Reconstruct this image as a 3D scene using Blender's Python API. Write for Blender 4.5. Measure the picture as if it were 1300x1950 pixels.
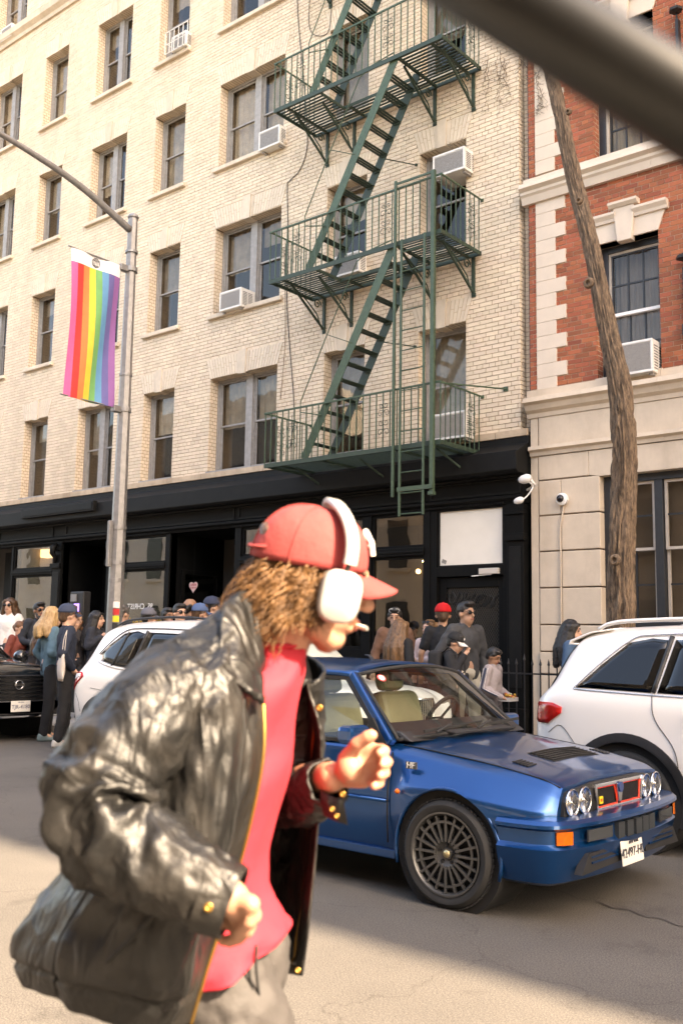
import bpy, bmesh, math, random
import numpy as np
from mathutils import Vector, Matrix, noise
R = math.radians
SC = bpy.context.scene
COL = SC.collection
for o in list(bpy.data.objects): bpy.data.objects.remove(o)

# ------------------------------------------------------------------ camera
CAM_H = 1.45
YAW, PITCH, ROLL = R(39.955), R(7.568), R(0.995)
_fw = Vector((-math.sin(YAW)*math.cos(PITCH), math.cos(YAW)*math.cos(PITCH), math.sin(PITCH)))
_r0 = Vector((math.cos(YAW), math.sin(YAW), 0)); _u0 = _r0.cross(_fw)
_rt = math.cos(ROLL)*_r0 + math.sin(ROLL)*_u0
_up = -math.sin(ROLL)*_r0 + math.cos(ROLL)*_u0
cam_d = bpy.data.cameras.new('camera'); cam = bpy.data.objects.new('camera', cam_d); COL.objects.link(cam)
cam.matrix_world = Matrix(((_rt.x, _up.x, -_fw.x, 0), (_rt.y, _up.y, -_fw.y, 0), (_rt.z, _up.z, -_fw.z, CAM_H), (0, 0, 0, 1)))
cam_d.lens = 35; cam_d.sensor_fit = 'VERTICAL'; cam_d.sensor_height = 36; cam_d.sensor_width = 24
cam_d.clip_start = 0.05; cam_d.clip_end = 500
cam_d.dof.use_dof = True; cam_d.dof.focus_distance = 8.5; cam_d.dof.aperture_fstop = 4.5
SC.camera = cam
# ------------------------------------------------------------------ sky, sun, exposure
SUN_EL, SUN_AZ = R(40), R(-2)          # azimuth measured from +X towards +Y
W = bpy.data.worlds.new('World'); SC.world = W; W.use_nodes = True
_n = W.node_tree.nodes; _sky = _n.new('ShaderNodeTexSky'); _sky.sky_type = 'NISHITA'; _sky.sun_disc = False
_sky.sun_elevation = SUN_EL; _sky.sun_rotation = math.pi/2 - SUN_AZ
_sky.air_density = 1.0; _sky.dust_density = 2.5; _sky.ozone_density = 0.6
W.node_tree.links.new(_sky.outputs[0], _n['Background'].inputs[0]); _n['Background'].inputs[1].default_value = 0.15
sun_d = bpy.data.lights.new('sun', 'SUN'); sun_d.energy = 3.9; sun_d.angle = R(0.4); sun_d.color = (1, 0.9, 0.76)
sun = bpy.data.objects.new('sun', sun_d); COL.objects.link(sun)
_sd = Vector((math.cos(SUN_EL)*math.cos(SUN_AZ), math.cos(SUN_EL)*math.sin(SUN_AZ), math.sin(SUN_EL)))
sun.rotation_euler = _sd.to_track_quat('Z', 'Y').to_euler(); sun.location = (10, 0, 30)
SC.view_settings.view_transform = 'Standard'; SC.view_settings.look = 'None'; SC.view_settings.gamma = 1
SC.view_settings.exposure = 2.85
SC.view_settings.use_white_balance = True
SC.view_settings.white_balance_temperature = 8300; SC.view_settings.white_balance_tint = 14
SC.render.engine = 'CYCLES'
SC.cycles.use_denoising = True; SC.cycles.max_bounces = 7; SC.cycles.transparent_max_bounces = 16
SC.cycles.sample_clamp_indirect = 6; SC.cycles.caustics_reflective = False; SC.cycles.caustics_refractive = False

# ------------------------------------------------------------------ helpers
RNG = random.Random(7)
def ray(px, py):
    return _rt*((px-650)/1895.83) + _up*((975-py)/1895.83) + _fw
CAMP = Vector((0, 0, CAM_H))
def at(px, py, depth): return CAMP + ray(px, py)*depth
def atY(px, py, Y): d = ray(px, py); return CAMP + d*(Y/d.y)
def atX(px, py, X): d = ray(px, py); return CAMP + d*(X/d.x)
def atZ(px, py, Z): d = ray(px, py); return CAMP + d*((Z-CAM_H)/d.z)

def tag(o, label=None, cat=None, group=None, kind=None):
    if label: o['label'] = label
    if cat: o['category'] = cat
    if group: o['group'] = group
    if kind: o['kind'] = kind
    return o
def empty(name, loc=(0, 0, 0), rz=0, label=None, cat=None, group=None):
    o = bpy.data.objects.new(name, None); o.location = loc; o.rotation_euler = (0, 0, rz); o.empty_display_size = .1
    COL.objects.link(o); return tag(o, label, cat, group)

class MB:
    """collects faces; build() links them as one mesh object"""
    def __init__(s): s.v = []; s.f = []; s.m = []
    def add(s, vs, fs, m=0):
        b = len(s.v); s.v += [tuple(p) for p in vs]; s.f += [tuple(i+b for i in f) for f in fs]; s.m += [m]*len(fs); return s
    def box(s, x0, x1, y0, y1, z0, z1, m=0):
        return s.add([(x0,y0,z0),(x1,y0,z0),(x1,y1,z0),(x0,y1,z0),(x0,y0,z1),(x1,y0,z1),(x1,y1,z1),(x0,y1,z1)],
              [(0,3,2,1),(4,5,6,7),(0,1,5,4),(1,2,6,5),(2,3,7,6),(3,0,4,7)], m)
    def cbox(s, c, sx, sy, sz, m=0, rot=None):
        h = [(-sx/2,-sy/2,-sz/2),(sx/2,-sy/2,-sz/2),(sx/2,sy/2,-sz/2),(-sx/2,sy/2,-sz/2),(-sx/2,-sy/2,sz/2),(sx/2,-sy/2,sz/2),(sx/2,sy/2,sz/2),(-sx/2,sy/2,sz/2)]
        c = Vector(c); vs = [c+((rot @ Vector(p)) if rot else Vector(p)) for p in h]
        return s.add(vs, [(0,3,2,1),(4,5,6,7),(0,1,5,4),(1,2,6,5),(2,3,7,6),(3,0,4,7)], m)
    def bar(s, a, b, w, h, m=0, up=(0,0,1)):
        """rectangular bar from a to b, w across, h along 'up'"""
        a, b = Vector(a), Vector(b); d = (b-a).normalized(); u = Vector(up)
        if abs(d.dot(u)) > .98: u = Vector((1,0,0))
        x = d.cross(u).normalized(); u = x.cross(d).normalized(); vs = []
        for p in (a, b):
            for i, j in ((-1,-1),(1,-1),(1,1),(-1,1)): vs.append(p + x*(i*w/2) + u*(j*h/2))
        return s.add(vs, [(0,1,2,3),(7,6,5,4),(0,4,5,1),(1,5,6,2),(2,6,7,3),(3,7,4,0)], m)
    def tube(s, pts, r, n=8, m=0, cap=True, flat=None):
        pts = [Vector(p) for p in pts]; k = len(pts); rs = r if isinstance(r, (list, tuple)) else [r]*k
        vs = []; prev = None
        for i, p in enumerate(pts):
            d = (pts[min(i+1,k-1)]-pts[max(i-1,0)]).normalized()
            if prev is None:
                u = Vector((0,0,1)) if abs(d.z) < .9 else Vector((1,0,0))
                prev = d.cross(u).normalized()
            prev = (prev - d*prev.dot(d)).normalized(); w = d.cross(prev)
            for j in range(n):
                a = 2*math.pi*j/n; vs.append(p + (prev*math.cos(a) + w*math.sin(a)*(flat or 1))*rs[i])
        fs = [(i*n+j, i*n+(j+1)%n, (i+1)*n+(j+1)%n, (i+1)*n+j) for i in range(k-1) for j in range(n)]
        if cap: fs += [tuple(range(n-1,-1,-1)), tuple(range((k-1)*n, k*n))]
        return s.add(vs, fs, m)
    def lathe(s, prof, o=(0,0,0), axis='Z', n=24, m=0, close=False):
        """prof = (r, h) points, revolved about axis through o"""
        o = Vector(o); vs = []
        for r, h in prof:
            for j in range(n):
                a = 2*math.pi*j/n; c, q = r*math.cos(a), r*math.sin(a)
                vs.append(o + Vector({'Z':(c,q,h),'Y':(c,h,q),'X':(h,c,q)}[axis]))
        k = len(prof); fs = [(i*n+j, i*n+(j+1)%n, (i+1)*n+(j+1)%n, (i+1)*n+j) for i in range(k-1) for j in range(n)]
        if close: fs += [((k-1)*n+j, (k-1)*n+(j+1)%n, (j+1)%n, j) for j in range(n)]
        else:
            if prof[0][0] > 1e-6: fs.append(tuple(range(n-1,-1,-1)))
            if prof[-1][0] > 1e-6: fs.append(tuple(range((k-1)*n, k*n)))
        return s.add(vs, fs, m)
    def prism(s, poly, y0, y1, m=0, ax='Y'):
        """poly in (x,z) extruded along Y (or (y,z) along X)"""
        n = len(poly); f = (lambda p, t: (p[0], t, p[1])) if ax == 'Y' else (lambda p, t: (t, p[0], p[1]))
        vs = [f(p, y0) for p in poly]+[f(p, y1) for p in poly]
        return s.add(vs, [tuple(range(n)), tuple(range(2*n-1,n-1,-1))]+[(i, i+n, (i+1)%n+n, (i+1)%n) for i in range(n)], m)
    def grid(s, P, m=0, closeu=False):
        """P[i][j] -> quads"""
        a, b = len(P), len(P[0]); vs = [p for row in P for p in row]
        fs = [(i*b+j, i*b+(j+1)%b, ((i+1)%a)*b+(j+1)%b, ((i+1)%a)*b+j) for i in range(a-1) for j in range(b if closeu else b-1)]
        return s.add(vs, fs, m)
    def build(s, name, mats, parent=None, smooth=False, bevel=0, solid=0, sub=0, angle=None, local=False):
        me = bpy.data.meshes.new(name); v = s.v
        if parent is not None and not local:
            inv = wm(parent).inverted(); v = [inv @ Vector(p) for p in v]
        me.from_pydata([tuple(p) for p in v], [], s.f)
        if not isinstance(mats, (list, tuple)): mats = [mats]
        for mt in mats: me.materials.append(mt)
        if len(mats) > 1: me.polygons.foreach_set('material_index', s.m)
        o = bpy.data.objects.new(name, me); COL.objects.link(o)
        if parent is not None: o.parent = parent
        bm = bmesh.new(); bm.from_mesh(me); bmesh.ops.recalc_face_normals(bm, faces=bm.faces); bm.to_mesh(me); bm.free()
        if smooth:
            me.polygons.foreach_set('use_smooth', [True]*len(me.polygons))
            if angle: me.set_sharp_from_angle(angle=R(angle))
        if solid: md = o.modifiers.new('solid', 'SOLIDIFY'); md.thickness = solid; md.offset = -1
        if bevel: md = o.modifiers.new('bevel', 'BEVEL'); md.width = bevel; md.segments = 2; md.limit_method = 'ANGLE'
        if sub: md = o.modifiers.new('sub', 'SUBSURF'); md.levels = sub; md.render_levels = sub
        me.update(); return o
def wm(o):
    m = Matrix.LocRotScale(o.location, o.rotation_euler, o.scale)
    return (wm(o.parent) @ m) if o.parent else m
def dup(o, parent=None):
    c = o.copy(); COL.objects.link(c); c.parent = parent
    for ch in [x for x in bpy.data.objects if x.parent is o]: dup(ch, c)
    return c
def cat(pts, n):
    """Catmull-Rom through pts (tuples), n samples per span"""
    P = [np.array(p, float) for p in pts]; P = [2*P[0]-P[1]]+P+[2*P[-1]-P[-2]]; out = []
    for i in range(1, len(P)-2):
        for k in range(n):
            t = k/n; a, b, c, d = P[i-1:i+3]
            out.append(.5*((2*b)+(-a+c)*t+(2*a-5*b+4*c-d)*t*t+(-a+3*b-3*c+d)*t**3))
    out.append(P[-2]); return out
def lerp(a, b, t): return a+(b-a)*t

# ------------------------------------------------------------------ materials
MATS = {}
def mat(name, col, rough=.6, metal=0, var=0, vscale=8, bump=0, bscale=60, spec=.5, coat=0, isl=0, obr=0, col2=None, emit=0, dirt=0, alpha=None, sss=0, stretch=None):
    """procedural Principled material: colour with noise variation, optional random tint per piece, bump"""
    if name in MATS: return MATS[name]
    m = bpy.data.materials.new(name); m.use_nodes = True; MATS[name] = m
    nt = m.node_tree; N, L = nt.nodes, nt.links; b = N['Principled BSDF']
    b.inputs['Roughness'].default_value = rough; b.inputs['Metallic'].default_value = metal
    b.inputs['Specular IOR Level'].default_value = spec; b.inputs['Coat Weight'].default_value = coat; b.inputs['Coat Roughness'].default_value = .03
    if sss: b.inputs['Subsurface Weight'].default_value = sss; b.inputs['Subsurface Radius'].default_value = (.02, .008, .004)
    c = (*col, 1); b.inputs['Base Color'].default_value = c
    tc = N.new('ShaderNodeTexCoord').outputs['Object']
    if stretch:
        mp = N.new('ShaderNodeMapping'); mp.inputs['Scale'].default_value = stretch; L.new(tc, mp.inputs[0]); tc = mp.outputs[0]
    src = None
    def mix(fac, A, B, mode='MIX'):
        x = N.new('ShaderNodeMix'); x.data_type = 'RGBA'; x.blend_type = mode
        for s_, v in ((x.inputs['Factor'], fac), (x.inputs['A'], A), (x.inputs['B'], B)):
            if isinstance(v, bpy.types.NodeSocket): L.new(v, s_)
            else: s_.default_value = v
        return x.outputs['Result']
    if var or col2:
        nz = N.new('ShaderNodeTexNoise'); nz.inputs['Scale'].default_value = vscale; nz.inputs['Detail'].default_value = 6; nz.inputs['Roughness'].default_value = .65; L.new(tc, nz.inputs['Vector'])
        rp = N.new('ShaderNodeValToRGB'); rp.color_ramp.elements[0].position = .32; rp.color_ramp.elements[1].position = .68; L.new(nz.outputs['Fac'], rp.inputs[0])
        lo = tuple(x*(1-var) for x in col) if not col2 else col2
        hi = tuple(min(1, x*(1+var*.6)) for x in col)
        src = mix(rp.outputs[0], (*lo, 1), (*hi, 1))
    if isl or obr:
        if obr: rn = N.new('ShaderNodeObjectInfo').outputs['Random']
        else: rn = N.new('ShaderNodeNewGeometry').outputs['Random Per Island']
        hs = N.new('ShaderNodeHueSaturation'); am = isl or obr
        mr = N.new('ShaderNodeMapRange'); mr.inputs['To Min'].default_value = 1-am; mr.inputs['To Max'].default_value = 1+am*.7; L.new(rn, mr.inputs[0]); L.new(mr.outputs[0], hs.inputs['Value'])
        wn = N.new('ShaderNodeTexWhiteNoise'); wn.noise_dimensions = '1D'; L.new(rn, wn.inputs['W'])
        mh = N.new('ShaderNodeMapRange'); mh.inputs['To Min'].default_value = .494; mh.inputs['To Max'].default_value = .505; L.new(wn.outputs['Value'], mh.inputs[0]); L.new(mh.outputs[0], hs.inputs['Hue'])
        if src: L.new(src, hs.inputs['Color'])
        else: hs.inputs['Color'].default_value = c
        src = hs.outputs[0]
    if dirt:
        n2 = N.new('ShaderNodeTexNoise'); n2.inputs['Scale'].default_value = .9; n2.inputs['Detail'].default_value = 8; n2.inputs['Roughness'].default_value = .7
        mp2 = N.new('ShaderNodeMapping'); mp2.inputs['Scale'].default_value = (1.6, 1.6, .35); L.new(N.new('ShaderNodeTexCoord').outputs['Object'], mp2.inputs[0]); L.new(mp2.outputs[0], n2.inputs['Vector'])
        r2 = N.new('ShaderNodeMapRange'); r2.inputs['From Min'].default_value = .45; r2.inputs['From Max'].default_value = .75; r2.inputs['To Max'].default_value = dirt; L.new(n2.outputs['Fac'], r2.inputs[0])
        src = mix(r2.outputs[0], src if src else c, (col[0]*.35, col[1]*.3, col[2]*.25, 1))
    if src: L.new(src, b.inputs['Base Color'])
    if bump:
        nb = N.new('ShaderNodeTexNoise'); nb.inputs['Scale'].default_value = bscale; nb.inputs['Detail'].default_value = 5; L.new(tc, nb.inputs['Vector'])
        bp = N.new('ShaderNodeBump'); bp.inputs['Strength'].default_value = bump; bp.inputs['Distance'].default_value = .01; L.new(nb.outputs['Fac'], bp.inputs['Height']); L.new(bp.outputs[0], b.inputs['Normal'])
    if emit: b.inputs['Emission Color'].default_value = c; b.inputs['Emission Strength'].default_value = emit
    if alpha is not None: b.inputs['Alpha'].default_value = alpha
    return m
def glass(name, tint=(.8, .85, .85), ior=1.6, rough=.02, wob=0):
    """thin pane: clear or tinted see-through with a mirror-like Fresnel reflection"""
    if name in MATS: return MATS[name]
    m = bpy.data.materials.new(name); m.use_nodes = True; MATS[name] = m; N, L = m.node_tree.nodes, m.node_tree.links
    N.remove(N['Principled BSDF']); t = N.new('ShaderNodeBsdfTransparent'); t.inputs[0].default_value = (*tint, 1)
    g = N.new('ShaderNodeBsdfGlossy'); g.inputs['Roughness'].default_value = rough; g.inputs[0].default_value = (.95, .95, .95, 1)
    f = N.new('ShaderNodeFresnel'); x = N.new('ShaderNodeMixShader'); ge = N.new('ShaderNodeNewGeometry')
    mr = N.new('ShaderNodeMapRange'); mr.inputs['To Min'].default_value = ior; mr.inputs['To Max'].default_value = 1/ior; L.new(ge.outputs['Backfacing'], mr.inputs[0]); L.new(mr.outputs[0], f.inputs[0])
    if wob:
        tc = N.new('ShaderNodeTexCoord'); nz = N.new('ShaderNodeTexNoise'); nz.inputs['Scale'].default_value = 1.7; L.new(tc.outputs['Object'], nz.inputs['Vector'])
        bp = N.new('ShaderNodeBump'); bp.inputs['Strength'].default_value = wob; bp.inputs['Distance'].default_value = .02; L.new(nz.outputs['Fac'], bp.inputs['Height']); L.new(bp.outputs[0], g.inputs['Normal'])
    L.new(f.outputs[0], x.inputs[0]); L.new(t.outputs[0], x.inputs[1]); L.new(g.outputs[0], x.inputs[2]); L.new(x.outputs[0], N['Material Output'].inputs[0])
    return m
def text(body, name, m, parent, loc, size, rot=(math.pi/2, 0, 0), mirror=False, ext=.002, shear=0, align='CENTER'):
    cu = bpy.data.curves.new(name, 'FONT'); cu.body = body; cu.size = size; cu.extrude = ext; cu.align_x = align; cu.align_y = 'CENTER'; cu.shear = shear; cu.resolution_u = 2
    t = bpy.data.objects.new(name, cu); COL.objects.link(t)
    me = bpy.data.meshes.new_from_object(t); bpy.data.objects.remove(t)
    o = bpy.data.objects.new(name, me); COL.objects.link(o); me.materials.clear(); me.materials.append(m)
    M_ = Matrix.LocRotScale(Vector(loc), __import__('mathutils').Euler(rot), Vector((-1 if mirror else 1, 1, 1)))
    if parent is not None: M_ = wm(parent).inverted() @ M_; o.parent = parent
    me.transform(M_); return o
# ================================================================== GROUND
D = 12.3                      # street wall plane
KERB = 9.1
M_asph = bpy.data.materials.new('asphalt'); M_asph.use_nodes = True
def _asphalt():
    nt = M_asph.node_tree; N, L = nt.nodes, nt.links; b = N['Principled BSDF']; b.inputs['Roughness'].default_value = .82; b.inputs['Specular IOR Level'].default_value = .35
    tc = N.new('ShaderNodeTexCoord').outputs['Object']
    def nz(sc, det, rough=.6):
        n = N.new('ShaderNodeTexNoise'); n.inputs['Scale'].default_value = sc; n.inputs['Detail'].default_value = det; n.inputs['Roughness'].default_value = rough; L.new(tc, n.inputs['Vector']); return n.outputs['Fac']
    def ramp(f, a, b_, ca, cb):
        r = N.new('ShaderNodeValToRGB'); e = r.color_ramp.elements; e[0].position = a; e[1].position = b_; e[0].color = (*ca, 1); e[1].color = (*cb, 1); L.new(f, r.inputs[0]); return r.outputs[0]
    def mul(A, B, f=1):
        x = N.new('ShaderNodeMix'); x.data_type = 'RGBA'; x.blend_type = 'MULTIPLY'; x.inputs['Factor'].default_value = f; L.new(A, x.inputs['A']); L.new(B, x.inputs['B']); return x.outputs['Result']
    base = ramp(nz(.8, 6), .3, .7, (.070, .065, .059), (.098, .091, .082))
    speck = ramp(nz(120, 3, .8), .36, .66, (.35, .35, .35), (1.9, 1.85, 1.8))
    stain = ramp(nz(1.3, 9, .75), .55, .70, (1.06, 1.05, 1.04), (.58, .57, .56))
    vor = N.new('ShaderNodeTexVoronoi'); vor.feature = 'DISTANCE_TO_EDGE'; vor.inputs['Scale'].default_value = .55
    wob = N.new('ShaderNodeTexNoise'); wob.inputs['Scale'].default_value = 3; wob.inputs['Detail'].default_value = 6; L.new(tc, wob.inputs['Vector'])
    va = N.new('ShaderNodeVectorMath'); va.operation = 'MULTIPLY_ADD'; L.new(wob.outputs['Color'], va.inputs[0]); va.inputs[1].default_value = (.5, .5, .5); L.new(tc, va.inputs[2]); L.new(va.outputs[0], vor.inputs['Vector'])
    crack = ramp(vor.outputs['Distance'], .0, .004, (.72, .71, .7), (1, 1, 1))
    L.new(mul(mul(mul(base, speck, .8), stain), crack), b.inputs['Base Color'])
    bp = N.new('ShaderNodeBump'); bp.inputs['Strength'].default_value = .5; bp.inputs['Distance'].default_value = .006; L.new(nz(160, 3), bp.inputs['Height']); L.new(bp.outputs[0], b.inputs['Normal'])
_asphalt()
def strip(name, pts, w, m, z):
    rows = []
    for i, (px, py) in enumerate(pts):
        p = atZ(px, py, 0); q = atZ(*pts[min(i+1, len(pts)-1)], 0); o = atZ(*pts[max(i-1, 0)], 0); d = (q-o).normalized(); nn = Vector((-d.y, d.x, 0)); ww = w*RNG.uniform(.7, 1.3); rows.append([(p.x+nn.x*ww, p.y+nn.y*ww, z), (p.x-nn.x*ww, p.y-nn.y*ww, z)])
    tag(MB().grid(rows).build(name, m), kind='structure')
M_tar = mat('tar_seal', (.055,.051,.047), .8, var=.3, vscale=30)
strip('tar_seam', [(960+i*17, 1672+i*4.6+3*math.sin(i*1.7)) for i in range(24)], .007, M_tar, .004)
strip('tar_seam', [(40+i*12, 1478+i*1.4+2*math.sin(i*2.1)) for i in range(12)], .008, M_tar, .004)
M_conc = mat('sidewalk_concrete', (.34, .32, .29), .85, var=.15, vscale=3, bump=.3, bscale=90)
mb = MB(); mb.add([(-120,-1.0,0),(60,-1.0,0),(60,KERB,0),(-120,KERB,0)], [(0,1,2,3)])
tag(mb.build('road', M_asph), kind='structure')
mb = MB(); mb.box(-120, 60, KERB+.16, D+.2, -.2, .15); sw = tag(mb.build('sidewalk', M_conc, bevel=.01), kind='structure')
mb = MB()
x = -24.0
while x < 2:                                             # pavement flags, each with an open joint
    for y0, y1 in ((KERB+.17, KERB+1.2), (KERB+1.21, KERB+2.2), (KERB+2.21, D-.02)):
        fb = MB(); fb.box(x, x+1.49, y0, y1, .145, .156+RNG.uniform(-.002, .003)); fb.build('paving_flag', M_conc, sw)
    x += 1.5
M_kerb = mat('kerb_granite', (.3, .29, .28), .7, var=.2, vscale=12)
kb = tag(MB().box(-120, 60, KERB+.005, KERB+.158, -.2, .12).build('kerb', M_kerb), kind='structure')
for i in range(12):
    MB().box(-22+i*2, -22+i*2+1.985, KERB, KERB+.159, 0, .152).build('kerb_stone', M_kerb, kb, bevel=.012)
mb = MB(); mb.box(-120, 60, -6.2, -1.0, -.2, .14); tag(mb.build('near_pavement', M_conc), kind='structure')
mb = MB(); mb.add([(-400,-400,-.25),(400,-400,-.25),(400,400,-.25),(-400,400,-.25)], [(0,1,2,3)]); tag(mb.build('ground', mat('ground_fill', (.16,.15,.14), .9)), kind='structure')

# ================================================================== BEIGE BRICK BUILDING
M_brick = mat('beige_brick', (.645, .527, .392), .8, isl=.09, var=.08, vscale=3, dirt=.22, bump=.25, bscale=120)
M_brick1 = mat('beige_brick_single', (.645, .527, .392), .8, obr=.09, var=.08, vscale=3, bump=.25, bscale=120)
M_mort = mat('brown_mortar', (.25, .178, .115), .95, var=.2, vscale=5)
M_stone = mat('warm_sandstone', (.58, .485, .375), .8, var=.1, vscale=6, bump=.2, bscale=80, dirt=.45)
M_arch = mat('arch_brick', (.60, .505, .39), .8, isl=.07, var=.06, vscale=20)
M_arch_m = mat('arch_mortar', (.43, .335, .235), .95)
M_frame = mat('grey_window_frame', (.27, .255, .24), .55, var=.2, vscale=14, dirt=.3)
M_pane = glass('window_glass', (.82, .8, .76), 1.36, wob=.1)
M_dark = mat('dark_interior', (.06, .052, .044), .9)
M_black = mat('black_storefront_paint', (.0035, .0035, .0033), .6, spec=.12, var=.3, vscale=9, bump=.1, bscale=40)
M_black2 = mat('worn_black_metal', (.006, .006, .0056), .6, spec=.18, var=.35, vscale=5, bump=.1, dirt=.3)
bld = empty('beige_brick_building', (-14, D, 0), 0, 'five storey beige brick apartment house above a black shopfront', 'building')
XL, XR, XE = -27.0, -7.0, -6.845     # left end, right end of the front plane, party wall line
COLS = [(-8.80,-7.92,1), (-10.75,-9.87,1), (-13.55,-11.83,2), (-15.49,-14.56,1), (-17.66,-16.43,2), (-19.69,-18.77,1), (-21.95,-20.68,2), (-24.0,-23.1,1)]
ROWS = [(4.55,6.32), (7.56,9.27), (10.49,12.19), (13.38,15.14), (16.48,18.1)]
FY = D+.2                             # window frame plane
ZB, ZT = 4.52, 19.6
openings = [(a, b, z0, z1) for a, b, n in COLS for z0, z1 in ROWS]
CH, BL = .0677, .2135
def lay(x0, x1, z0, z1, ops, ph=0):
    """running bond with a header course every sixth row, cut round the openings"""
    out = []; k = 0; z = z0
    while z < z1-.02:
        zt = min(z+CH-.0095, z1); zc = (z+zt)/2
        cuts = sorted([(a, b) for a, b, c, d in ops if c-.01 < zc < d+.01])
        hd = (k % 6 == 3); l = BL/2 if hd else BL
        x = x0 - (l/2 if k % 2 else 0) - ph
        while x < x1:
            segs = [(max(x, x0), min(x+l-.0095, x1))]
            for a, b in cuts:
                ns = []
                for s0, s1 in segs:
                    if b <= s0 or a >= s1: ns.append((s0, s1))
                    else:
                        if s0 < a: ns.append((s0, a))
                        if s1 > b: ns.append((b, s1))
                segs = ns
            for s0, s1 in segs:
                if s1-s0 > .012: out.append((s0, s1, z, zt))
            x += l
        z += CH; k += 1
    return out
def brickwork(rects, Y, parent, mstuff, mone, nsingle=300, dep=.03, extra=None):
    """the nearest full bricks become objects of their own, all others one part"""
    r = np.array(rects); full = (abs((r[:,1]-r[:,0])-(BL-.0095)) < .004) & (abs((r[:,3]-r[:,2])-(CH-.0095)) < .002)
    dist = np.abs(r[:,0])+np.where((r[:,2] < 11.5), 0, 50)+np.where(full, 0, 1e6); pick = set(np.argsort(dist)[:nsingle].tolist())
    v = []; f = []
    for i, (a, b, c, d) in enumerate(rects):
        if i in pick: continue
        o = RNG.uniform(-.0022, .0018); n = len(v)
        v += [(a,Y+o,c),(b,Y+o,c),(b,Y+o,d),(a,Y+o,d),(a,Y+dep,c),(b,Y+dep,c),(b,Y+dep,d),(a,Y+dep,d)]
        f += [(n,n+1,n+2,n+3),(n,n+4,n+5,n+1),(n+1,n+5,n+6,n+2),(n+2,n+6,n+7,n+3),(n+3,n+7,n+4,n)]
    for (a, b, y0, y1, c, d) in (extra or []):
        n = len(v)
        v += [(a,y0,c),(b,y0,c),(b,y0,d),(a,y0,d),(a,y1,c),(b,y1,c),(b,y1,d),(a,y1,d)]
        f += [(n,n+1,n+2,n+3),(n,n+4,n+5,n+1),(n+1,n+5,n+6,n+2),(n+2,n+6,n+7,n+3),(n+3,n+7,n+4,n),(n+4,n+7,n+6,n+5)]
    inv = parent.location
    me = bpy.data.meshes.new('brickwork'); me.from_pydata([(p[0]-inv[0], p[1]-inv[1], p[2]-inv[2]) for p in v], [], f); me.materials.append(mstuff)
    o = bpy.data.objects.new('brickwork', me); COL.objects.link(o); o.parent = parent; tag(o, kind='stuff')
    one = MB(); hx = (BL-.0095)/2; hz = (CH-.0095)/2; one.box(-hx, hx, 0, dep, -hz, hz); bme = None
    for i in sorted(pick):
        a, b, c, d = rects[i]
        if bme is None: bo = one.build('brick', mone); bme = bo.data
        else: bo = bpy.data.objects.new('brick', bme); COL.objects.link(bo)
        bo.parent = parent; bo.location = ((a+b)/2-inv[0], Y+RNG.uniform(-.003, .002)-inv[1], (c+d)/2-inv[2])
# mortar backing, split in cells round the openings
def backing(x0, x1, z0, z1, ops, Y, dep, m, parent, name='wall'):
    xs = sorted({x0, x1, *[v for a in ops for v in a[:2] if x0 < v < x1]}); zs = sorted({z0, z1, *[v for a in ops for v in a[2:] if z0 < v < z1]})
    mb = MB()
    for i in range(len(xs)-1):
        for j in range(len(zs)-1):
            xc, zc = (xs[i]+xs[i+1])/2, (zs[j]+zs[j+1])/2
            if any(a < xc < b and c < zc < d for a, b, c, d in ops): continue
            mb.add([(xs[i],Y,zs[j]),(xs[i+1],Y,zs[j]),(xs[i+1],Y,zs[j+1]),(xs[i],Y,zs[j+1])], [(0,1,2,3)])
    for a, b, c, d in ops:
        mb.add([(a,Y,c),(b,Y,c),(b,Y,d),(a,Y,d),(a,Y+dep,c),(b,Y+dep,c),(b,Y+dep,d),(a,Y+dep,d)], [(0,1,5,4),(1,2,6,5),(2,3,7,6),(3,0,4,7)])
    return mb.build(name, m, parent)
backing(XL, XR, ZB, ZT, openings, D+.009, .6, M_mort, bld)
rects = lay(XL, XR, ZB, ZT, openings)
ext = []                                                 # return bricks of the window jambs and of the corner
for a, b, c, d in openings:
    z = ZB; k = 0
    while z < d-.03:
        if z > c-.03:
            zt = min(z+CH-.0095, d); y = D+.0005
            for y1 in ((D+.100, D+.203) if k % 2 == 0 else (D+.050, D+.1525, D+.203)):
                ext.append((a-.02, a+.0015, y, y1-.0095, z, zt)); ext.append((b-.0015, b+.02, y, y1-.0095, z, zt)); y = y1
        z += CH; k += 1
z = ZB; k = 0
while z < ZT:
    y = D+.0005
    for y1 in ((D+.105, D+.16) if k % 2 else (D+.05, D+.16)): ext.append((XR-.02, XR+.0015, y, y1-.0095, z, z+CH-.0095)); y = y1
    ext.append((XR+.01, XE-.04-.004, D+.152, D+.19, z, z+CH-.0095)) ; z += CH; k += 1
brickwork(rects, D, bld, M_brick, M_brick1, 300, extra=ext)
MB().box(XR-.02, XE-.04, D+.16, D+.3, ZB, ZT).build('corner_backing', M_mort, bld)
MB().box(XE-.045, XE+.012, D+.06, D+.13, 4.3, ZT).build('downpipe', mat('navy_downpipe', (.018,.022,.03), .45), bld, bevel=.01)
MB().box(XL, XE-.04, D+1.3, D+12, 0, ZT).box(XL, XE-.04, D+.2, D+12, ZT, ZT+.3).build('inner_core', M_dark, bld)
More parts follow.
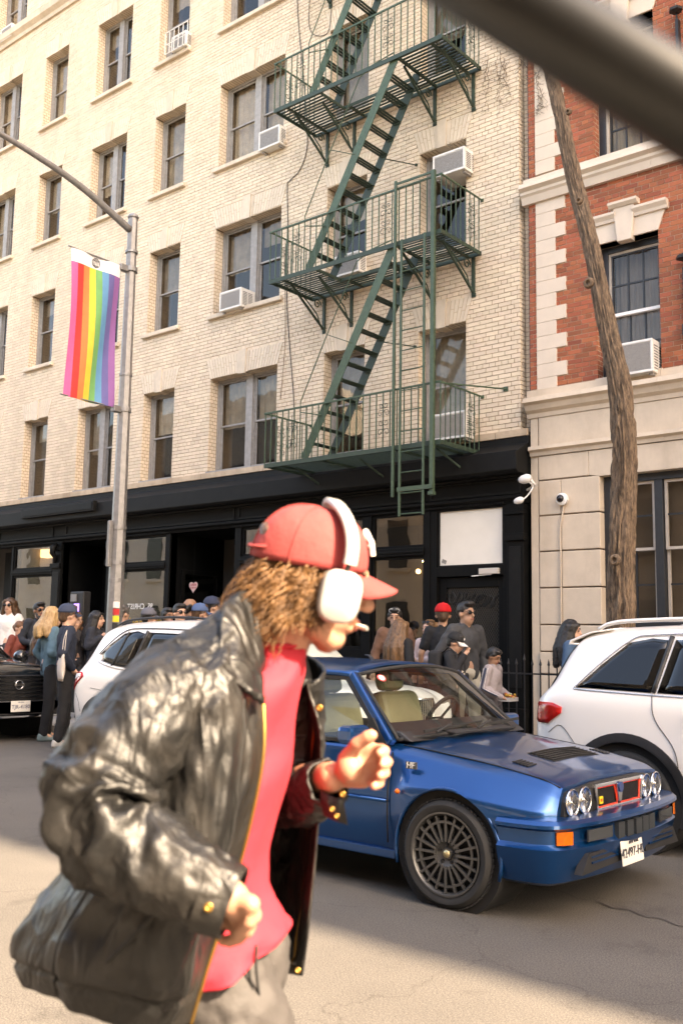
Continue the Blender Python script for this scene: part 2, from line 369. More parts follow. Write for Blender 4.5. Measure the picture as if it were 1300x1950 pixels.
# ledge under the first floor, belt course
M_led = mat('ledge_stone', (.46, .355, .25), .85, var=.18, vscale=7, dirt=.7)
x = XL; 
while x < XE-.05:
    w = min(RNG.uniform(.55, .95), XE-.03-x); MB().box(x+.003, x+w-.003, D-.035, D+.03, 4.432, 4.535).build('ledge_stone', M_led, bld, bevel=.006); x += w
x = XL
while x < XR:
    w = min(1.2, XR-x); MB().prism([(D+.02,16.12),(D-.05,16.12),(D-.07,16.2),(D-.16,16.27),(D-.18,16.40),(D-.05,16.44),(D+.02,16.44)], x+.003, x+w-.003, ax='X').build('belt_stone', M_stone, bld); x += w

def sash_window(parent, x0, x1, z0, z1, fy, seed, mfr, blind=None, sash=True, meet=.5):
    """one sash window: frame with two sashes, panes, blind"""
    r = random.Random(seed); w = .05
    fr = MB(); fr.box(x0, x0+w, fy, fy+.1, z0, z1).box(x1-w, x1, fy, fy+.1, z0, z1).box(x0+w, x1-w, fy, fy+.1, z1-w, z1).box(x0+w, x1-w, fy, fy+.1, z0, z0+.045)
    fr.box(x0+w, x0+w+.022, fy+.02, fy+.08, z0+.045, z1-w).box(x1-w-.022, x1-w, fy+.02, fy+.08, z0+.045, z1-w)
    win = fr.build('window', mfr, parent); zm = lerp(z0, z1, meet); a, b = x0+w+.022, x1-w-.022
    for nm, za, zb, yo in (('upper_sash', zm-.02, z1-w, .035), ('lower_sash', z0+.045, zm+.02, .062)):
        s_ = MB(); t = .032
        s_.box(a, a+t, fy+yo, fy+yo+.025, za, zb).box(b-t, b, fy+yo, fy+yo+.025, za, zb).box(a+t, b-t, fy+yo, fy+yo+.025, zb-t, zb).box(a+t, b-t, fy+yo, fy+yo+.025, za, za+t)
        s_.build(nm, mfr, win)
        MB().box(a+t, b-t, fy+yo+.01, fy+yo+.014, za+t, zb-t).build('pane', M_pane, win)
    bl = r.choice([.5, .55, .98, .4, .97, .25, .6]) if blind is None else blind
    col = r.choice([(.62,.55,.46), (.5,.45,.38), (.68,.6,.5), (.42,.37,.31), (.34,.31,.27)])
    if bl > .05:
        zb = lerp(z1, z0, min(1, bl)); nm = 'blind_%d' % int(col[0]*100); bmm = MB(); n = 14; P = []
        for i in range(n+1):
            xx = lerp(a, b, i/n); yy = fy+.16+.012*math.sin(i*1.9+seed); P.append([(xx, yy, z1-.02), (xx, yy+.01*math.sin(i), zb)])
        bmm.grid(P).build('blind', mat(nm, col, .85, var=.25, vscale=5), win)
    return win
def flat_arch(parent, x0, x1, z, Y, h=.37, sp=.12, key=True):
    """splayed brick arch over an opening, keystone as its own piece"""
    mb = MB(); kw = .31; xc = (x0+x1)/2; n = max(4, int(round((x1-x0-kw)/2/.063)))
    for sgn in (-1, 1):
        e0 = xc+sgn*kw/2*.86; e1 = x0 if sgn < 0 else x1; t0 = xc+sgn*kw/2*1.12; t1 = e1+sgn*sp
        for i in range(n):
            for part in ((0, .46 if i % 2 else .62), (.46 if i % 2 else .62, 1)):
                q = []
                for u, zz in ((i/n, part[0]), ((i+1)/n, part[0]), ((i+1)/n, part[1]), (i/n, part[1])):
                    du = .09*(1 if u == i/n else -1)/n; uu = u+du
                    q.append((lerp(lerp(e0, e1, uu), lerp(t0, t1, uu), zz), z+.004+h*zz-(.009 if zz == part[1] and part[1] < 1 else 0)))
                mb.prism(q, Y-.007, Y+.03)
    a = tag(mb.build('flat_arch', M_arch, parent), kind='stuff')
    MB().prism([(x0,z),(x1,z),(x1+sp,z+h),(x0-sp,z+h)], Y-.0035, Y+.02).build('arch_joints', M_arch_m, a)
    MB().prism([(xc-kw/2*.84,z-.012),(xc-.075,z-.012),(xc-.085,z+h+.0),(xc-kw/2*1.1,z+h)], Y-.012, Y+.2).build('flank_stone', M_stone, a)
    MB().prism([(xc+.075,z-.012),(xc+kw/2*.84,z-.012),(xc+kw/2*1.1,z+h),(xc+.085,z+h)], Y-.012, Y+.2).build('flank_stone', M_stone, a)
    MB().prism([(xc-.072,z-.03),(xc+.072,z-.03),(xc+.09,z+h+.05),(xc-.09,z+h+.05)], Y-.03, Y+.2).build('keystone', M_stone, a)
    # underside bricks of the arch
    nb = int((x1-x0)/.066); sf = MB()
    for i in range(nb):
        xa = lerp(x0, x1, i/nb)
        if abs(xa+.03-xc) > kw/2*.84: sf.box(xa+.004, xa+.058, Y+.002, Y+.2, z-.001, z+.03)
    tag(sf.build('soffit_brick', M_brick, a), kind='stuff')
sd = 0
for ci, (a, b, n) in enumerate(COLS):
    for ri, (z0, z1) in enumerate(ROWS):
        sd += 1
        if n == 1:
            bl = {(0,0): .97, (0,1): .1, (1,0): .55, (1,1): .35, (3,1): .5, (3,2): .98, (3,0): .45, (1,2): .98}.get((ci, ri))
            w_ = sash_window(bld, a, b, z0+.01, z1, FY, sd, M_frame, bl)
        else:
            xm = (a+b)/2; bl = {(2,2): (.98, .98), (2,1): (.5, .3), (2,0): (.52, .5)}.get((ci, ri), (None, None))
            w_ = sash_window(bld, a, xm-.035, z0+.01, z1, FY, sd, M_frame, bl[0]); sash_window(bld, xm+.035, b, z0+.01, z1, FY, sd+100, M_frame, bl[1])
            MB().box(xm-.08, xm+.08, FY-.02, FY+.09, z0+.01, z1).build('mullion', M_frame, w_)
        flat_arch(bld, a, b, z1, D)
        if 0 < ri < 4:
            MB().box(a-.09, b+.09, D-.075, D+.21, z0-.10, z0-.018).build('sill', M_stone, bld, bevel=.012)
            MB().box(a+.01, b-.01, D+.06, D+.3, z0-.05, z0+.012).build('sill', M_frame, bld)
        if ri == 0: MB().box(a-.02, b+.02, D-.03, D+.3, 4.53, 4.56).build('sill', M_frame, bld)
# ================================================================== SHOPFRONT (part of the beige building)
SY = 12.22                    # face of the shopfront frames
M_sh = glass('shop_glass', (.62, .62, .58), 1.95, rough=.01, wob=.06)
M_gold = mat('gold_lettering', (.55, .33, .06), .4, .6)
M_white = mat('white_paint', (.78, .76, .72), .6)
M_panel = mat('white_transom_panel', (.74, .69, .61), .7, var=.05, vscale=3)
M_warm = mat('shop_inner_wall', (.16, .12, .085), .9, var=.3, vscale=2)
def P_(name, m, *boxes, bevel=.006, parent=None):
    mb = MB()
    for b in boxes: mb.box(*b)
    return mb.build(name, m, parent or bld, bevel=bevel)
# cornice (profile run in X), raised box over the house door
prof = [(D+.05,4.43),(D-.02,4.43),(D-.02,4.33),(11.98,4.17),(11.93,4.17),(11.93,3.90),(11.99,3.86),(SY-.05,3.86),(SY-.05,3.83),(D+.05,3.83)]
MB().prism(prof, XL, XE-.02, ax='X').build('cornice', M_black2, bld, bevel=.008)
MB().box(-18.9, -16.35, 11.85, 11.95, 4.0, 4.2).box(-18.86, -16.39, 11.84, 11.86, 4.03, 4.17).build('cornice_box', M_black2, bld, bevel=.008)
P_('frieze', M_black, (XL, XE-.03, SY, D+.1, 3.60, 3.83))
for a, b in ((-8.5,-6.95), (-12.6,-8.6), (-16.2,-12.7), (-17.75,-16.3), (-20.3,-18.2)):      # sunk panels of the frieze
    P_('frieze_moulding', M_black2, (a, b, SY-.018, SY, 3.80, 3.825), (a, b, SY-.018, SY, 3.605, 3.635), (a, a+.03, SY-.018, SY, 3.635, 3.80), (b-.03, b, SY-.018, SY, 3.635, 3.80), bevel=.004)
MB().prism([(D+.05,3.60),(SY-.03,3.60),(SY-.09,3.57),(SY-.09,3.53),(SY-.04,3.50),(SY-.02,3.46),(D+.05,3.46)], XL, XE-.03, ax='X').build('moulding', M_black, bld, bevel=.004)
den = MB(); x = XL
while x < -7.2:
    if not (-14.45 < x < -12.7 or -17.8 < x < -16.3): den.box(x, x+.022, SY-.045, SY-.02, 3.468, 3.495)
    x += .044
tag(den.build('dentils', M_black2, bld), kind='stuff')
# pilasters and posts
for a, b in ((-7.17,-6.90), (-16.27,-15.95), (-18.13,-17.83), (-21.9,-21.6)):
    p = P_('pilaster', M_black, (a, b, SY-.04, D+.1, .15, 3.46), bevel=.008)
    P_('pilaster_panel', M_black2, (a+.04, b-.04, SY-.05, SY-.04, .9, 2.85), bevel=.004, parent=p); P_('capital', M_black, (a-.02, b+.02, SY-.09, SY+.02, 2.93, 3.03), parent=p); P_('neck_band', M_black, (a-.015, b+.015, SY-.075, SY+.02, 3.3, 3.36), parent=p)
    P_('pedestal', M_black, (a-.02, b+.02, SY-.08, SY+.02, .15, .62), parent=p)
for a, b in ((-8.60,-8.50), (-9.78,-9.62), (-12.67,-12.52), (-14.53,-14.41)): P_('post', M_black, (a, b, SY-.01, D+.1, .15, 3.46))
# scroll brackets on the pilasters
for xx in (-16.1, -18.0):
    MB().tube([(xx, SY-.05, 3.44), (xx, SY-.13, 3.36), (xx, SY-.14, 3.24), (xx, SY-.07, 3.16), (xx, SY-.05, 3.04)], [.05, .07, .06, .045, .03], 8).build('scroll_bracket', M_black2, bld, smooth=True)
def shop_window(x0, x1, zt0, zt1, z0, z1, muls=(), bulk=True):
    w = .045
    for nm, a, b in (('transom', zt0, zt1), ('shop_window', z0, z1)):
        f = MB(); f.box(x0, x0+w, SY+.02, SY+.1, a, b).box(x1-w, x1, SY+.02, SY+.1, a, b).box(x0+w, x1-w, SY+.02, SY+.1, b-w, b).box(x0+w, x1-w, SY+.02, SY+.1, a, a+w)
        if nm == 'transom':
            for m_ in muls: f.box(m_-.02, m_+.02, SY+.02, SY+.1, a+w, b-w)
        fo = f.build(nm, M_black, bld, bevel=.005); edges = [x0+w]+([v for m_ in muls for v in (m_-.02, m_+.02)] if nm == 'transom' else [])+[x1-w]
        for i in range(0, len(edges), 2): MB().box(edges[i], edges[i+1], SY+.05, SY+.056, a+w, b-w).build('pane', M_sh, fo)
    P_('transom_bar', M_black, (x0, x1, SY-.03, D+.08, z1, zt0), (x0, x1, SY-.05, SY-.02, z1+.04, zt0-.05))
    if bulk: P_('bulkhead', M_black, (x0, x1, SY, D+.1, .15, z0), bevel=.005); P_('bulkhead_panel', M_black2, (x0+.08, x1-.08, SY-.012, SY, .3, z0-.12), bevel=.005)
shop_window(-9.62, -8.60, 2.92, 3.46, 1.38, 2.80)
shop_window(-12.52, -9.78, 2.94, 3.46, 1.38, 2.82, muls=(-11.9, -10.8))
shop_window(-15.95, -14.53, 2.92, 3.46, 1.25, 2.82)
shop_window(-19.68, -18.13, 2.94, 3.46, 1.2, 2.82)
# shop rooms behind the glass: floor, back wall, side walls
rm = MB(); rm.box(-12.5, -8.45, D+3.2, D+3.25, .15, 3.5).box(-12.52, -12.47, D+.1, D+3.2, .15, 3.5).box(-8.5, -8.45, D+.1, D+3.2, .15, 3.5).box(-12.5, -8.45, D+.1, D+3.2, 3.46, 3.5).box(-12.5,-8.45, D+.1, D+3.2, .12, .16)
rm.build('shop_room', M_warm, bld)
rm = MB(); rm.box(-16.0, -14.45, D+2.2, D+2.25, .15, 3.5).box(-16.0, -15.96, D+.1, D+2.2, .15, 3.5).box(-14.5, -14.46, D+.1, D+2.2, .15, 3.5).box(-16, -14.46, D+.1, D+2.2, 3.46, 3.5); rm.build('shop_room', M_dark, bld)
rm = MB(); rm.box(-19.7, -18.1, D+1.6, D+1.65, .15, 3.5).box(-19.7, -19.66, D+.1, D+1.6, .15, 3.5).box(-18.15, -18.11, D+.1, D+1.6, .15, 3.5).box(-19.7, -18.1, D+.1, D+1.6, 3.46, 3.5); rm.build('shop_room', mat('bar_inner_wall', (.42,.3,.17), .8, var=.3, vscale=3), bld)
# doorway of the right bay: white panel over a dark mesh-screened door
P_('door_frame', M_black, (-8.50, -8.38, SY, D+.1, .15, 3.46), (-7.25, -7.17, SY, D+.1, .15, 3.46), (-8.38, -7.25, SY, D+.1, 2.46, 2.61), (-8.38, -7.25, SY, D+.1, 3.43, 3.46))
P_('transom_panel', M_panel, (-8.36, -7.26, SY+.04, SY+.06, 2.62, 3.43), bevel=.002)
P_('panel_bead', M_black2, (-8.375, -7.245, SY+.02, SY+.05, 2.60, 2.63), (-8.375, -8.345, SY+.02, SY+.05, 2.63, 3.43), (-7.275, -7.245, SY+.02, SY+.05, 2.63, 3.43), bevel=.003)
MB().cbox((-8.27, SY+.035, 2.69), .075, .004, .055, rot=Matrix.Rotation(.4, 3, 'Y')).build('sticker', mat('grey_sticker', (.25,.23,.2), .6, var=.6, vscale=40), bld)
dr = P_('door', mat('door_dark_glass', (.02,.02,.019), .2, var=.4, vscale=3), (-8.37, -7.26, SY+.10, SY+.13, .17, 2.45))
P_('door_rail', M_black, (-8.37, -8.25, SY+.06, SY+.1, .17, 2.45), (-7.36, -7.26, SY+.06, SY+.1, .17, 2.45), (-8.25, -7.36, SY+.06, SY+.1, 2.3, 2.45), (-8.25, -7.36, SY+.06, SY+.1, .17, .45), parent=dr)
mesh = MB(); zz = .45
M_mesh = mat('dark_steel_mesh', (.06,.058,.052), .5, .6)
for i in range(56):                                       # diamond security mesh
    x0 = -8.25; xw = .89; s0 = -.9+i*.058*1.0
    for sg in (1, -1):
        a = Vector((x0, SY+.085, .45+s0)) if sg > 0 else Vector((x0+xw, SY+.088, .45+s0)); b = a+Vector((sg*xw, 0, 1.35))
        if b.z < .47 or a.z > 2.28: continue
        if a.z < .45: a = a.lerp(b, (.45-a.z)/(b.z-a.z))
        if b.z > 2.3: b = a.lerp(b, (2.3-a.z)/(b.z-a.z))
        mesh.bar(a, b, .004, .004)
tag(mesh.build('door_mesh', M_mesh, dr), kind='stuff')
gr = MB(); rg = random.Random(3)
M_graf = mat('black_paint_scrawl', (.004,.004,.004), .5)
for k in range(7):                                        # sprayed scrawl across the top of the door
    x0 = -8.2+k*.115; pts = [(x0+.05*math.sin(t*2.3+k)+t*.018, SY+.079, 2.16+.09*math.sin(t*1.7+k*1.3)-.012*k) for t in [i*.4 for i in range(12)]]
    gr.tube(pts, .007, 5)
gr.build('graffiti', M_graf, dr)
MB().box(-7.62, -7.30, SY-.06, SY, 2.475, 2.56).build('door_closer', mat('beige_metal_box', (.55,.5,.45), .4, .3), dr, bevel=.008)
MB().bar((-7.75, SY-.03, 2.455), (-7.42, SY-.03, 2.47), .02, .012).build('door_closer_arm', M_white, dr)
P_('letter_slot', mat('steel_plate', (.4,.4,.4), .35, .9), (-7.95, -7.75, SY+.05, SY+.07, 1.15, 1.22), parent=dr)
# recessed shop entrance
R0, R1, RD = -14.41, -12.67, 1.35
P_('recess_lining', M_black, (R0, R1, D+RD, D+RD+.05, .15, 3.5), (R0-.02, R0, D-.05, D+RD, .15, 3.5), (R1, R1+.02, D-.05, D+RD, .15, 3.5), (R0, R1, D-.05, D+RD, 3.46, 3.52), bevel=0)
f = P_('entrance_door', M_black, (-14.1, -13.98, D+RD-.08, D+RD, .15, 2.6), (-13.05, -12.95, D+RD-.08, D+RD, .15, 2.6), (-13.98, -13.05, D+RD-.08, D+RD, 2.45, 2.6), (-13.98, -13.05, D+RD-.08, D+RD, .15, .5))
MB().box(-13.98, -13.05, D+RD-.04, D+RD-.036, .5, 2.45).build('pane', M_sh, f)
f = P_('entrance_transom', M_black, (-14.1, -12.75, D+RD-.08, D+RD, 2.7, 2.76), (-14.1, -12.75, D+RD-.08, D+RD, 3.35, 3.46), bevel=.004)
MB().box(-14.05, -12.8, D+RD-.05, D+RD-.045, 2.76, 3.35).build('pane', mat('amber_glass', (.22,.17,.08), .15, spec=.8), f)
f = P_('side_glass', M_black, (R0, R0+.05, D+.2, D+.28, .9, 2.8), (R0, R0+.05, D+1.1, D+1.2, .9, 2.8), (R0, R0+.05, D+.28, D+1.1, 2.72, 2.8))
MB().box(R0+.015, R0+.02, D+.28, D+1.1, .9, 2.72).build('pane', M_sh, f)
hp = []
for i in range(28):
    t = 2*math.pi*i/28; hp.append((16*math.sin(t)**3/16*.115, (13*math.cos(t)-5*math.cos(2*t)-2*math.cos(3*t)-math.cos(4*t))/16*.115))
_hp = atY(368, 1117, D+.3); hx, hz = _hp.x, _hp.z
he = MB().prism([(hx+a, hz+b) for a, b in hp], D+.30, D+.312).build('heart_sign', mat('pink_heart_sign', (.72,.5,.47), .6), bld)
text('OPEN', 'heart_lettering', mat('red_lettering', (.45,.05,.07), .6), he, (hx, D+.297, hz+.03), .062, shear=.2); text('COME IN', 'heart_lettering', MATS['red_lettering'], he, (hx, D+.297, hz-.025), .04, shear=.2)
MB().tube([(hx, D+.306, hz+.09), (hx, D+.306, 3.47)], .003, 5).build('sign_cord', M_black2, he)
# recessed house door with its transom number, notices
R0, R1, RD = -17.83, -16.27, .95
P_('recess_lining', M_black, (R0, R1, D+RD, D+RD+.05, .15, 3.5), (R0-.02, R0, D-.05, D+RD, .15, 3.5), (R1, R1+.02, D-.05, D+RD, .15, 3.5), (R0, R1, D-.05, D+RD, 3.46, 3.52), bevel=0)
f = P_('house_door', M_black2, (-17.6, -16.5, D+RD-.06, D+RD, .15, 2.55)); 
for a, b, c, d in ((-17.5,-16.6,1.25,2.4), (-17.5,-16.6,.3,1.1)): MB().box(a, b, D+RD-.075, D+RD-.06, c, d).build('door_panel', M_black, f, bevel=.01)
f = P_('house_transom', M_black2, (-17.6, -16.5, D+RD-.06, D+RD, 2.72, 2.78), (-17.6, -16.5, D+RD-.06, D+RD, 3.3, 3.36), (-17.6, -17.54, D+RD-.06, D+RD, 2.78, 3.3), (-16.56, -16.5, D+RD-.06, D+RD, 2.78, 3.3))
MB().box(-17.54, -16.56, D+RD-.04, D+RD-.036, 2.78, 3.3).build('pane', mat('dim_green_glass', (.10,.095,.07), .15, spec=.8), f)
text('10', 'house_number', M_gold, f, (-16.78, D+RD-.045, 3.02), .26, shear=.15)
nt_ = MB().box(-17.815, -17.81, D+.25, D+.47, 1.98, 2.42).build('notice', mat('notice_paper', (.66,.58,.5), .7), bld)
MB().box(-17.809, -17.806, D+.26, D+.46, 2.36, 2.41).box(-17.809, -17.806, D+.26, D+.46, 1.99, 2.05).build('notice_band', mat('notice_red', (.45,.08,.05), .7), nt_)
MB().cbox((-17.806, D+.36, 2.2), .004, .11, .12).build('notice_picture', M_black, nt_)
nt_ = MB().box(-16.86, -16.62, D+RD-.09, D+RD-.082, 1.72, 2.1).build('notice', MATS['notice_paper'], bld); tl = MB()
for i in range(7): tl.box(-16.83, -16.83+.1+.08*RNG.random(), D+RD-.093, D+RD-.091, 2.04-i*.045, 2.055-i*.045)
tl.build('notice_lines', mat('notice_ink', (.1,.1,.1), .7), nt_); MB().box(-16.84, -16.62, D+RD-.09, D+RD-.082, 1.42, 1.6).build('notice', MATS['notice_paper'], bld)
# dark opening further left
P_('dark_bay', M_black, (-21.6, -19.68, D+.9, D+.95, .15, 3.5), (-19.75, -19.68, SY, D+.9, .15, 3.46), bevel=0)
# window lettering
f = MB().box(-15.6, -15.59, SY+.044, SY+.046, 1.9, 1.901).build('lettering_base', M_white, bld)
text('95  CHRIST', 'window_lettering', M_white, f, (-15.28, SY+.046, 2.10), .155, mirror=True, ext=.001)
text('Lion', 'window_lettering', M_gold, f, (-15.42, SY+.046, 1.79), .27, shear=.35, ext=.001); text('gie', 'window_lettering', M_gold, f, (-14.72, SY+.046, 1.82), .24, shear=.35, ext=.001)
# ------------------------------------------------------------ lamps seen through the glass
def lamp_bulb(loc, r, e, label, shade=None):
    t = empty('pendant_lamp', loc, 0, label, 'lamp')
    MB().lathe([(0,-r),(r*.7,-r*.7),(r,0),(r*.7,r*.7),(0,r)], loc, n=12).build('bulb', mat('lamp_glow_%d' % int(e), (1,.68,.32), .5, emit=e), t, smooth=True)
    MB().tube([Vector(loc)+Vector((0,0,r*.9)), (loc[0], loc[1], 3.47)], .006, 6).build('cord', M_black, t)
    if shade: MB().box(loc[0]-.17, loc[0]+.17, loc[1]-.12, loc[1]+.12, loc[2]-.12, loc[2]+.14).build('shade', mat('lit_lamp_shade', (1,.74,.42), .6, emit=.9), t, bevel=.03)
lamp_bulb(tuple(atY(808, 1069, D+.75)), .035, 30, 'small bare bulb glowing in the shop window beside the white panel')
lamp_bulb(tuple(atY(796, 1088, D+1.2)), .045, 2.5, 'dim brass pendant lamp deeper in the window left of the bare bulb')
lamp_bulb(tuple(atY(92, 1052, D+.7)), .04, 3, 'lamp with a box shaped cream shade behind the leftmost transom', True)

# ================================================================== RED BRICK BUILDING
M_red = mat('red_brick', (.31, .085, .035), .8, isl=.3, var=.12, vscale=25, bump=.25, bscale=120)
M_red1 = mat('red_brick_single', (.31, .085, .035), .8, obr=.3, var=.12, vscale=25, bump=.25, bscale=120)
M_lmort = mat('pale_mortar', (.52, .42, .32), .95, var=.1)
M_lime = mat('limestone', (.56, .455, .345), .8, var=.09, vscale=4, bump=.15, bscale=60, dirt=.35)
M_lime2 = mat('pale_limestone', (.60, .50, .40), .8, var=.06, vscale=5, dirt=.12)
M_nav = mat('black_window_paint', (.016, .018, .021), .45, var=.3, vscale=10, dirt=.2)
M_trim = mat('pale_window_trim', (.42, .36, .3), .6, var=.15)
red = empty('red_brick_building', (-3, D, 0), 0, 'red brick townhouse with limestone base and quoins right of the beige house', 'building')
X0, X1 = -6.84, 9.0
RW = [(-5.81, -4.92), (-3.6, -2.7), (-1.4, -.5), (.9, 1.8)]; RZ = [(5.08, 6.97), (8.22, 10.13), (11.4, 13.2)]
rop = [(a, b, c, d) for a, b in RW for c, d in RZ]
backing(X0, X1, 4.93, 15.0, rop, D+.007, .6, M_lmort, red)
qz = 5.02; quoin_ops = []; i = 0; quoins = []
while qz < 14.9:                                          # quoins: five courses of stone, long and short
    if not 7.8 < qz+.1 < 8.3:
        h = CH*3 if i % 2 else CH*3
        w = -6.262 if i % 2 else -6.415; quoins.append((-6.725, w, qz, qz+h)); i += 1
    qz += CH*3
quoin_ops = [(a, b, c, d) for a, b, c, d in quoins]
rr = lay(X0, -2.6, 4.95, 14.9, [(a, b, c, d) for a, b, c, d in rop]+quoin_ops, ph=.05)
ext = []
for a, b in RW[:1]:
    for c, d in RZ:
        z = 4.95; k = 0
        while z < d:
            if z > c: 
                y = D+.0005
                for y1 in ((D+.1, D+.17) if k % 2 else (D+.05, D+.17)): ext.append((a-.02, a+.0015, y, y1-.0095, z, min(d, z+CH-.0095))); y = y1
            z += CH; k += 1
brickwork(rr, D, red, M_red, M_red1, 300, extra=ext)
for a, b, c, d in quoins: MB().box(a, b, D-.018, D+.05, c+.0015, d-.0015).build('quoin', M_lime2, red, bevel=.004)
MB().box(-2.6, X1, D-.002, D+.006, 4.93, 15.0).build('far_brickwork', M_red, red)
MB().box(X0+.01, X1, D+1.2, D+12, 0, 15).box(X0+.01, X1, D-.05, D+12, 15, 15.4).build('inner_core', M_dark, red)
def run(prof, name, m, x0, x1, step, parent, bevel=0):
    x = x0
    while x < x1-.01:
        e = min(x+step, x1); MB().prism(prof, x+.0015, e-.0015, ax='X').build(name, m, parent, bevel=bevel); x = e
# string courses
run([(D+.05,4.93+.13),(D-.045,4.93+.13),(D-.05,4.94),(D-.17,4.93),(D-.19,4.86),(D-.13,4.83),(D-.10,4.76),(D-.05,4.72),(D-.04,4.66),(D+.05,4.66)], 'string_course', M_lime, -6.87, -3.0, 1.95, red)
run([(D+.05,8.24),(D-.03,8.24),(D-.04,8.13),(D-.16,8.12),(D-.18,8.05),(D-.12,8.01),(D-.12,7.97),(D-.09,7.94),(D-.06,7.84),(D+.05,7.84)], 'string_course', M_lime2, -6.92, -3.0, 1.95, red)
run([(D+.05,4.24),(D-.10,4.24),(D-.11,4.19),(D-.06,4.16),(D-.05,4.11),(D+.05,4.11)], 'string_course', M_lime, -6.83, -3.0, 1.95, red)
# limestone base blocks
MB().box(X0+.005, -6.0, D+.005, D+.2, .15, 4.66).box(-6.0, X1, D+.3, D+.4, .15, 4.66).build('base_backing', mat('deep_joint', (.2,.15,.11), .9), red)
MB().box(-6.83, -6.715, D-.02, D+.01, .15, 4.66).build('base_margin', M_lime, red)
js = [.15, .55, 1.10, 1.40, 1.762, 2.264, 2.765, 3.263, 3.758]
for k in range(len(js)-1):
    z0, z1 = js[k], js[k+1]; pr = .05 if z1 <= 1.41 else .03
    MB().box(-6.705, -6.372, D-pr, D+.02, z0+.009, z1-.009).build('stone_block', M_lime, red, bevel=.01)
    MB().box(-6.366, -5.80, D-pr, D+.25 if k > 3 else D+.02, z0+.009, z1-.009).build('stone_block', M_lime, red, bevel=.01)
MB().box(-6.705, -5.955, D-.03, D+.02, 3.767, 4.10).build('stone_block', M_lime, red, bevel=.008)
MB().prism([(-5.95,4.10),(-5.95,3.767),(-5.80,3.74),(-3.0,3.74),(-3.0,4.10)], D-.03, D+.22).build('lintel_stone', M_lime, red, bevel=.006)
x = -6.70
for w in (1.42, 1.5, 1.5): MB().box(x+.002, x+w-.002, D-.025, D+.02, 4.25, 4.655).build('frieze_stone', M_lime, red); x += w
MB().box(-5.80, -3.4, D-.03, D+.25, .15, 1.69).build('stone_block', M_lime, red)
for a, b in ((-3.4, -2.3), (-2.3, 9.0)): MB().box(a, b, D-.03, D+.25, .15, 4.66).build('stone_block', M_lime, red)
# ground floor window: black frame, two sashes of small panes
def muntin_sash(parent, x0, x1, z0, z1, y, nx, nz, mtrim, mbar, t=.035, pane=M_pane, curtain=None):
    s_ = MB(); s_.box(x0, x0+t, y, y+.04, z0, z1).box(x1-t, x1, y, y+.04, z0, z1).box(x0+t, x1-t, y, y+.04, z1-t, z1).box(x0+t, x1-t, y, y+.04, z0, z0+t)
    so = s_.build('sash', mtrim, parent); b = MB()
    for i in range(1, nx): xx = lerp(x0+t, x1-t, i/nx); MB().box(xx-.011, xx+.011, y+.008, y+.032, z0+t, z1-t).build('muntin', mbar, so)
    for i in range(1, nz): zz = lerp(z0+t, z1-t, i/nz); MB().box(x0+t, x1-t, y+.006, y+.03, zz-.011, zz+.011).build('muntin', mbar, so)
    for i in range(nx):
        for j in range(nz): MB().box(lerp(x0+t,x1-t,i/nx)+.011, lerp(x0+t,x1-t,(i+1)/nx)-.011, y+.018, y+.021, lerp(z0+t,z1-t,j/nz)+.011, lerp(z0+t,z1-t,(j+1)/nz)-.011).build('pane', pane, so)
    return so
gw = P_('window', M_nav, (-5.80, -5.70, D+.10, D+.3, 1.76, 3.74), (-5.70, -3.4, D+.10, D+.3, 3.64, 3.74), (-5.70, -3.4, D+.06, D+.3, 1.70, 1.80), (-5.10, -4.99, D+.09, D+.3, 1.80, 3.64), (-4.42,-4.30, D+.09, D+.3, 1.8, 3.64), bevel=.008, parent=red)
for a, b in ((-5.70,-5.10), (-4.99,-4.42)):
    for nm, zz0, zz1, yy in (('u', 2.73, 3.64, .14), ('l', 1.80, 2.77, .18)): muntin_sash(gw, a+.01, b-.01, zz0, zz1, D+yy, 2, 2, M_trim if nm == 'u' else M_trim, M_nav)
MB().box(-5.66, -4.45, D+.34, D+.36, 1.8, 2.72).build('cafe_curtain', mat('white_curtain', (.72,.68,.63), .8, var=.1, vscale=3, stretch=(9,9,.6)), gw)
MB().box(-5.66, -4.45, D+.5, D+.52, 2.6, 3.7).build('upper_curtain', mat('dim_blind', (.2,.19,.16), .9, var=.3, vscale=3), gw)
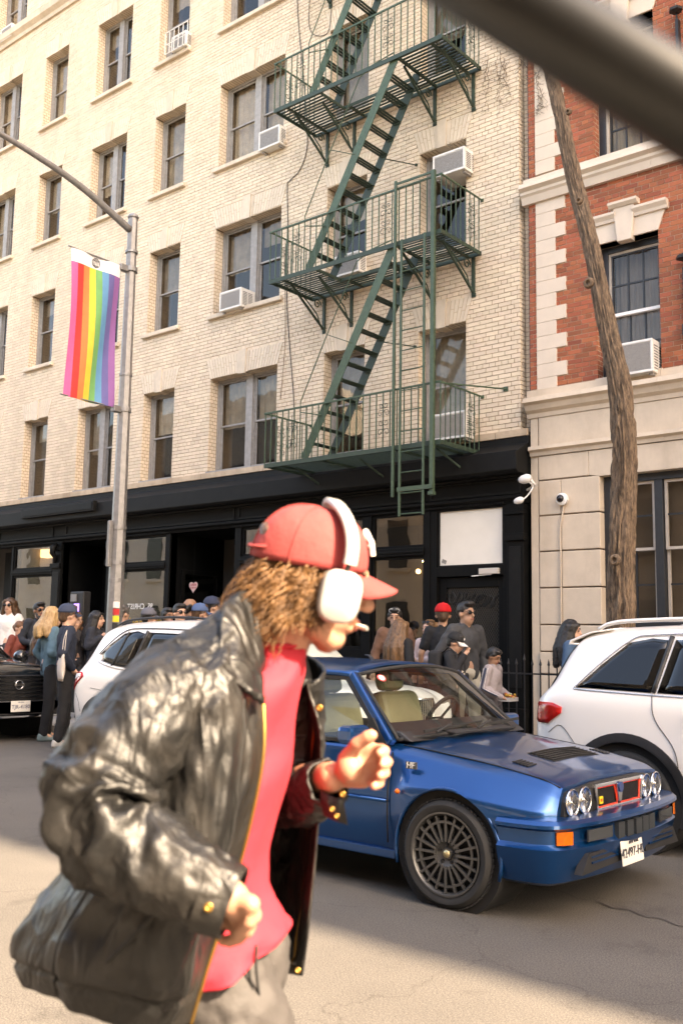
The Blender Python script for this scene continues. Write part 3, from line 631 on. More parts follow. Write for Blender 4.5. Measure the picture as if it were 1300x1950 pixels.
# first and second floor windows
for (a, b) in RW[:1]:
    for k, (c, d) in enumerate(RZ):
        w = P_('window', M_nav, (a, a+.10, D+.17, D+.35, c, d), (b-.035, b, D+.17, D+.35, c, d), (a+.10, b-.035, D+.17, D+.35, d-.09, d), (a+.10, b-.035, D+.17, D+.35, c, c+.03), bevel=.006, parent=red)
        P_('window_trim', M_trim, (a+.10, a+.135, D+.19, D+.3, c+.03, d-.09), (b-.07, b-.035, D+.19, D+.3, c+.03, d-.09), (a+.135, b-.07, D+.19, D+.3, d-.125, d-.09), bevel=.004, parent=w)
        zm = lerp(c, d, .48)
        muntin_sash(w, a+.135, b-.07, zm-.02, d-.125, D+.20, 3, 2, M_nav, M_nav, t=.022); muntin_sash(w, a+.135, b-.07, c+.03, zm+.02, D+.24, 3, 2, M_nav, M_nav, t=.022)
        MB().box(a+.135, b-.07, D+.185, D+.235, zm-.022, zm+.022).build('meeting_rail', M_white, w)
        cm = [mat('mauve_curtain', (.36,.31,.29), .9, var=.25, vscale=6, stretch=(6,6,.5)), mat('gold_curtain', (.62,.48,.28), .8, var=.25, vscale=5, stretch=(5,5,.5)), M_white][k]
        P = [[(lerp(a+.1, b-.05, i/20), D+.42+.015*math.sin(i*2.1), z) for z in (c, d)] for i in range(21)]; MB().grid(P).build('curtain', cm, w)
        MB().box(a-.02, b+.02, D-.03, D+.17, c-.05 if k == 0 else c-.01, c).build('sill', M_lime2, red)
    # stone lintel with keystone
    for k, (c, d) in enumerate(RZ[:2]):
        l = MB().prism([(a-.005,d),(b+.005,d),(b+.14,d+.36),(a-.14,d+.36)], D-.022, D+.17).build('lintel', M_lime2, red, bevel=.004); xc = (a+b)/2
        for u0, u1 in ((a-.15, xc-.12), (xc+.12, b+.15)): MB().prism([(D,d+.26),(D-.05,d+.26),(D-.06,d+.3),(D-.10,d+.35),(D-.10,d+.385),(D,d+.385)], u0, u1, ax='X').build('lintel_cap', M_lime2, l)
        MB().prism([(xc-.10,d-.05),(xc+.10,d-.05),(xc+.15,d+.43),(xc-.15,d+.43)], D-.075, D+.05).build('keystone', M_lime2, l, bevel=.008)
        MB().prism([(D,d+.43),(D-.09,d+.43),(D-.13,d+.47),(D-.13,d+.505),(D,d+.505)], xc-.205, xc+.205, ax='X').build('keystone_cap', M_lime2, l)
# ================================================================== BUILDINGS OUTSIDE THE PICTURE (they shade, bounce and mirror)
def plain_block(name, label, x0, x1, y0, y1, h, m, face=None, mt=None):
    t = empty(name, ((x0+x1)/2, (y0+y1)/2, 0), 0, label, 'building'); MB().box(x0, x1, y0, y1, -.1, h).build('wall', m, t)
    MB().box(x0-.15, x1+.15, y0-.15, y1+.15, h, h+.5).build('parapet', mt or m, t)
    if face is not None:
        k = 0
        for zz in [1.2+3.2*i for i in range(int((h-2)/3.2))]:
            xx = x0+1.1
            while xx < x1-1.5:
                wn = MB().box(xx, xx+1.05, face-.04, face+.05, zz, zz+1.9).build('window', mat('opposite_window', (.03,.032,.035), .15), t); MB().box(xx-.1, xx+1.15, face-.02, face+.12, zz-.12, zz).build('sill', mt or m, wn); xx += 2.5; k += 1
M_opp = mat('opposite_white_wall', (.72,.68,.61), .8, var=.06, vscale=1)
M_opp2 = mat('opposite_tan_wall', (.5,.40,.30), .8, var=.1, vscale=1)
plain_block('white_building', 'white walled building across the street, seen only mirrored in glass', -64, -27.5, -16, -6.2, 12, M_opp, -6.2)
plain_block('tan_building', 'low tan building across the street behind the camera', -27, -4, -16, -6.2, 9.5, M_opp2, -6.2)
plain_block('corner_building', 'tan corner building across the street beyond the camera', -3.5, 22, -18, -6.2, 11, M_opp2, -6.2)
# unseen block added to stop the sun: everything beyond its corner line stays in its shade
BX = 30.0; BYE = 4.0 + math.tan(SUN_AZ)*(BX+2.6)
plain_block('shade_block', 'tall pale unseen block added to shade the street and facades', BX, BX+16, BYE, BYE+34, 66, mat('shade_block_wall', (.5,.43,.35), .8))
plain_block('row_house', 'tan row house continuing the street wall to the right', 9.2, 26, D, D+11, 15, M_opp2)
plain_block('row_house', 'tan row house continuing the street wall to the left', -50, -27.05, D, D+11, 17, M_opp2)
# ================================================================== FIRE ESCAPE
M_green = mat('green_iron_paint', (.043, .075, .041), .55, var=.3, vscale=18, bump=.2, bscale=60, dirt=.25)
M_green_d = mat('dark_green_iron', (.021, .039, .024), .6, var=.3, vscale=18)
fe = empty('fire_escape', (-9.3, D, 0), 0, 'green iron fire escape with zigzag stairs and drop ladder on the beige facade', 'fire escape')
FX0, FX1, FF, FB = -11.0, -7.63, 11.2, 12.27
def spiral(c, r, turns, a0, ax1, ax2, sgn=1, n=16):
    return [c+ax1*(r*(1-.8*t/n)*math.cos(a0+sgn*turns*2*math.pi*t/n))+ax2*(r*(1-.8*t/n)*math.sin(a0+sgn*turns*2*math.pi*t/n)) for t in range(n+1)]
def scrollwork(c, ax1, parent, h=.62):
    """pair of stacked S scrolls in the railing plane"""
    mb = MB(); up = Vector((0,0,1)); c = Vector(c); ax1 = Vector(ax1)
    mb.tube([c, c+up*h], .005, 5)
    for k, (zz, r) in enumerate(((.12,.06), (.26,.05), (.40,.06), (.52,.045))):
        for sg in (-1, 1):
            mb.tube(spiral(c+up*zz+ax1*(sg*r*.95), r, 1.1, math.pi if sg > 0 else 0, ax1, up, sg*(1 if k % 2 else -1)), .0048, 5)
    return tag(mb.build('scrollwork', M_green_d, parent, smooth=True), kind='stuff')
PZ = [4.28, 7.33, 10.31, 13.3]
for k, z in enumerate(PZ):
    hole = (-10.02, -8.48) if k > 0 else None
    pf = MB(); t = .022                                     # angle-iron frame
    pf.box(FX0, FX1, FF-.01, FF+.012, z-.07, z).box(FX0, FX1, FB-.03, FB-.008, z-.06, z).box(FX0, FX0+.014, FF, FB, z-.06, z).box(FX1-.014, FX1, FF, FB, z-.06, z)
    if hole: pf.box(hole[0], hole[1], 11.84, 11.855, z-.05, z).box(hole[0]-.015, hole[0], FF, 11.85, z-.05, z).box(hole[1], hole[1]+.015, FF, 11.85, z-.05, z)
    for xx in (-10.75, -9.9, -8.45, -7.85): pf.box(xx-.02, xx+.02, (11.86 if hole and hole[0] < xx < hole[1] else FF+.02), FB-.03, z-.055, z-.022)
    pl = pf.build('platform', M_green_d, fe); y = FF+.06
    while y < FB-.05:
        segs = [(FX0+.014, FX1-.014)] if not (hole and y < 11.85) else [(FX0+.014, hole[0]-.015), (hole[1]+.015, FX1-.014)]
        for a, b in segs: MB().box(a, b, y, y+.036, z-.022, z-.012).build('slat', M_green_d, pl)
        y += .074
    # railing: top rail, balusters, scrolls
    rl = MB(); zt = z+.82
    rl.bar((FX0-.03, FF, zt), (FX1+.02, FF, zt), .022, .03).bar((FX0, FF, zt), (FX0, FB+.03, zt), .02, .026).bar((FX1, FF, zt), (FX1, FB+.03, zt), .02, .026)
    for xx in (FX0, FX1): rl.cbox((xx, FB+.02, zt), .05, .02, .05)
    ra = rl.build('railing', M_green, fe, bevel=.004); n = 27
    for i in range(n+1):
        xx = lerp(FX0, FX1, i/n); MB().bar((xx, FF, z-.06), (xx, FF, zt), .014, .014, up=(0,1,0)).build('baluster', M_green, ra)
    for xx in (FX0, FX1):
        for i in range(1, 9): yy = lerp(FF, FB, i/8.6); MB().bar((xx, yy, z-.05), (xx, yy, zt), .012, .012, up=(0,1,0)).build('baluster', M_green, ra)
    for xx in (-10.42, -8.62): scrollwork((xx, FF-.004, z+.1), (1,0,0), ra)
    scrollwork((FX1-.004, 12.0, z+.12), (0,1,0), ra); scrollwork((FX0+.004, 11.55, z+.12), (0,1,0), ra)
    # brackets under the platform
    if k > 0:
        for xx in (-10.75, -10.15, -8.5, -7.78):
            b = MB(); b.bar((xx, FB+.02, z-.03), (xx, FB+.02, z-.64), .05, .05, up=(0,1,0)).bar((xx, FF+.25, z-.05), (xx, FB, z-.60), .03, .03).tube([(xx, FF+.3, z-.07), (xx, 11.85, z-.22), (xx, 12.1, z-.38), (xx, 12.22, z-.60)], .012, 6)
            b.tube(spiral(Vector((xx, 12.1, z-.2)), .09, 1.4, 0, Vector((0,1,0)), Vector((0,0,1))), .011, 6); b.cbox((xx, FB+.03, z-.64), .07, .04, .06)
            b.build('bracket', M_green_d, fe)
    else:
        for xx in (-10.6, -9.3, -7.9): MB().bar((xx, FF+.3, z-.05), (xx+.12, 11.95, z-.28), .025, .025).build('strut', M_green_d, fe)
# stairs
for k in range(3):
    z0, z1 = PZ[k], PZ[k+1]; xa, xb = -10.16, -8.52; d = Vector((xb-xa, 0, z1-z0))
    for nm, yy in (('stringer', 11.235), ('stringer', 11.80)):
        MB().bar((xa-.03, yy, z0+.0), (xb+.02, yy, z1-.02), .012, .15, up=(-1,0,.5)).build(nm, M_green if yy < 11.5 else M_green_d, fe)
    n = 13
    for i in range(1, n):
        c = Vector((xa, 0, z0))+d*(i/n); tr = MB()
        for j in (-.075, -.02, .035): tr.box(c.x+j, c.x+j+.04, 11.24, 11.795, c.z-.01, c.z)
        tr.bar((c.x-.05, 11.25, c.z-.03), (c.x+.07, 11.25, c.z-.03), .02, .03).bar((c.x-.05, 11.79, c.z-.03), (c.x+.07, 11.79, c.z-.03), .02, .03); tr.build('tread', M_green_d, fe)
    off = Vector((-.42, 0, .30)); a = Vector((xa, 11.2, z0)); hr = MB()
    hr.tube([a+d*.20+Vector((0,0,.03)), a+d*.16+off*.85, a+d*.20+off, a+d*.5+off*1.02, a+d*.86+off*1.0, a+d*.93+off*.7, a+d*1.0+Vector((.0,0,.05))], .0095, 6)
    hr.tube([a+d*.52+off*1.02, a+d*.55+Vector((0,.03,0))], .007, 6); hr.build('stair_handrail', M_green, fe, smooth=True)
    q = Vector((xa, 11.81, z0))+d*.6; MB().tube([q, (q.x+.32, D, q.z-.02)], .009, 6).tube([(q.x+.315, D-.03, q.z-.02), (q.x+.325, D+.01, q.z-.02)], .022, 8).build('wall_tie', M_green_d, fe)
# drop ladder in its guide posts
MB().bar((-8.41, 11.155, 3.53), (-8.41, 11.155, 8.25), .042, .03, up=(0,1,0)).build('guide_post', M_green, fe, bevel=.003)
MB().bar((-7.735, 11.155, 3.50), (-7.735, 11.155, 8.22), .062, .05, up=(0,1,0)).cbox((-7.735, 11.15, 3.53), .09, .07, .05).build('guide_post', M_green, fe, bevel=.003)
MB().bar((-8.41, 11.155, 8.2), (-7.735, 11.155, 8.2), .02, .03).build('guide_post_head', M_green, fe)
ld = MB().bar((-8.265, 11.12, 3.24), (-8.265, 11.12, 7.3), .035, .018, up=(0,1,0)).bar((-7.86, 11.12, 3.24), (-7.86, 11.12, 7.3), .035, .018, up=(0,1,0)).bar((-8.30, 11.12, 3.62), (-7.70, 11.12, 3.62), .03, .06).build('drop_ladder', M_green, fe)
for i in range(14): MB().tube([(-8.265, 11.12, 3.27+i*.295), (-7.86, 11.12, 3.27+i*.295)], .009, 6).build('rung', M_green, ld)
MB().tube([(FX1, FF, 5.08), (-7.24, D-.01, 5.16)], .012, 6).cbox((-7.24, D-.005, 5.16), .07, .02, .07).build('wall_tie', M_green, fe)

# ================================================================== WINDOW AIR CONDITIONERS
M_acw = mat('white_enamel', (.68, .65, .60), .45, var=.08, vscale=9, dirt=.3); M_acg = mat('grey_louvre', (.33, .31, .29), .6, var=.2, vscale=30, metal=.2); M_acv = mat('vent_dark', (.06,.06,.06), .7)
def air_con(c, w, h, dep, label, cage=False):
    """c = centre of the outer face; sticks out of the window behind"""
    x, y, z = c; t = empty('air_conditioner', c, 0, label, 'air conditioner', 'window air conditioners on the facades')
    MB().box(x-w/2, x+w/2, y+.012, y+dep, z-h/2, z+h/2).build('housing', M_acw, t, bevel=.012)
    f = MB(); f.box(x-w/2, x+w/2, y, y+.014, z+h/2-.035, z+h/2).box(x-w/2, x+w/2, y, y+.014, z-h/2, z-h/2+.035).box(x-w/2, x-w/2+.03, y, y+.014, z-h/2+.035, z+h/2-.035).box(x+w/2-.03, x+w/2, y, y+.014, z-h/2+.035, z+h/2-.035); f.build('frame', M_acw, t, bevel=.004)
    n = int((h-.07)/.014); g = MB()
    for i in range(n): zz = z-h/2+.038+i*.014; g.box(x-w/2+.03, x+w/2-.03, y+.003, y+.011, zz, zz+.008)
    tag(g.build('grille', M_acg, t), kind='stuff')
    for sx in (-1, 1):
        v = MB()
        for i in range(9):
            for j in range(2): v.box(x+sx*w/2-.002, x+sx*w/2+.003, y+.05+j*(dep*.33), y+.05+j*(dep*.33)+dep*.26, z-h/2+.05+i*(h-.1)/9, z-h/2+.05+i*(h-.1)/9+.012)
        tag(v.build('side_vents', M_acv, t), kind='stuff')
    for xs_ in (x-w/2+.03, x+w/2-.08): MB().box(xs_, xs_+.05, y+.06, y+dep, z-h/2-.03, z-h/2).build('support', M_acg, t)
    if cage:
        cg = MB()
        for i in range(6): cg.bar((x-w/2-.12+i*(w+.24)/5, y-.06, z-h/2-.05), (x-w/2-.12+i*(w+.24)/5, y-.06, z+h/2+.12), .012, .012, up=(0,1,0))
        for zz in (z-h/2-.04, z, z+h/2+.11): cg.bar((x-w/2-.12, y-.06, zz), (x+w/2+.12, y-.06, zz), .012, .012)
        for xx in (x-w/2-.12, x+w/2+.12): cg.bar((xx, y-.06, z+.05), (xx, y+.3, z+.05), .012, .012)
        cg.build('guard_cage', M_acw, t)
for (px, py, y, w, h, dep, lab, cg) in ((438, 570, 12.12, .56, .36, .42, 'white air conditioner on the sill of the double window left of the lower stairs', 0),
    (512, 262, 12.12, .52, .36, .42, 'white air conditioner in the right half of the upper double window', 0),
    (658, 503, 12.1, .56, .36, .45, 'white air conditioner behind the stairs just above the middle platform', 0),
    (853, 309, 12.05, .58, .36, .5, 'white air conditioner mounted at the top of the window by the middle platform', 0),
    (851, 811, 12.02, .62, .40, .5, 'white air conditioner behind the lowest railing beside the drop ladder', 0),
    (340, 78, 12.16, .44, .32, .35, 'caged air conditioner in the single window at the top', 1),
    (12, 62, 12.16, .5, .34, .35, 'air conditioner at the upper left corner above the belt course', 0),
    (1198, 682, 12.1, .62, .44, .45, 'white air conditioner in the red brick house window behind the tree', 0)):
    p = atY(px, py, y); air_con((p.x, y, p.z), w, h, dep, lab, cg)

# ================================================================== STREET LAMP AND BANNER
M_galv = mat('galvanised_steel', (.25, .24, .23), .5, .5, var=.18, vscale=12, dirt=.25)
LX, LY = -12.3, 9.4
lamp = empty('street_lamp', (LX, LY, .15), 0, 'grey steel street lamp post with long curved arm at the kerb', 'street lamp')
ztop = atY(252, 415, LY).z
MB().lathe([(.125,.15),(.125,.6),(.118,2.2),(.098,4.6),(.075,ztop),(.0,ztop+.02)], (LX, LY, 0), n=8).build('pole', M_galv, lamp)
MB().lathe([(.21,.15),(.21,.5),(.16,.62),(.13,.66)], (LX, LY, 0), n=8).build('base', M_galv, lamp); MB().lathe([(.085,ztop-.02),(.092,ztop),(.06,ztop+.05),(0,ztop+.07)], (LX, LY, 0), n=12).build('finial', M_galv, lamp, smooth=True)
arm = [atX(px, py, LX) for px, py in ((247, 437), (215, 408), (170, 368), (120, 330), (70, 297), (20, 266))]; d = (arm[-1]-arm[-2])
arm += [arm[-1]+d*.9+Vector((0,0,-.02)), arm[-1]+d*1.9+Vector((0,0,-.1))]
MB().tube(cat(arm, 6), [lerp(.062, .034, i/42) for i in range(43)], 10).build('arm', M_galv, lamp, smooth=True)
e = arm[-1]; MB().lathe([(0,.42),(.06,.36),(.1,.2),(.11,.0),(.09,-.14),(.04,-.18)], e, 'Y', 14).build('lamp_head', M_galv, lamp, smooth=True)
for px, py in ((233, 578-40), (226, 735)): pass
for z in (2.35, 2.62, 3.15, 5.55, 7.55): MB().lathe([(.118,z-.03),(.118,z+.03)] if z < 4 else [(.10,z-.02),(.10,z+.02)], (LX, LY, 0), n=16).build('band', M_galv, lamp)
MB().box(LX-.03, LX+.03, LY-.19, LY-.12, 2.55, 3.25).build('cable_box', M_galv, lamp, bevel=.01)
for i, c in enumerate(((.8,.75,.68), (.55,.04,.04), (.75,.6,.05), (.03,.03,.03), (.7,.66,.6), (.35,.12,.3))):
    z = 1.98-i*.105; MB().box(LX+.085, LX+.118, LY-.10, LY-.0, z-.045, z+.045).build('sticker', mat('sticker_%d' % i, c, .6), lamp)
# rainbow banner on two rods
bt = [atX(138, 478, LX), atX(230, 500, LX)]; bb = [atX(118, 752, LX), atX(217, 775, LX)]
BZ1 = (bt[0].z+bt[1].z)/2; BZ0 = (bb[0].z+bb[1].z)/2; BY0 = (bt[0].y+bb[0].y)/2; BY1 = (bt[1].y+bb[1].y)/2
ban = empty('rainbow_banner', (LX, LY, BZ0), 0, 'rainbow striped street banner with white top hung on the lamp post', 'banner')
def bpt(u, v):                                            # u across (0 = street end), v down
    y = lerp(BY0, BY1, u); z = lerp(BZ1, BZ0, v); x = LX+.045*math.sin(u*3.0+v*2.2)*math.sin(math.pi*min(1, v*1.0))+.02*math.sin(v*6+u*9)
    return (x, y+.02*math.sin(v*3.1)*(1-u), z-.015*math.sin(u*math.pi)*(1 if v > .5 else -.3))
SC_ = [(.62,.10,.26), (.56,.035,.03), (.60,.19,.06), (.66,.50,.06), (.13,.33,.11), (.09,.25,.42), (.11,.10,.27), (.25,.10,.28)]
for i, c in enumerate(SC_):
    P = [[bpt((i+a/6)/8, .09+.91*b/40) for b in range(41)] for a in range(7)]; MB().grid(P).build('stripe', mat('banner_stripe_%d' % i, c, .75, var=.08, vscale=6, bump=.15, bscale=300), ban, smooth=True)
MB().grid([[bpt(a/20, .09*b/6) for b in range(7)] for a in range(21)]).build('white_band', mat('banner_white', (.72,.69,.66), .8), ban, smooth=True)
ec = Vector(bpt(.5, .047)); y1 = Vector((0,1,0)); z1 = Vector((0,0,1)); em = MB(); M_ink = mat('grey_ink', (.10,.10,.10), .7)
em.tube([ec+Vector((.012,0,0))+y1*(.07*math.cos(a*math.pi/12))+z1*(.07*math.sin(a*math.pi/12)) for a in range(25)], .006, 5, cap=False)
for q in ([(-.04,-.03),(-.04,.03),(0,.055),(.04,.03),(.04,-.03)], [(-.02,-.04),(-.015,.02),(0,.03)], [(.02,-.04),(.015,.02),(0,.03)], [(-.06,-.045),(.06,-.045)]): em.tube([ec+Vector((.012,0,0))+y1*a+z1*b for a, b in q], .005, 4)
em.build('emblem', M_ink, ban)
for z in (BZ1, BZ0):
    MB().tube([(LX, LY-.05, z), (LX+.0, BY0-.05, z+.01)], .012, 8).build('rod', M_galv, ban); MB().cbox((LX, LY-.14, z-.02), .1, .16, .1).lathe([(.11,z-.05),(.11,z+.03)], (LX, LY, 0), n=12).build('clamp', M_galv, ban, bevel=.01)

# ================================================================== STREET TREE
M_bark = mat('locust_bark', (.25, .165, .10), .9, col2=(.04, .027, .018), vscale=16, bump=1.0, bscale=30, stretch=(3.2,3.2,.7)); M_twig = mat('dry_twig', (.11, .075, .05), .9)
TY = 9.7
tree = empty('street_tree', (atY(1182, 1190, TY).x, TY, .15), 0, 'bare street tree with rough leaning trunk before the limestone base', 'tree')
path = []
for px, py, w in ((1184,1262,60), (1182,1190,55), (1182,1080,50), (1185,960,48), (1187,850,46), (1179,745,43), (1155,620,35), (1125,470,32), (1090,330,29), (1066,215,26), (1040,110,24), (1012,0,21)):
    p = atY(px, py, TY+(1262-py)*.0002); path.append((p.x, p.y, p.z, w/2/1895.83*(p-CAMP).dot(_fw)*.88))
p = path[0]; path = [(p[0]+.01, p[1], .15, p[3]*1.35), (p[0], p[1], .5, p[3]*1.08)]+path
def bark_tube(path, n, seed, amp, per=10):
    P = cat(path, per); mb = MB(); rows = []
    for i, q in enumerate(P):
        c = Vector(q[:3]); d = (Vector(P[min(i+1, len(P)-1)][:3])-Vector(P[max(0, i-1)][:3])).normalized(); u = d.cross(Vector((0,1,0))).normalized(); w = d.cross(u); row = []
        for j in range(n):
            a = 2*math.pi*j/n; pos = Vector((math.cos(a)*3.1, math.sin(a)*3.1, c.z*1.3)); wob = noise.noise(pos+Vector((seed,0,0)))*.9
            rd = abs(noise.noise(Vector((math.cos(a)*5.5+wob, math.sin(a)*5.5, c.z*2.2+wob*1.5))))*1.9; fine = noise.noise(Vector((math.cos(a)*11, math.sin(a)*11, c.z*7)))
            bulge = noise.noise(Vector((math.cos(a)*.8, math.sin(a)*.8, c.z*1.1+5)))*.10
            r = q[3]*(1+bulge+amp*(min(rd, .8)-.35)+amp*.25*fine); row.append(c+(u*math.cos(a)+w*math.sin(a))*r)
        rows.append(row)
    mb.grid(rows, closeu=True); mb.add(rows[-1], [tuple(range(n))]); return mb
bark_tube(path, 84, 3, .42, 24).build('trunk', M_bark, tree, smooth=True)
for px, py, r in ((1180, 1068, .05), (1130, 545, .05), (1112, 390, .035), (1092, 222, .03)):      # branch scars
    c = atY(px, py, TY-.02); rr_ = .11; pts = [c+Vector((0,-.10,0)), c+Vector((.0,-.145,.015))]; MB().lathe([(r*1.25,0),(r*1.1,-.03),(r*.6,-.04),(r*.45,-.015),(0,-.01)], c+Vector((0,-.115,0)), 'Y', 14).build('branch_scar', M_bark, tree, smooth=True)
rg = random.Random(5); cr = MB(); top = Vector(path[-1][:3])
def limb(p, d, r, L, lev, mb):
    pts = [p]; rs = [r]; q = p.copy(); dd = d.copy()
    for i in range(6):
        dd = (dd+Vector((rg.uniform(-.25,.25), rg.uniform(-.25,.25), rg.uniform(-.1,.22)))).normalized(); q = q+dd*L/6; pts.append(q); rs.append(r*(1-.13*(i+1)))
    mb.tube(pts, rs, 6 if lev < 2 else 4)
    if lev < 3:
        for i in (2, 3, 4, 5, 6):
            if rg.random() < .85:
                a = rg.uniform(0, 6.28); nd = (dd*.6+Vector((math.cos(a), math.sin(a), rg.uniform(.0,.6)))).normalized(); limb(pts[i], nd, rs[i]*.55, L*.62, lev+1, mb)
limb(top, Vector((-.35, -.1, 1)).normalized(), .11, 3.2, 0, cr); limb(top, Vector((.6, .2, 1)).normalized(), .09, 3.0, 0, cr); limb(top, Vector((-.2, -.7, .9)).normalized(), .08, 3.0, 0, cr)
cr.build('crown', M_bark, tree)
MB().box(tree.location.x-.75, tree.location.x+.75, TY-.55, TY+.75, .1, .17).build('tree_pit_soil', mat('soil', (.06,.045,.03), .95, bump=.8, bscale=20), tree)
# dry vines hanging on the wall corner
def vines(label, px0, px1, py0, py1, y, n, seed):
    r = random.Random(seed); mb = MB()
    for i in range(n):
        x = r.uniform(px0, px1); yy = r.uniform(py0, py0+(py1-py0)*.4); pts = []
        L = r.uniform(.35, 1)*(py1-yy)
        for k in range(14):
            p = atY(x, yy, y); p.y = y+r.uniform(-.02,.01); pts.append(p); x += r.uniform(-3.5, 4); yy += L/14
            if r.random() < .6: mb.tube([p, p+Vector((r.uniform(-.13,.13), -.02, r.uniform(-.1,.08)))], [.0035, .002], 4)
        mb.tube(pts, [.0055-.0003*k for k in range(14)], 4)
    o = mb.build('dry_vine', M_twig); tag(o, label, 'vine')
vines('leafless vine on the beige brick corner near the top', 925, 965, 75, 235, D-.02, 6, 1); vines('leafless vine across the party wall by the downpipe', 985, 1015, 100, 185, D-.03, 3, 2); vines('leafless vine hanging over the pale quoins', 1022, 1042, 130, 275, D-.04, 4, 4)
# ================================================================== WALL CABLES
M_cab = mat('black_cable', (.02,.02,.02), .6)
def cable(pts, r, label, name='wall_cable', m=None, y=D-.012):
    P = cat([tuple(atY(a, b, y)) for a, b in pts], 5); o = MB().tube(P, r, 5).build(name, m or M_cab, smooth=True); return tag(o, label, 'cable')
cable([(565,-40), (568,40), (578,150), (585,250), (583,290), (570,325), (551,345), (547,360), (549,480), (546,560), (550,640), (560,780), (553,850)], .008, 'thin black cable running down the brick left of the fire escape')
cable([(592,-40), (588,40), (598,66), (625,60), (632,0), (640,-40)], .006, 'thin cable looping beside the top stair')
cable([(541,470), (543,640), (534,760)], .005, 'faint cable beside the middle double window', m=mat('brown_cable', (.2,.14,.09), .7))
# ================================================================== SECURITY CAMERAS
M_cw = mat('white_plastic', (.72,.69,.65), .35); M_lens = mat('black_lens', (.01,.01,.012), .08)
c = atY(1068, 950, 12.2); sc = empty('security_camera', (c.x, D-.03, c.z), 0, 'white dome security camera on the limestone wall', 'camera')
MB().lathe([(.075,-.02),(.085,-.05),(.085,-.085),(.06,-.10)], (c.x, D-.01, c.z), 'Y', 20).build('housing', M_cw, sc, smooth=True, angle=40); MB().lathe([(.055,-.09),(.052,-.115),(.035,-.14),(0,-.15)], (c.x-.012, D-.01, c.z+.004), 'Y', 16).build('lens_dome', M_lens, sc, smooth=True)
tag(MB().tube([(c.x+.012, D-.048, c.z-.07), (-6.369+.0, D-.052, 3.1), (-6.369, D-.052, 1.45)], .011, 6).build('conduit', M_lime), 'thin stone coloured conduit below the dome camera', 'conduit')
for px, py, lab, dx in ((1000, 912, 'white bullet security camera at the shopfront corner', -.06), (988, 953, 'small white camera on a curved stalk under the bullet camera', -.05)):
    c = atY(px, py, 12.0); sc = empty('security_camera', c, 0, lab, 'camera'); r = .062 if py < 930 else .047
    MB().tube([c+Vector((r*1.3,0,.02)), c+Vector((r*.6,0,.008)), c, c+Vector((-r*.9,-.01,-.01)), c+Vector((-r*1.5,-.02,-.015))], [r*.55, r, r*1.05, r*.9, r*.5], 14).build('housing', M_cw, sc, smooth=True)
    MB().tube([c+Vector((-r*1.45,-.02,-.014)), c+Vector((-r*1.7,-.022,-.016))], r*.38, 10).build('lens', M_lens, sc)
    if py < 930: MB().tube([c+Vector((r,0,0)), c+Vector((.10,.1,-.08)), (XE, SY-.02, c.z-.12)], .018, 8).build('mount', M_cw, sc, smooth=True)
    else: MB().tube(cat([tuple(c+Vector((r,0,0))), tuple(c+Vector((.12,.03,.07))), tuple(c+Vector((.17,.08,.2))), (XE-.01, SY-.03, c.z+.3)], 4), .010, 6).build('mount', M_cw, sc, smooth=True)
# ================================================================== IRON RAILINGS, PHONE, BRACKET
M_iron = mat('black_iron', (.012,.012,.013), .5, var=.3, vscale=20)
ra = empty('iron_railing', (-6.6, 11.4, .15), 0, 'low black iron railing with spear tips before the limestone base', 'railing')
zr = 1.12; RY = 11.35
MB().bar((-7.35, RY, zr), (-4.2, RY, zr), .03, .02).bar((-7.35, RY, .35), (-4.2, RY, .35), .03, .02).bar((-7.35, RY, zr), (-7.35, D, zr), .03, .02).build('rail', M_iron, ra); x = -7.35; i = 0
while x < -4.2: 
    h_ = zr+.1 if i % 8 else zr+.16
    MB().tube([(x, RY, .15), (x, RY, h_), (x, RY, h_+.02), (x, RY, h_+.09)], [.009, .009, .018, .002], 6).build('picket', M_iron, ra); x += .115; i += 1
pb = empty('payphone_kiosk', (-16.0, 10.9, .15), 0, 'black public phone kiosk with lit purple screen before the house door', 'kiosk')
c = atY(147, 1160, 10.9); MB().box(c.x-.2, c.x+.2, 10.88, 11.05, .15, c.z+.32).build('case', M_iron, pb, bevel=.02); MB().box(c.x-.06, c.x+.09, 10.87, 10.885, c.z-.16, c.z+.1).build('screen', mat('lit_purple_screen', (.20,.13,.55), .3, emit=.7), pb); MB().box(c.x-.16, c.x-.0, 10.86, 10.885, c.z+.14, c.z+.27).build('header', mat('kiosk_grey', (.2,.2,.2), .4), pb); MB().box(c.x-.15, c.x-.09, 10.85, 10.9, c.z-.15, c.z+.08).build('handset', M_iron, pb, bevel=.02); pb.location.x = pb.location.x
# wall lantern brackets of the red house at the right edge
for z0, z1, lab in ((5.55, 6.45, 'black iron lantern bracket on red brick at the right edge'), (9.0, 9.9, 'black iron bracket at the top right corner')):
    lb = empty('wall_lantern', (-4.62, D, z0), 0, lab, 'lantern')
    MB().bar((-4.56, D-.08, z0), (-4.56, D-.08, z1), .018, .018, up=(0,1,0)).build('stem', M_iron, lb); MB().lathe([(.02,z1-.02),(.09,z1),(.095,z1+.03),(.05,z1+.06),(.01,z1+.08)], (-4.56, D-.1, 0), n=6).build('hood', M_iron, lb); MB().box(-4.60, -4.46, D-.12, D, z0-.12, z0+.04).build('lantern_box', M_iron, lb, bevel=.02)
    MB().box(-4.58, -4.54, D-.09, D+.005, z0+.1, z1-.1).build('backplate', M_iron, lb)
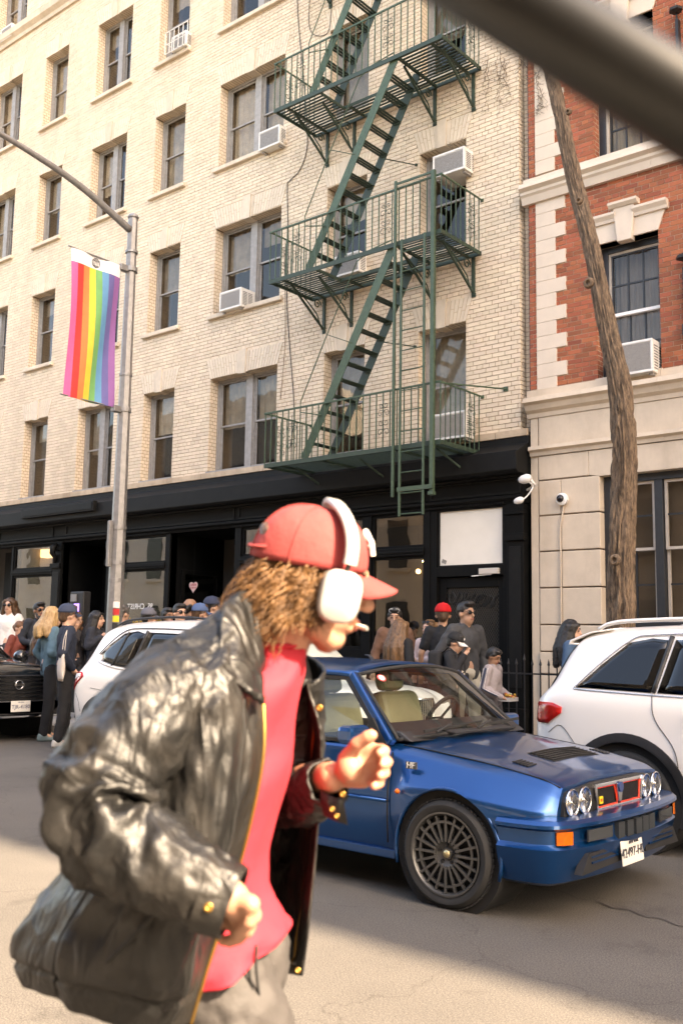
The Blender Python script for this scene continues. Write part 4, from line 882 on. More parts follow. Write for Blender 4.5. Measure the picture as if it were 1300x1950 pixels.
# ================================================================== CARS
def rounded(pts, s=.22, k=4):
    """polyline with its corners rounded, constant sample count"""
    P = [np.array(p, float) for p in pts]; out = [P[0]]
    for i in range(1, len(P)-1):
        a, b, c = P[i]+(P[i-1]-P[i])*s, P[i], P[i]+(P[i+1]-P[i])*s
        for j in range(k): t = j/(k-1); out.append((1-t)**2*a+2*t*(1-t)*b+t*t*c)
    out.append(P[-1]); return out
def loft_body(stations, per=5, s=.22, k=4):
    """stations = [(x, [(y,z)...half section bottom to top])] -> closed MB in local car axes"""
    rows = [[(st[0], y, z) for y, z in rounded(st[1], s, k)] for st in stations]; m = len(rows[0]); cols = [cat([r[j] for r in rows], per) for j in range(m)]; n = len(cols[0]); mb = MB(); P = []
    for i in range(n):
        half = [cols[j][i] for j in range(m)]; ring = [tuple(p) for p in half]+[(p[0], -p[1], p[2]) for p in half[-2:0:-1]]; P.append(ring)
    mb.grid(P, closeu=True); mb.add(P[0], [tuple(range(len(P[0])))]); mb.add(P[-1], [tuple(range(len(P[-1])))]); return mb
def weld(o, d=1e-4):
    bm = bmesh.new(); bm.from_mesh(o.data); bmesh.ops.remove_doubles(bm, verts=bm.verts, dist=d); bmesh.ops.recalc_face_normals(bm, faces=bm.faces); bm.to_mesh(o.data); bm.free()
def cut_arches(o, wheels, r, depth, half, root):
    """cuts the wheel openings out of the body, then drops the cutter"""
    weld(o); cb = MB()
    for x, z in wheels:
        for sg in (-1, 1): cb.lathe([(r, sg*(half+.3)), (r, sg*(half-depth))], (x, 0, z), 'Y', 40)
    c = cb.build('cutter', MATS['black_rubber'], root, local=True); weld(c); md = o.modifiers.new('cut', 'BOOLEAN'); md.operation = 'DIFFERENCE'; md.object = c; md.solver = 'EXACT'
    dg = bpy.context.evaluated_depsgraph_get(); dg.update(); me = bpy.data.meshes.new_from_object(o.evaluated_get(dg)); o.modifiers.clear(); o.data = me; bpy.data.objects.remove(c)
    me.polygons.foreach_set('use_smooth', [True]*len(me.polygons)); me.set_sharp_from_angle(angle=R(32))
M_rub = mat('black_rubber', (.018,.018,.018), .75, var=.2, vscale=30); M_blkpl = mat('black_plastic', (.02,.02,.021), .5, var=.2, vscale=20); M_chr = mat('chrome', (.75,.74,.72), .12, 1)
M_gun = mat('gunmetal_alloy', (.10,.10,.098), .4, .6); M_well = mat('wheel_well', (.008,.008,.008), .9)
M_amb = mat('amber_lens', (.62,.13,.01), .15, var=.3, vscale=60); M_redl = mat('red_lens', (.45,.015,.012), .08, var=.4, vscale=14); M_hl = mat('headlight_bowl', (.6,.6,.58), .18, .9, var=.3, vscale=30); M_clr = glass('lens_glass', (.95,.95,.95), 1.5); M_plate = mat('plate_paper', (.68,.66,.6), .5)
M_tint = glass('tinted_glass', (.05,.05,.048), 1.5); M_cglass = glass('car_glass', (.86,.9,.86), 1.5)
def wheel(root, x, y, z, r, wdt, side, style, mrim, label=None):
    """tyre with rim, spokes, hub as sub-parts; side = -1 for the near (camera) side"""
    s = side; tw = MB(); yo = y; yi = y-s*wdt
    tw.lathe([(r*.74, yo-s*.012), (r*.80, yo+s*.002), (r*.90, yo+s*.004), (r*.965, yo-s*.012), (r*.995, yo-s*.035), (r, yo-s*wdt/2), (r*.995, yi+s*.035), (r*.96, yi+s*.01), (r*.88, yi), (r*.74, yi+s*.01)], (x, 0, z), 'Y', 56, close=True)
    ty = tw.build('wheel', M_rub, root, smooth=True, angle=40, local=True)
    tr = MB(); n = 64
    for i in range(n):                                     # tread blocks
        a = 2*math.pi*i/n
        for k, (y0, y1) in enumerate(((.02,.06), (.07,.115), (.125, wdt-.06), (wdt-.05, wdt-.02))):
            aa = a+k*.03; c = Vector((x+math.cos(aa)*(r+.001), yo-s*(y0+y1)/2, z+math.sin(aa)*(r+.001))); tr.cbox(c, .007, abs(y1-y0), r*.075, rot=Matrix.Rotation(-aa, 3, 'Y') @ Matrix.Rotation(.25*s, 3, 'X'))
    tag(tr.build('tread', M_rub, ty, local=True), kind='stuff')
    rr = r*.76; rm = MB()
    rm.lathe([(rr, yo-s*.005), (rr*1.015, yo+s*.004), (rr*.97, yo+s*.004), (rr*.93, yo-s*.012), (rr*.90, yo-s*.05), (rr*.88, yo-s*.15), (rr*.9, yi+s*.02), (rr, yi+s*.02)], (x, 0, z), 'Y', 56, close=True); rm.build('rim', mrim, ty, smooth=True, angle=45, local=True)
    sp = MB()
    if style == 'mesh':
        for i in range(20):
            a = 2*math.pi*i/20; d = Vector((math.cos(a), 0, math.sin(a))); w = Vector((x, yo-s*.03, z)); sp.bar(w+d*rr*.30+Vector((0,s*.012,0)), w+d*rr*.93+Vector((0,s*.014,0)), .0135, .02, up=(0,1,0))
        sp.lathe([(rr*.74, yo-s*.008), (rr*.80, yo-s*.008), (rr*.80, yo-s*.03), (rr*.74, yo-s*.03)], (x,0,z), 'Y', 48, close=True)
        sp.lathe([(0, yo-s*.022), (rr*.13, yo-s*.022), (rr*.16, yo-s*.035), (rr*.26, yo-s*.028), (rr*.36, yo-s*.012), (rr*.38, yo-s*.03), (rr*.3, yo-s*.06)], (x,0,z), 'Y', 32)
    else:
        for i in range(5):
            for da in (-.13, .13):
                a = 2*math.pi*i/5+da; a2 = 2*math.pi*i/5+da*1.5; w = Vector((x, yo-s*.02, z)); sp.bar(w+Vector((math.cos(a),0,math.sin(a)))*rr*.16, w+Vector((math.cos(a2),0,math.sin(a2)))*rr*.95, .03, .03, up=(0,1,0))
        sp.lathe([(0, yo-s*.01), (rr*.2, yo-s*.012), (rr*.22, yo-s*.05)], (x,0,z), 'Y', 24)
    sp.build('spokes', mrim, ty, smooth=True, angle=35, local=True)
    MB().lathe([(rr*.86, yo-s*.11), (0, yo-s*.11)], (x,0,z), 'Y', 32).build('brake_disc', mat('brake_dark', (.03,.028,.026), .5, .5), ty, local=True)
    if style == 'mesh':
        for i in range(5): a = 2*math.pi*i/5+.3; MB().lathe([(0, yo-s*.018), (.009, yo-s*.018), (.011, yo-s*.04)], (x+math.cos(a)*rr*.23, 0, z+math.sin(a)*rr*.23), 'Y', 8).build('lug_nut', M_well, ty, local=True)
        MB().lathe([(0, yo-s*.012), (.02, yo-s*.014), (.024, yo-s*.03)], (x,0,z), 'Y', 20).build('hub_cap', mat('brass_cap', (.6,.5,.28), .3, .8), ty, smooth=True, local=True)
    return ty
def local_tube(pts, r, name, m, root, n=6): return MB().tube(pts, r, n).build(name, m, root, smooth=True, local=True)

# ------------------------------------------------------------------ blue boxy hatchback
M_blue = mat('metallic_blue_paint', (.0, .058, .20), .28, .7, coat=.6, var=.05, vscale=2); 
CX, CY = -3.235, 5.68
car = empty('blue_hatchback', (CX, CY, 0), 0, 'boxy metallic blue hatchback with four round headlights and flared arches', 'car')
def sec(zb, wb, s, m, c, f, h, hc): return [(0,zb), (wb,zb), s, m, c, f, h, (h[0]*.5, lerp(h[1], hc, .75)), (0,hc)]
ST = [(.60, sec(.24,.60,(.67,.30),(.70,.48),(.69,.57),(.655,.645),(.62,.695),.725)), (.50, sec(.20,.66,(.755,.28),(.79,.47),(.79,.575),(.685,.685),(.63,.735),.765)), (.22, sec(.20,.70,(.83,.27),(.875,.47),(.88,.615),(.735,.74),(.645,.785),.825)),
      (0, sec(.20,.70,(.84,.27),(.885,.47),(.885,.645),(.75,.765),(.655,.812),.855)), (-.25, sec(.20,.70,(.83,.26),(.875,.47),(.87,.63),(.76,.79),(.665,.84),.88)), (-.41, sec(.20,.70,(.80,.25),(.835,.46),(.83,.60),(.772,.805),(.675,.855),.90)),
      (-.62, sec(.20,.70,(.785,.24),(.815,.46),(.812,.60),(.785,.825),(.69,.86),.90)), (-1.5, sec(.20,.70,(.785,.24),(.815,.46),(.812,.60),(.79,.835),(.70,.845),.84)), (-2.15, sec(.20,.70,(.81,.25),(.85,.46),(.85,.62),(.79,.84),(.70,.85),.84)),
      (-2.48, sec(.22,.70,(.83,.27),(.885,.47),(.885,.66),(.78,.84),(.69,.86),.85)), (-2.85, sec(.24,.66,(.80,.28),(.84,.47),(.83,.62),(.76,.84),(.68,.86),.85)), (-3.12, sec(.28,.6,(.72,.32),(.76,.47),(.75,.6),(.70,.82),(.62,.85),.84))]
bo = loft_body(ST, 6, .16, 4).build('body', M_blue, car, smooth=True, local=True); cut_arches(bo, ((0,.30), (-2.48,.30)), .352, .42, .885, car)
for x in (0, -2.48):
    for sg in (-1, 1):
        MB().lathe([(.35, sg*.5), (.35, sg*.83)], (x,0,.30), 'Y', 40).lathe([(0, sg*.49), (.35, sg*.5)], (x,0,.30), 'Y', 40).build('wheel_well', M_well, car, local=True)
        arc = []
        for i in range(25):
            a = math.pi*(-.09+1.18*i/24); arc.append((x+.353*math.cos(a), sg*(.872-.02*abs(math.cos(a))), .30+.353*math.sin(a)))
        local_tube(arc, .011, 'arch_lip', M_blue, car)
        wheel(car, x, sg*.872, .297, .297, .205, sg, 'mesh', M_gun)
# bumper: plan curve swept with a vertical profile
def bumper(plan, prof, name, m, mirror=True):
    pl = plan+[(x, -y) for x, y in plan[-2::-1]] if mirror else plan; pl = [tuple(p) for p in cat(pl, 4)]; rows = []
    for i, (x, y) in enumerate(pl):
        a = pl[max(i-1,0)]; b = pl[min(i+1,len(pl)-1)]; t = Vector((b[0]-a[0], b[1]-a[1], 0)).normalized(); nn = Vector((t.y, -t.x, 0)); nn = nn if nn.x > -.2 or nn.dot(Vector((x-.2, y, 0))) > 0 else -nn
        if nn.dot(Vector((x-.1, y, 0))) < 0: nn = -nn
        rows.append([(x+nn.x*o, y+nn.y*o, z) for o, z in prof])
    mb = MB(); mb.grid(rows); return mb.build(name, m, car, smooth=True, angle=30, local=True)
plan = [(.335,-.868), (.46,-.862), (.58,-.835), (.655,-.765), (.70,-.60), (.735,-.3), (.745,0)]
bumper(plan, [(-.10,.545), (-.05,.547), (.0,.540), (.022,.522), (.024,.505), (.008,.492), (-.012,.488), (-.012,.42), (.0,.405), (.012,.395), (.006,.375), (-.015,.30), (-.05,.215), (-.09,.195)], 'front_bumper', M_blue)
MB().prism([(-.60,.2), (-.66,.5), (-.64,.62), (-.61,.672), (-.3,.70), (.3,.70), (.61,.672), (.64,.62), (.66,.5), (.60,.2)], .52, .62, ax='X').build('front_panel', M_blkpl, car, local=True)
# front panel pieces: lamps, grille
for sg in (-1, 1):
    for yy, rr in ((.565, .072), (.415, .072)):
        hl = MB().lathe([(0,.585), (.03,.590), (rr*.7,.605), (rr*.95,.625)], (0, sg*yy, .612), 'X', 24).build('headlight', M_hl, car, smooth=True, local=True)
        MB().lathe([(rr,.618), (rr*1.06,.630), (rr,.636), (rr*.94,.630)], (0, sg*yy, .612), 'X', 24, close=True).build('bezel', M_chr, hl, smooth=True, local=True); MB().lathe([(rr*.96,.630), (rr*.6,.641), (0,.645)], (0, sg*yy, .612), 'X', 24).build('lens', M_clr, hl, smooth=True, local=True)
        MB().lathe([(0,.60), (.02,.625), (0,.632)], (0, sg*yy, .612), 'X', 12).build('bulb', M_chr, hl, smooth=True, local=True)
g0, g1 = .545, .685
gr_ = MB().box(.615,.645, -.325, .325, g1-.018, g1+.004).box(.615,.645, -.30, .30, g0-.006, g0+.010).build('grille', M_chr, car, local=True, bevel=.004)
for sg in (-1, 1): MB().prism([(sg*.325,g1+.004), (sg*.30,g1-.016), (sg*.282,g0+.008), (sg*.30,g0-.006)], .615, .648, ax='X').build('grille_side', M_chr, gr_, local=True)
MB().prism([(-.045,g1-.012), (.045,g1-.012), (.018,g0+.02), (-.018,g0+.02)], .615, .65, ax='X').build('grille_centre', M_chr, gr_, local=True, bevel=.004)
MB().prism([(0+.028*math.sin(a*.5236), .652+.026*math.cos(a*.5236)*(1.3 if 3 < a < 9 else 1)) for a in range(12)], .65, .658, ax='X').build('shield_emblem', mat('emblem_blue', (.05,.09,.25), .3, .5), gr_, local=True)
for sg in (-1, 1):
    q = [(sg*.298,g1-.018), (sg*.062,g1-.018), (sg*.035,g0+.06), (sg*.022,g0+.012), (sg*.283,g0+.012)]
    MB().prism(q, .618, .626, ax='X').build('grille_mesh', mat('grille_black', (.008,.008,.008), .6), gr_, local=True); sl = MB()
    for i in range(20):
        yy = sg*(.05+i*.0122); sl.box(.624, .632, yy-.0025, yy+.0025, g0+.016, g1-.022)
    tag(sl.build('grille_slats', M_blkpl, gr_, local=True), kind='stuff'); local_tube([(.637, a, b) for a, b in q+q[:1]], .0062, 'red_outline', mat('red_trim', (.75,.05,.02), .4), gr_)
MB().box(.634, .64, -.255, -.21, g0+.03, g0+.07).build('yellow_badge', mat('yellow_badge', (.75,.55,.03), .5), gr_, local=True); MB().box(.64, .643, -.243, -.225, g0+.042, g0+.058).build('badge_mark', mat('red_trim', (.75,.05,.02), .4), gr_, local=True)
# bumper lamps and vents
for sg in (-1, 1):
    ia = [(.682,.69), (.66,.735), (.632,.775)]; rows = [[(a+.004, sg*b, z) for z in (.418,.486)] for a, b in ia]; MB().grid(rows).build('indicator', M_amb, car, solid=-.012, local=True)
    rows = [[(a+.004, sg*b, z) for z in (.422,.482)] for a, b in ((.738,.33), (.726,.45), (.712,.575))]; MB().grid(rows).build('fog_lamp', mat('smoked_lens', (.05,.055,.06), .1), car, solid=-.01, local=True)
for i in range(5):
    y0 = -.255+i*.105; MB().box(.72, .752+.006*(2-abs(i-2)), y0, y0+.082, .40, .485).build('bumper_vent', mat('vent_smoke', (.035,.04,.045), .35), car, local=True)
for sg in (-1, 1): MB().prism([(sg*.16,.36), (sg*.58,.36), (sg*.66,.26), (sg*.16,.27)][::sg], .68, .728, ax='X').build('lower_grille', M_blkpl, car, local=True); MB().box(.722,.735, min(sg*.2,sg*.55), max(sg*.2,sg*.55), .305, .315).box(.722,.735, min(sg*.2,sg*.55), max(sg*.2,sg*.55), .335, .342).build('lower_grille_bar', M_blue, car, local=True)
npl = MB().cbox((.752, -.085, .315), .006, .285, .14, rot=Matrix.Rotation(-.12, 3, 'Y')).build('number_plate', M_plate, car, local=True, bevel=.004)
text('42497-HL', 'plate_lettering', mat('plate_ink', (.05,.05,.06), .5), npl, (CX+.758, CY-.085, .308), .074, rot=(math.pi/2-.0, 0, math.pi/2)); text('NEW YORK', 'plate_lettering', MATS['plate_ink'], npl, (CX+.763, CY-.085, .366), .024, rot=(math.pi/2, 0, math.pi/2))
# hood seams, vents, badges
def on_body(x, t):
    """point on the near upper skin between fender edge (t=0) and hood centre (t=1)"""
    xs = [s_[0] for s_ in ST][::-1]; g = lambda k, c: float(np.interp(x, xs, [s_[1][k][c] for s_ in ST][::-1]))
    f, h, q, cc = (g(5,0), g(5,1)), (g(6,0), g(6,1)), (g(7,0), g(7,1)), (0, g(8,1)); w = [f, h, q, cc]; tt = t*3; i = min(2, int(tt)); u = tt-i
    return Vector((x, -lerp(w[i][0], w[i+1][0], u), lerp(w[i][1], w[i+1][1], u)+.004))
local_tube([on_body(.59-.048*i, .28) for i in range(22)], .0035, 'hood_seam', M_well, car); local_tube([Vector((p.x, -p.y, p.z)) for p in [on_body(.59-.048*i, .28) for i in range(22)]], .0035, 'hood_seam', M_well, car)
def hood_z(x, y):
    xs = [s_[0] for s_ in ST][::-1]; g = lambda k, c: float(np.interp(x, xs, [s_[1][k][c] for s_ in ST][::-1])); return float(np.interp(abs(y), [0, g(7,0), g(6,0)], [g(8,1), g(7,1), g(6,1)]))
hv = MB(); bedv = []
for i in range(6):                                        # louvred vent across the hood
    x = .20+i*.027; hv.grid([[(x+dx, y, hood_z(x+dx, y)+dz) for y in [-.27+.095*k for k in range(7)]] for dx, dz in ((0,.007), (.017,.013))])
hv.build('hood_vent', M_blkpl, car, local=True, solid=.004)
MB().grid([[(x, y, hood_z(x, y)+.004) for y in [-.285+.1*k for k in range(7)]] for x in (.19, .25, .31, .37)]).build('hood_vent_bed', M_well, car, local=True)
for sg in (-1, 1):
    sv = MB()
    for i in range(5): x = .245+i*.022; p = on_body(x, .40); sv.bar((x, sg*-p.y*.93, p.z+.006), (x, sg*-p.y*.76, p.z+.012), .013, .006)
    sv.build('side_hood_vent', M_blkpl, car, local=True)
MB().add([(-.28,-.34,.905), (-.28,.34,.905), (-.40,.36,.925), (-.40,-.36,.925)], [(0,1,2,3)]).build('cowl_vent', M_blkpl, car, local=True, solid=.01)
for sg in (-1, 1): local_tube([(-.425, sg*.835, .30), (-.427, sg*.842, .46), (-.43, sg*.836, .60), (-.44, sg*.775, .815)], .0045, 'door_seam', M_well, car); local_tube([(-.44, sg*.833, .535), (-1.0, sg*.824, .535), (-1.9, sg*.826, .535)], .011, 'rub_strip', M_blue, car)
bd = MB().box(-.30,-.225, -.835,-.822, .735, .775).build('side_badge', mat('badge_dark', (.05,.05,.05), .4), car, local=True)
text('HF', 'badge_lettering', M_white, bd, (CX-.2625, CY-.838, .755), .05, ext=.0015)
MB().lathe([(.014,-.862), (.016,-.872), (.010,-.882), (0,-.884)], (-.335, 0, .605), 'Y', 16).build('side_marker', M_amb, car, smooth=True, local=True)
# side sill
for y0, y1 in ((-.80,-.775), (.775,.80)): MB().prism([(-.40,.20), (-.40,.255), (-2.1,.255), (-2.1,.20)], y0, y1).build('side_sill', M_blue, car, local=True, bevel=.008)
# greenhouse
A0, A1, B0, B1, Cc0, Cc1 = Vector((-.47,-.74,.86)), Vector((-.90,-.60,1.262)), Vector((-1.50,-.775,.85)), Vector((-1.60,-.60,1.275)), Vector((-2.75,-.745,.86)), Vector((-2.42,-.585,1.265))
mir = lambda v: Vector((v.x, -v.y, v.z))
ro = MB(); rows = []
for i in range(13):
    u = i/12; x = lerp(A1.x+.02, Cc1.x-.06, u); e = lerp(.615, .60, u); zc = 1.335+.02*math.sin(math.pi*min(1,u*1.15))-.03*max(0,(u-.8))*5*.3; ze = 1.262+.012*math.sin(math.pi*u)
    rows.append([(x-.04*(1-abs(v))*(-1 if u < .5 else 1)*(1 if u in (0,1) else 0)*-1, v*e, ze+(zc-ze)*(1-abs(v)**2.4)) for v in [k/8-1 for k in range(17)]])
ro.grid(rows); ro.build('roof', M_blue, car, smooth=True, solid=.02, local=True)
for S in (lambda v: v, mir):
    MB().bar(S(A0), S(A1), .055, .05, up=(1,0,1)).build('a_pillar', M_blue, car, local=True, bevel=.012); MB().bar(S(B0), S(B1), .07, .03).build('b_pillar', M_blkpl, car, local=True, bevel=.006); MB().add([S(Cc0)+Vector((.28,.0,0)), S(Cc0)+Vector((-.1,0,0)), S(Cc1)+Vector((-.12,0,0)), S(Cc1)+Vector((.12,0,0)), S(Cc0)*1+Vector((.28,0,0))+(S(Vector((0,.05,0)))), S(Cc0)+Vector((-.1,0,0))+(S(Vector((0,.05,0)))), S(Cc1)+Vector((-.12,0,0))+(S(Vector((0,.05,0)))), S(Cc1)+Vector((.12,0,0))+(S(Vector((0,.05,0))))], [(0,1,2,3),(7,6,5,4),(0,4,5,1),(1,5,6,2),(2,6,7,3),(3,7,4,0)]).build('c_pillar', M_blue, car, local=True, bevel=.015)
    MB().tube([S(A1)+Vector((.03,0,-.012)), S(A1)+Vector((-.1,0,.0)), S(B1)+Vector((0,0,-.0)), S(Cc1)], .022, 6).build('roof_rail', M_blue, car, smooth=True, local=True)
    fr = MB().bar(S(A0)+Vector((-.05,0,.005)), S(A1)+Vector((-.035,0,-.03)), .03, .035, up=(1,0,1)).bar(S(A0)+Vector((-.04,0,.0)), S(B0), .03, .02).bar(S(A1)+Vector((-.03,0,-.03)), S(B1)+Vector((0,0,-.03)), .03, .025).bar(S(A0)+Vector((-.09,.0,.01)), S(A0)+Vector((-.17,.0,.13)), .02, .05, up=(1,0,1)); fr.build('window_seal', M_rub, car, local=True)
    MB().add([S(A0)+Vector((-.05,0,.01)), S(B0), S(B1)+Vector((0,0,-.02)), S(A1)+Vector((-.04,0,-.03))], [(0,1,2,3)]).build('front_side_window', M_cglass, car, local=True); MB().add([S(B0), S(Cc0)+Vector((.25,0,0)), S(Cc1)+Vector((.1,0,-.02)), S(B1)+Vector((0,0,-.02))], [(0,1,2,3)]).build('rear_side_window', M_cglass, car, local=True)
rows = []
for i in range(9):
    u = i/8; rows.append([(lerp(A0.x+.025, A1.x+.035, u)+lerp(.13,.06,u)*(1-abs(v)**2), v*lerp(.715,.585,u), lerp(.882,1.258,u)+lerp(.03,.055,u)*(1-abs(v)**2)) for v in [k/8-1 for k in range(17)]])
MB().grid(rows).build('windscreen', M_cglass, car, smooth=True, local=True)
edge = [rows[0][k] for k in range(17)]+[r[-1] for r in rows]+rows[-1][::-1]+[r[0] for r in rows[::-1]]; local_tube(edge, .013, 'windscreen_seal', M_rub, car)
st_ = Vector(rows[7][1]); MB().lathe([(0,.004), (.024,.004), (.026,.0)], (0,0,0), 'Z', 20).build('_tmp', M_white)
bpy.data.objects.remove(bpy.data.objects['_tmp'])
nrm = (Vector(rows[7][3])-Vector(rows[7][1])).cross(Vector(rows[6][1])-Vector(rows[7][1])).normalized(); nrm = nrm if nrm.x > 0 else -nrm
def disc(c, nn, r, name, m, parent, up=.0):
    q = nn.to_track_quat('Z', 'Y'); return MB().add([c+nn*up+q @ Vector((r*math.cos(a*.3927), r*math.sin(a*.3927), 0)) for a in range(16)], [tuple(range(16))]).build(name, m, parent, local=True)
c_ = Vector(rows[7][2]); stk = disc(c_, nrm, .034, 'screen_sticker', mat('sticker_red', (.5,.04,.03), .5), car, .004); disc(c_, nrm, .024, 'sticker_centre', M_white, stk, .006)
for y0, y1, x1 in ((-.45, .12, -.52), (.02, .60, -.53)):                       # wipers
    wp = MB(); wp.tube([(-.31, y0-.05, .925), (-.36, y0+.12, .945), (-.40, y0+.25, .955)], .008, 6).bar((-.355, y0-.12, .93), (-.375, y1, .955), .012, .018); wp.build('wiper', M_rub, car, local=True)
# mirror, interior
for sg in (-1, 1):
    mr_ = MB(); mr_.box(-.70, -.585, sg*.80-(.20 if sg < 0 else 0), sg*.80+(0 if sg < 0 else .20), .855, .965); mr_.build('door_mirror', M_blue, car, local=True, bevel=.03); MB().bar((-.62, sg*.76, .87), (-.64, sg*.84, .89), .05, .04).build('mirror_arm', M_blkpl, car, local=True)
M_seat = mat('olive_leather', (.25,.245,.15), .55, var=.12, vscale=7, bump=.2)
MB().box(-2.7, -.55, -.70, .70, .855, .868).build('cabin_floor', M_well, car, local=True); MB().prism([(-.36,.87), (-.78,.87), (-.80,.93), (-.70,.955), (-.45,.925)], -.69, .69).build('dashboard', M_blkpl, car, local=True, bevel=.02)
for yy in (-.36, .36):
    for xx in (-1.22, -2.1):
        s_ = MB(); s_.box(-.09, .09, -.24, .24, 0, .30); so = s_.build('seat', M_seat, car, local=True, bevel=.07); so.location = (xx, yy, .82); so.rotation_euler = (0, -.30, 0); so.modifiers['bevel'].segments = 4
        h_ = MB().box(-.05, .05, -.13, .13, .31, .43).build('headrest', M_seat, so, local=True, bevel=.04); MB().bar((0,-.06,.28), (0,-.06,.34), .012, .012).bar((0,.06,.28), (0,.06,.34), .012, .012).build('headrest_post', M_chr, h_, local=True)
sw_ = MB(); q = Matrix.Rotation(-1.05, 3, 'Y'); C0 = Vector((-.86, .36, .945)); sw_.tube([C0+q @ Vector((.17*math.cos(a*math.pi/14), .17*math.sin(a*math.pi/14), 0)) for a in range(29)], .014, 8, cap=False)
for a in (0.5, 2.64, 4.71): sw_.bar(C0, C0+q @ Vector((.16*math.cos(a), .16*math.sin(a), 0)), .03, .012)
sw_.build('steering_wheel', M_rub, car, local=True); MB().cbox((-.98, .0, 1.235), .04, .19, .06).build('rear_view_mirror', M_blkpl, car, local=True, bevel=.01)
MB().tube([(-1.12,-.1,1.335), (-1.16,-.1,1.375), (-1.20,-.1,1.378)], [.016,.010,.004], 6).build('roof_antenna', M_blkpl, car, local=True)

# ------------------------------------------------------------------ SUVs
def suv(name, label, rear, yc, T, wheels, wr, paint, glassmat, trims, cat_='car', group=None, per=6, clad=True):
    """T rows: x from the rear, zb, belt, roof, half width, roof half width"""
    t = empty(name, (rear, yc, 0), 0, label, cat_, group); ST_ = []
    for x, zb, be, ro_, w, wrf in T:
        ST_.append((x, [(0,zb), (w*.80,zb), (w*.95,zb+.09), (w*1.0,lerp(zb,be,.45)), (w*.995,be-.12), (w*.955,be), (wrf,ro_-.045), (wrf*.82,ro_), (0,ro_+.022)]))
    b = loft_body(ST_, per, .30, 4).build('body', paint, t, smooth=True, local=True); cut_arches(b, [(x, wr) for x in wheels], wr*1.16, .45, T[len(T)//2][4], t)
    xs = [r[0] for r in T]; C = {k: [p[k] for p in cat([r for r in T], 8)] for k in range(6)}
    iv = lambda x, k: float(np.interp(x, C[0], C[k]))
    def side(x, z, off=.006):
        be, ro_, w, wrf, zb = iv(x,2), iv(x,3), iv(x,4), iv(x,5), iv(x,1)
        pts = [(zb+.09, w*.95), (lerp(zb,be,.45), w), (be-.12, w*.995), (be, w*.955), (ro_-.045, wrf)]; return float(np.interp(z, [p[0] for p in pts], [p[1] for p in pts]))+off
    def patch(poly, nm, m, off=.006, sides=(-1,1), th=.006, div=6):
        o = None
        for sg in sides:
            pl = []
            for i in range(len(poly)):
                a, c = poly[i], poly[(i+1) % len(poly)]
                for k in range(div): pl.append((lerp(a[0],c[0],k/div), lerp(a[1],c[1],k/div)))
            cx_, cz_ = sum(p[0] for p in pl)/len(pl), sum(p[1] for p in pl)/len(pl); mb = MB(); n = len(pl); vs = []
            for ring in (1, .66, .33):
                for px, pz in pl: x_, z_ = lerp(cx_,px,ring), lerp(cz_,pz,ring); vs.append((x_, sg*side(x_, z_, off), z_))
            vs.append((cx_, sg*side(cx_, cz_, off), cz_)); fs = [(r*n+i, r*n+(i+1)%n, (r+1)*n+(i+1)%n, (r+1)*n+i) for r in range(2) for i in range(n)]+[(2*n+i, 2*n+(i+1)%n, 3*n) for i in range(n)]
            mb.add(vs, fs); o = mb.build(nm, m, t, smooth=True, local=True, solid=th)
        return o
    def line(pts, nm, m, r=.0026, off=.002, sides=(-1,1)):
        for sg in sides:
            P = [tuple(p) for p in cat(pts, 5)] if len(pts) > 2 else [tuple(lerp(pts[0][k], pts[1][k], i/6) for k in (0,1)) for i in range(7)]
            local_tube([(p[0], sg*side(p[0], p[1], off), p[1]) for p in P], r, nm, m, t)
    for x in wheels:
        for sg in (-1, 1):
            w = iv(x, 4); wheel(t, x, sg*(w-.012), wr, wr, .23, sg, 'five', mat('dark_alloy', (.12,.12,.12), .35, .8)); MB().lathe([(wr*1.155, sg*(w-.40)), (wr*1.155, sg*(w-.03))], (x,0,wr), 'Y', 36).lathe([(0, sg*(w-.41)), (wr*1.155, sg*(w-.40))], (x,0,wr), 'Y', 36).build('wheel_well', M_well, t, local=True)
            if clad:
                mb = MB(); rows = []
                for i in range(31):
                    a = math.pi*(-.12+1.24*i/30); rows.append([(x+r_*math.cos(a), sg*(side(x+r_*math.cos(a), max(.2,wr+r_*math.sin(a)), o_)), wr+r_*math.sin(a)) for r_, o_ in ((wr*1.15,-.05), (wr*1.15,.012), (wr*1.20,.014), (wr*1.33,.010), (wr*1.34,-.01))])
                mb.grid(rows).build('arch_cladding', M_blkpl, t, smooth=True, local=True, angle=40)
    def topglass(xa, xb, nm, m, f=.86):
        rows = [[(lerp(xa,xb,i/8), v*iv(lerp(xa,xb,i/8),5)*f, iv(lerp(xa,xb,i/8),3)+.024-(.024 if abs(v) > .8 else 0)+.006) for v in [k/6-1 for k in range(13)]] for i in range(9)]; return MB().grid(rows).build(nm, m, t, smooth=True, local=True)
    return t, side, patch, line, topglass, iv
M_wh = mat('white_car_paint', (.82,.79,.75), .30, coat=.8, var=.02, vscale=1)
# white SUV parked behind the blue car (its tail at the right edge of the picture)
T1 = [(0,.50,1.00,1.01,.70,.56), (.05,.42,1.06,1.10,.79,.63), (.16,.36,1.12,1.26,.855,.66), (.30,.33,1.15,1.48,.885,.67), (.46,.31,1.155,1.585,.90,.675), (.85,.28,1.15,1.625,.915,.69), (1.6,.26,1.13,1.64,.917,.70), (2.5,.26,1.11,1.62,.917,.69), (3.0,.26,1.09,1.50,.91,.66), (3.45,.27,1.08,1.16,.90,.68), (3.7,.28,1.06,1.09,.89,.72), (4.3,.30,1.0,1.03,.86,.68), (4.55,.36,.88,.90,.79,.6), (4.63,.42,.75,.77,.70,.5)]
g1_, side, patch, line, topg, iv = suv('white_suv', 'white SUV parked with its red tail light and roof rails at the right edge', -4.0, 7.97, T1, (.82, 3.65), .36, M_wh, M_tint, None, group='white SUVs parked along the kerb')
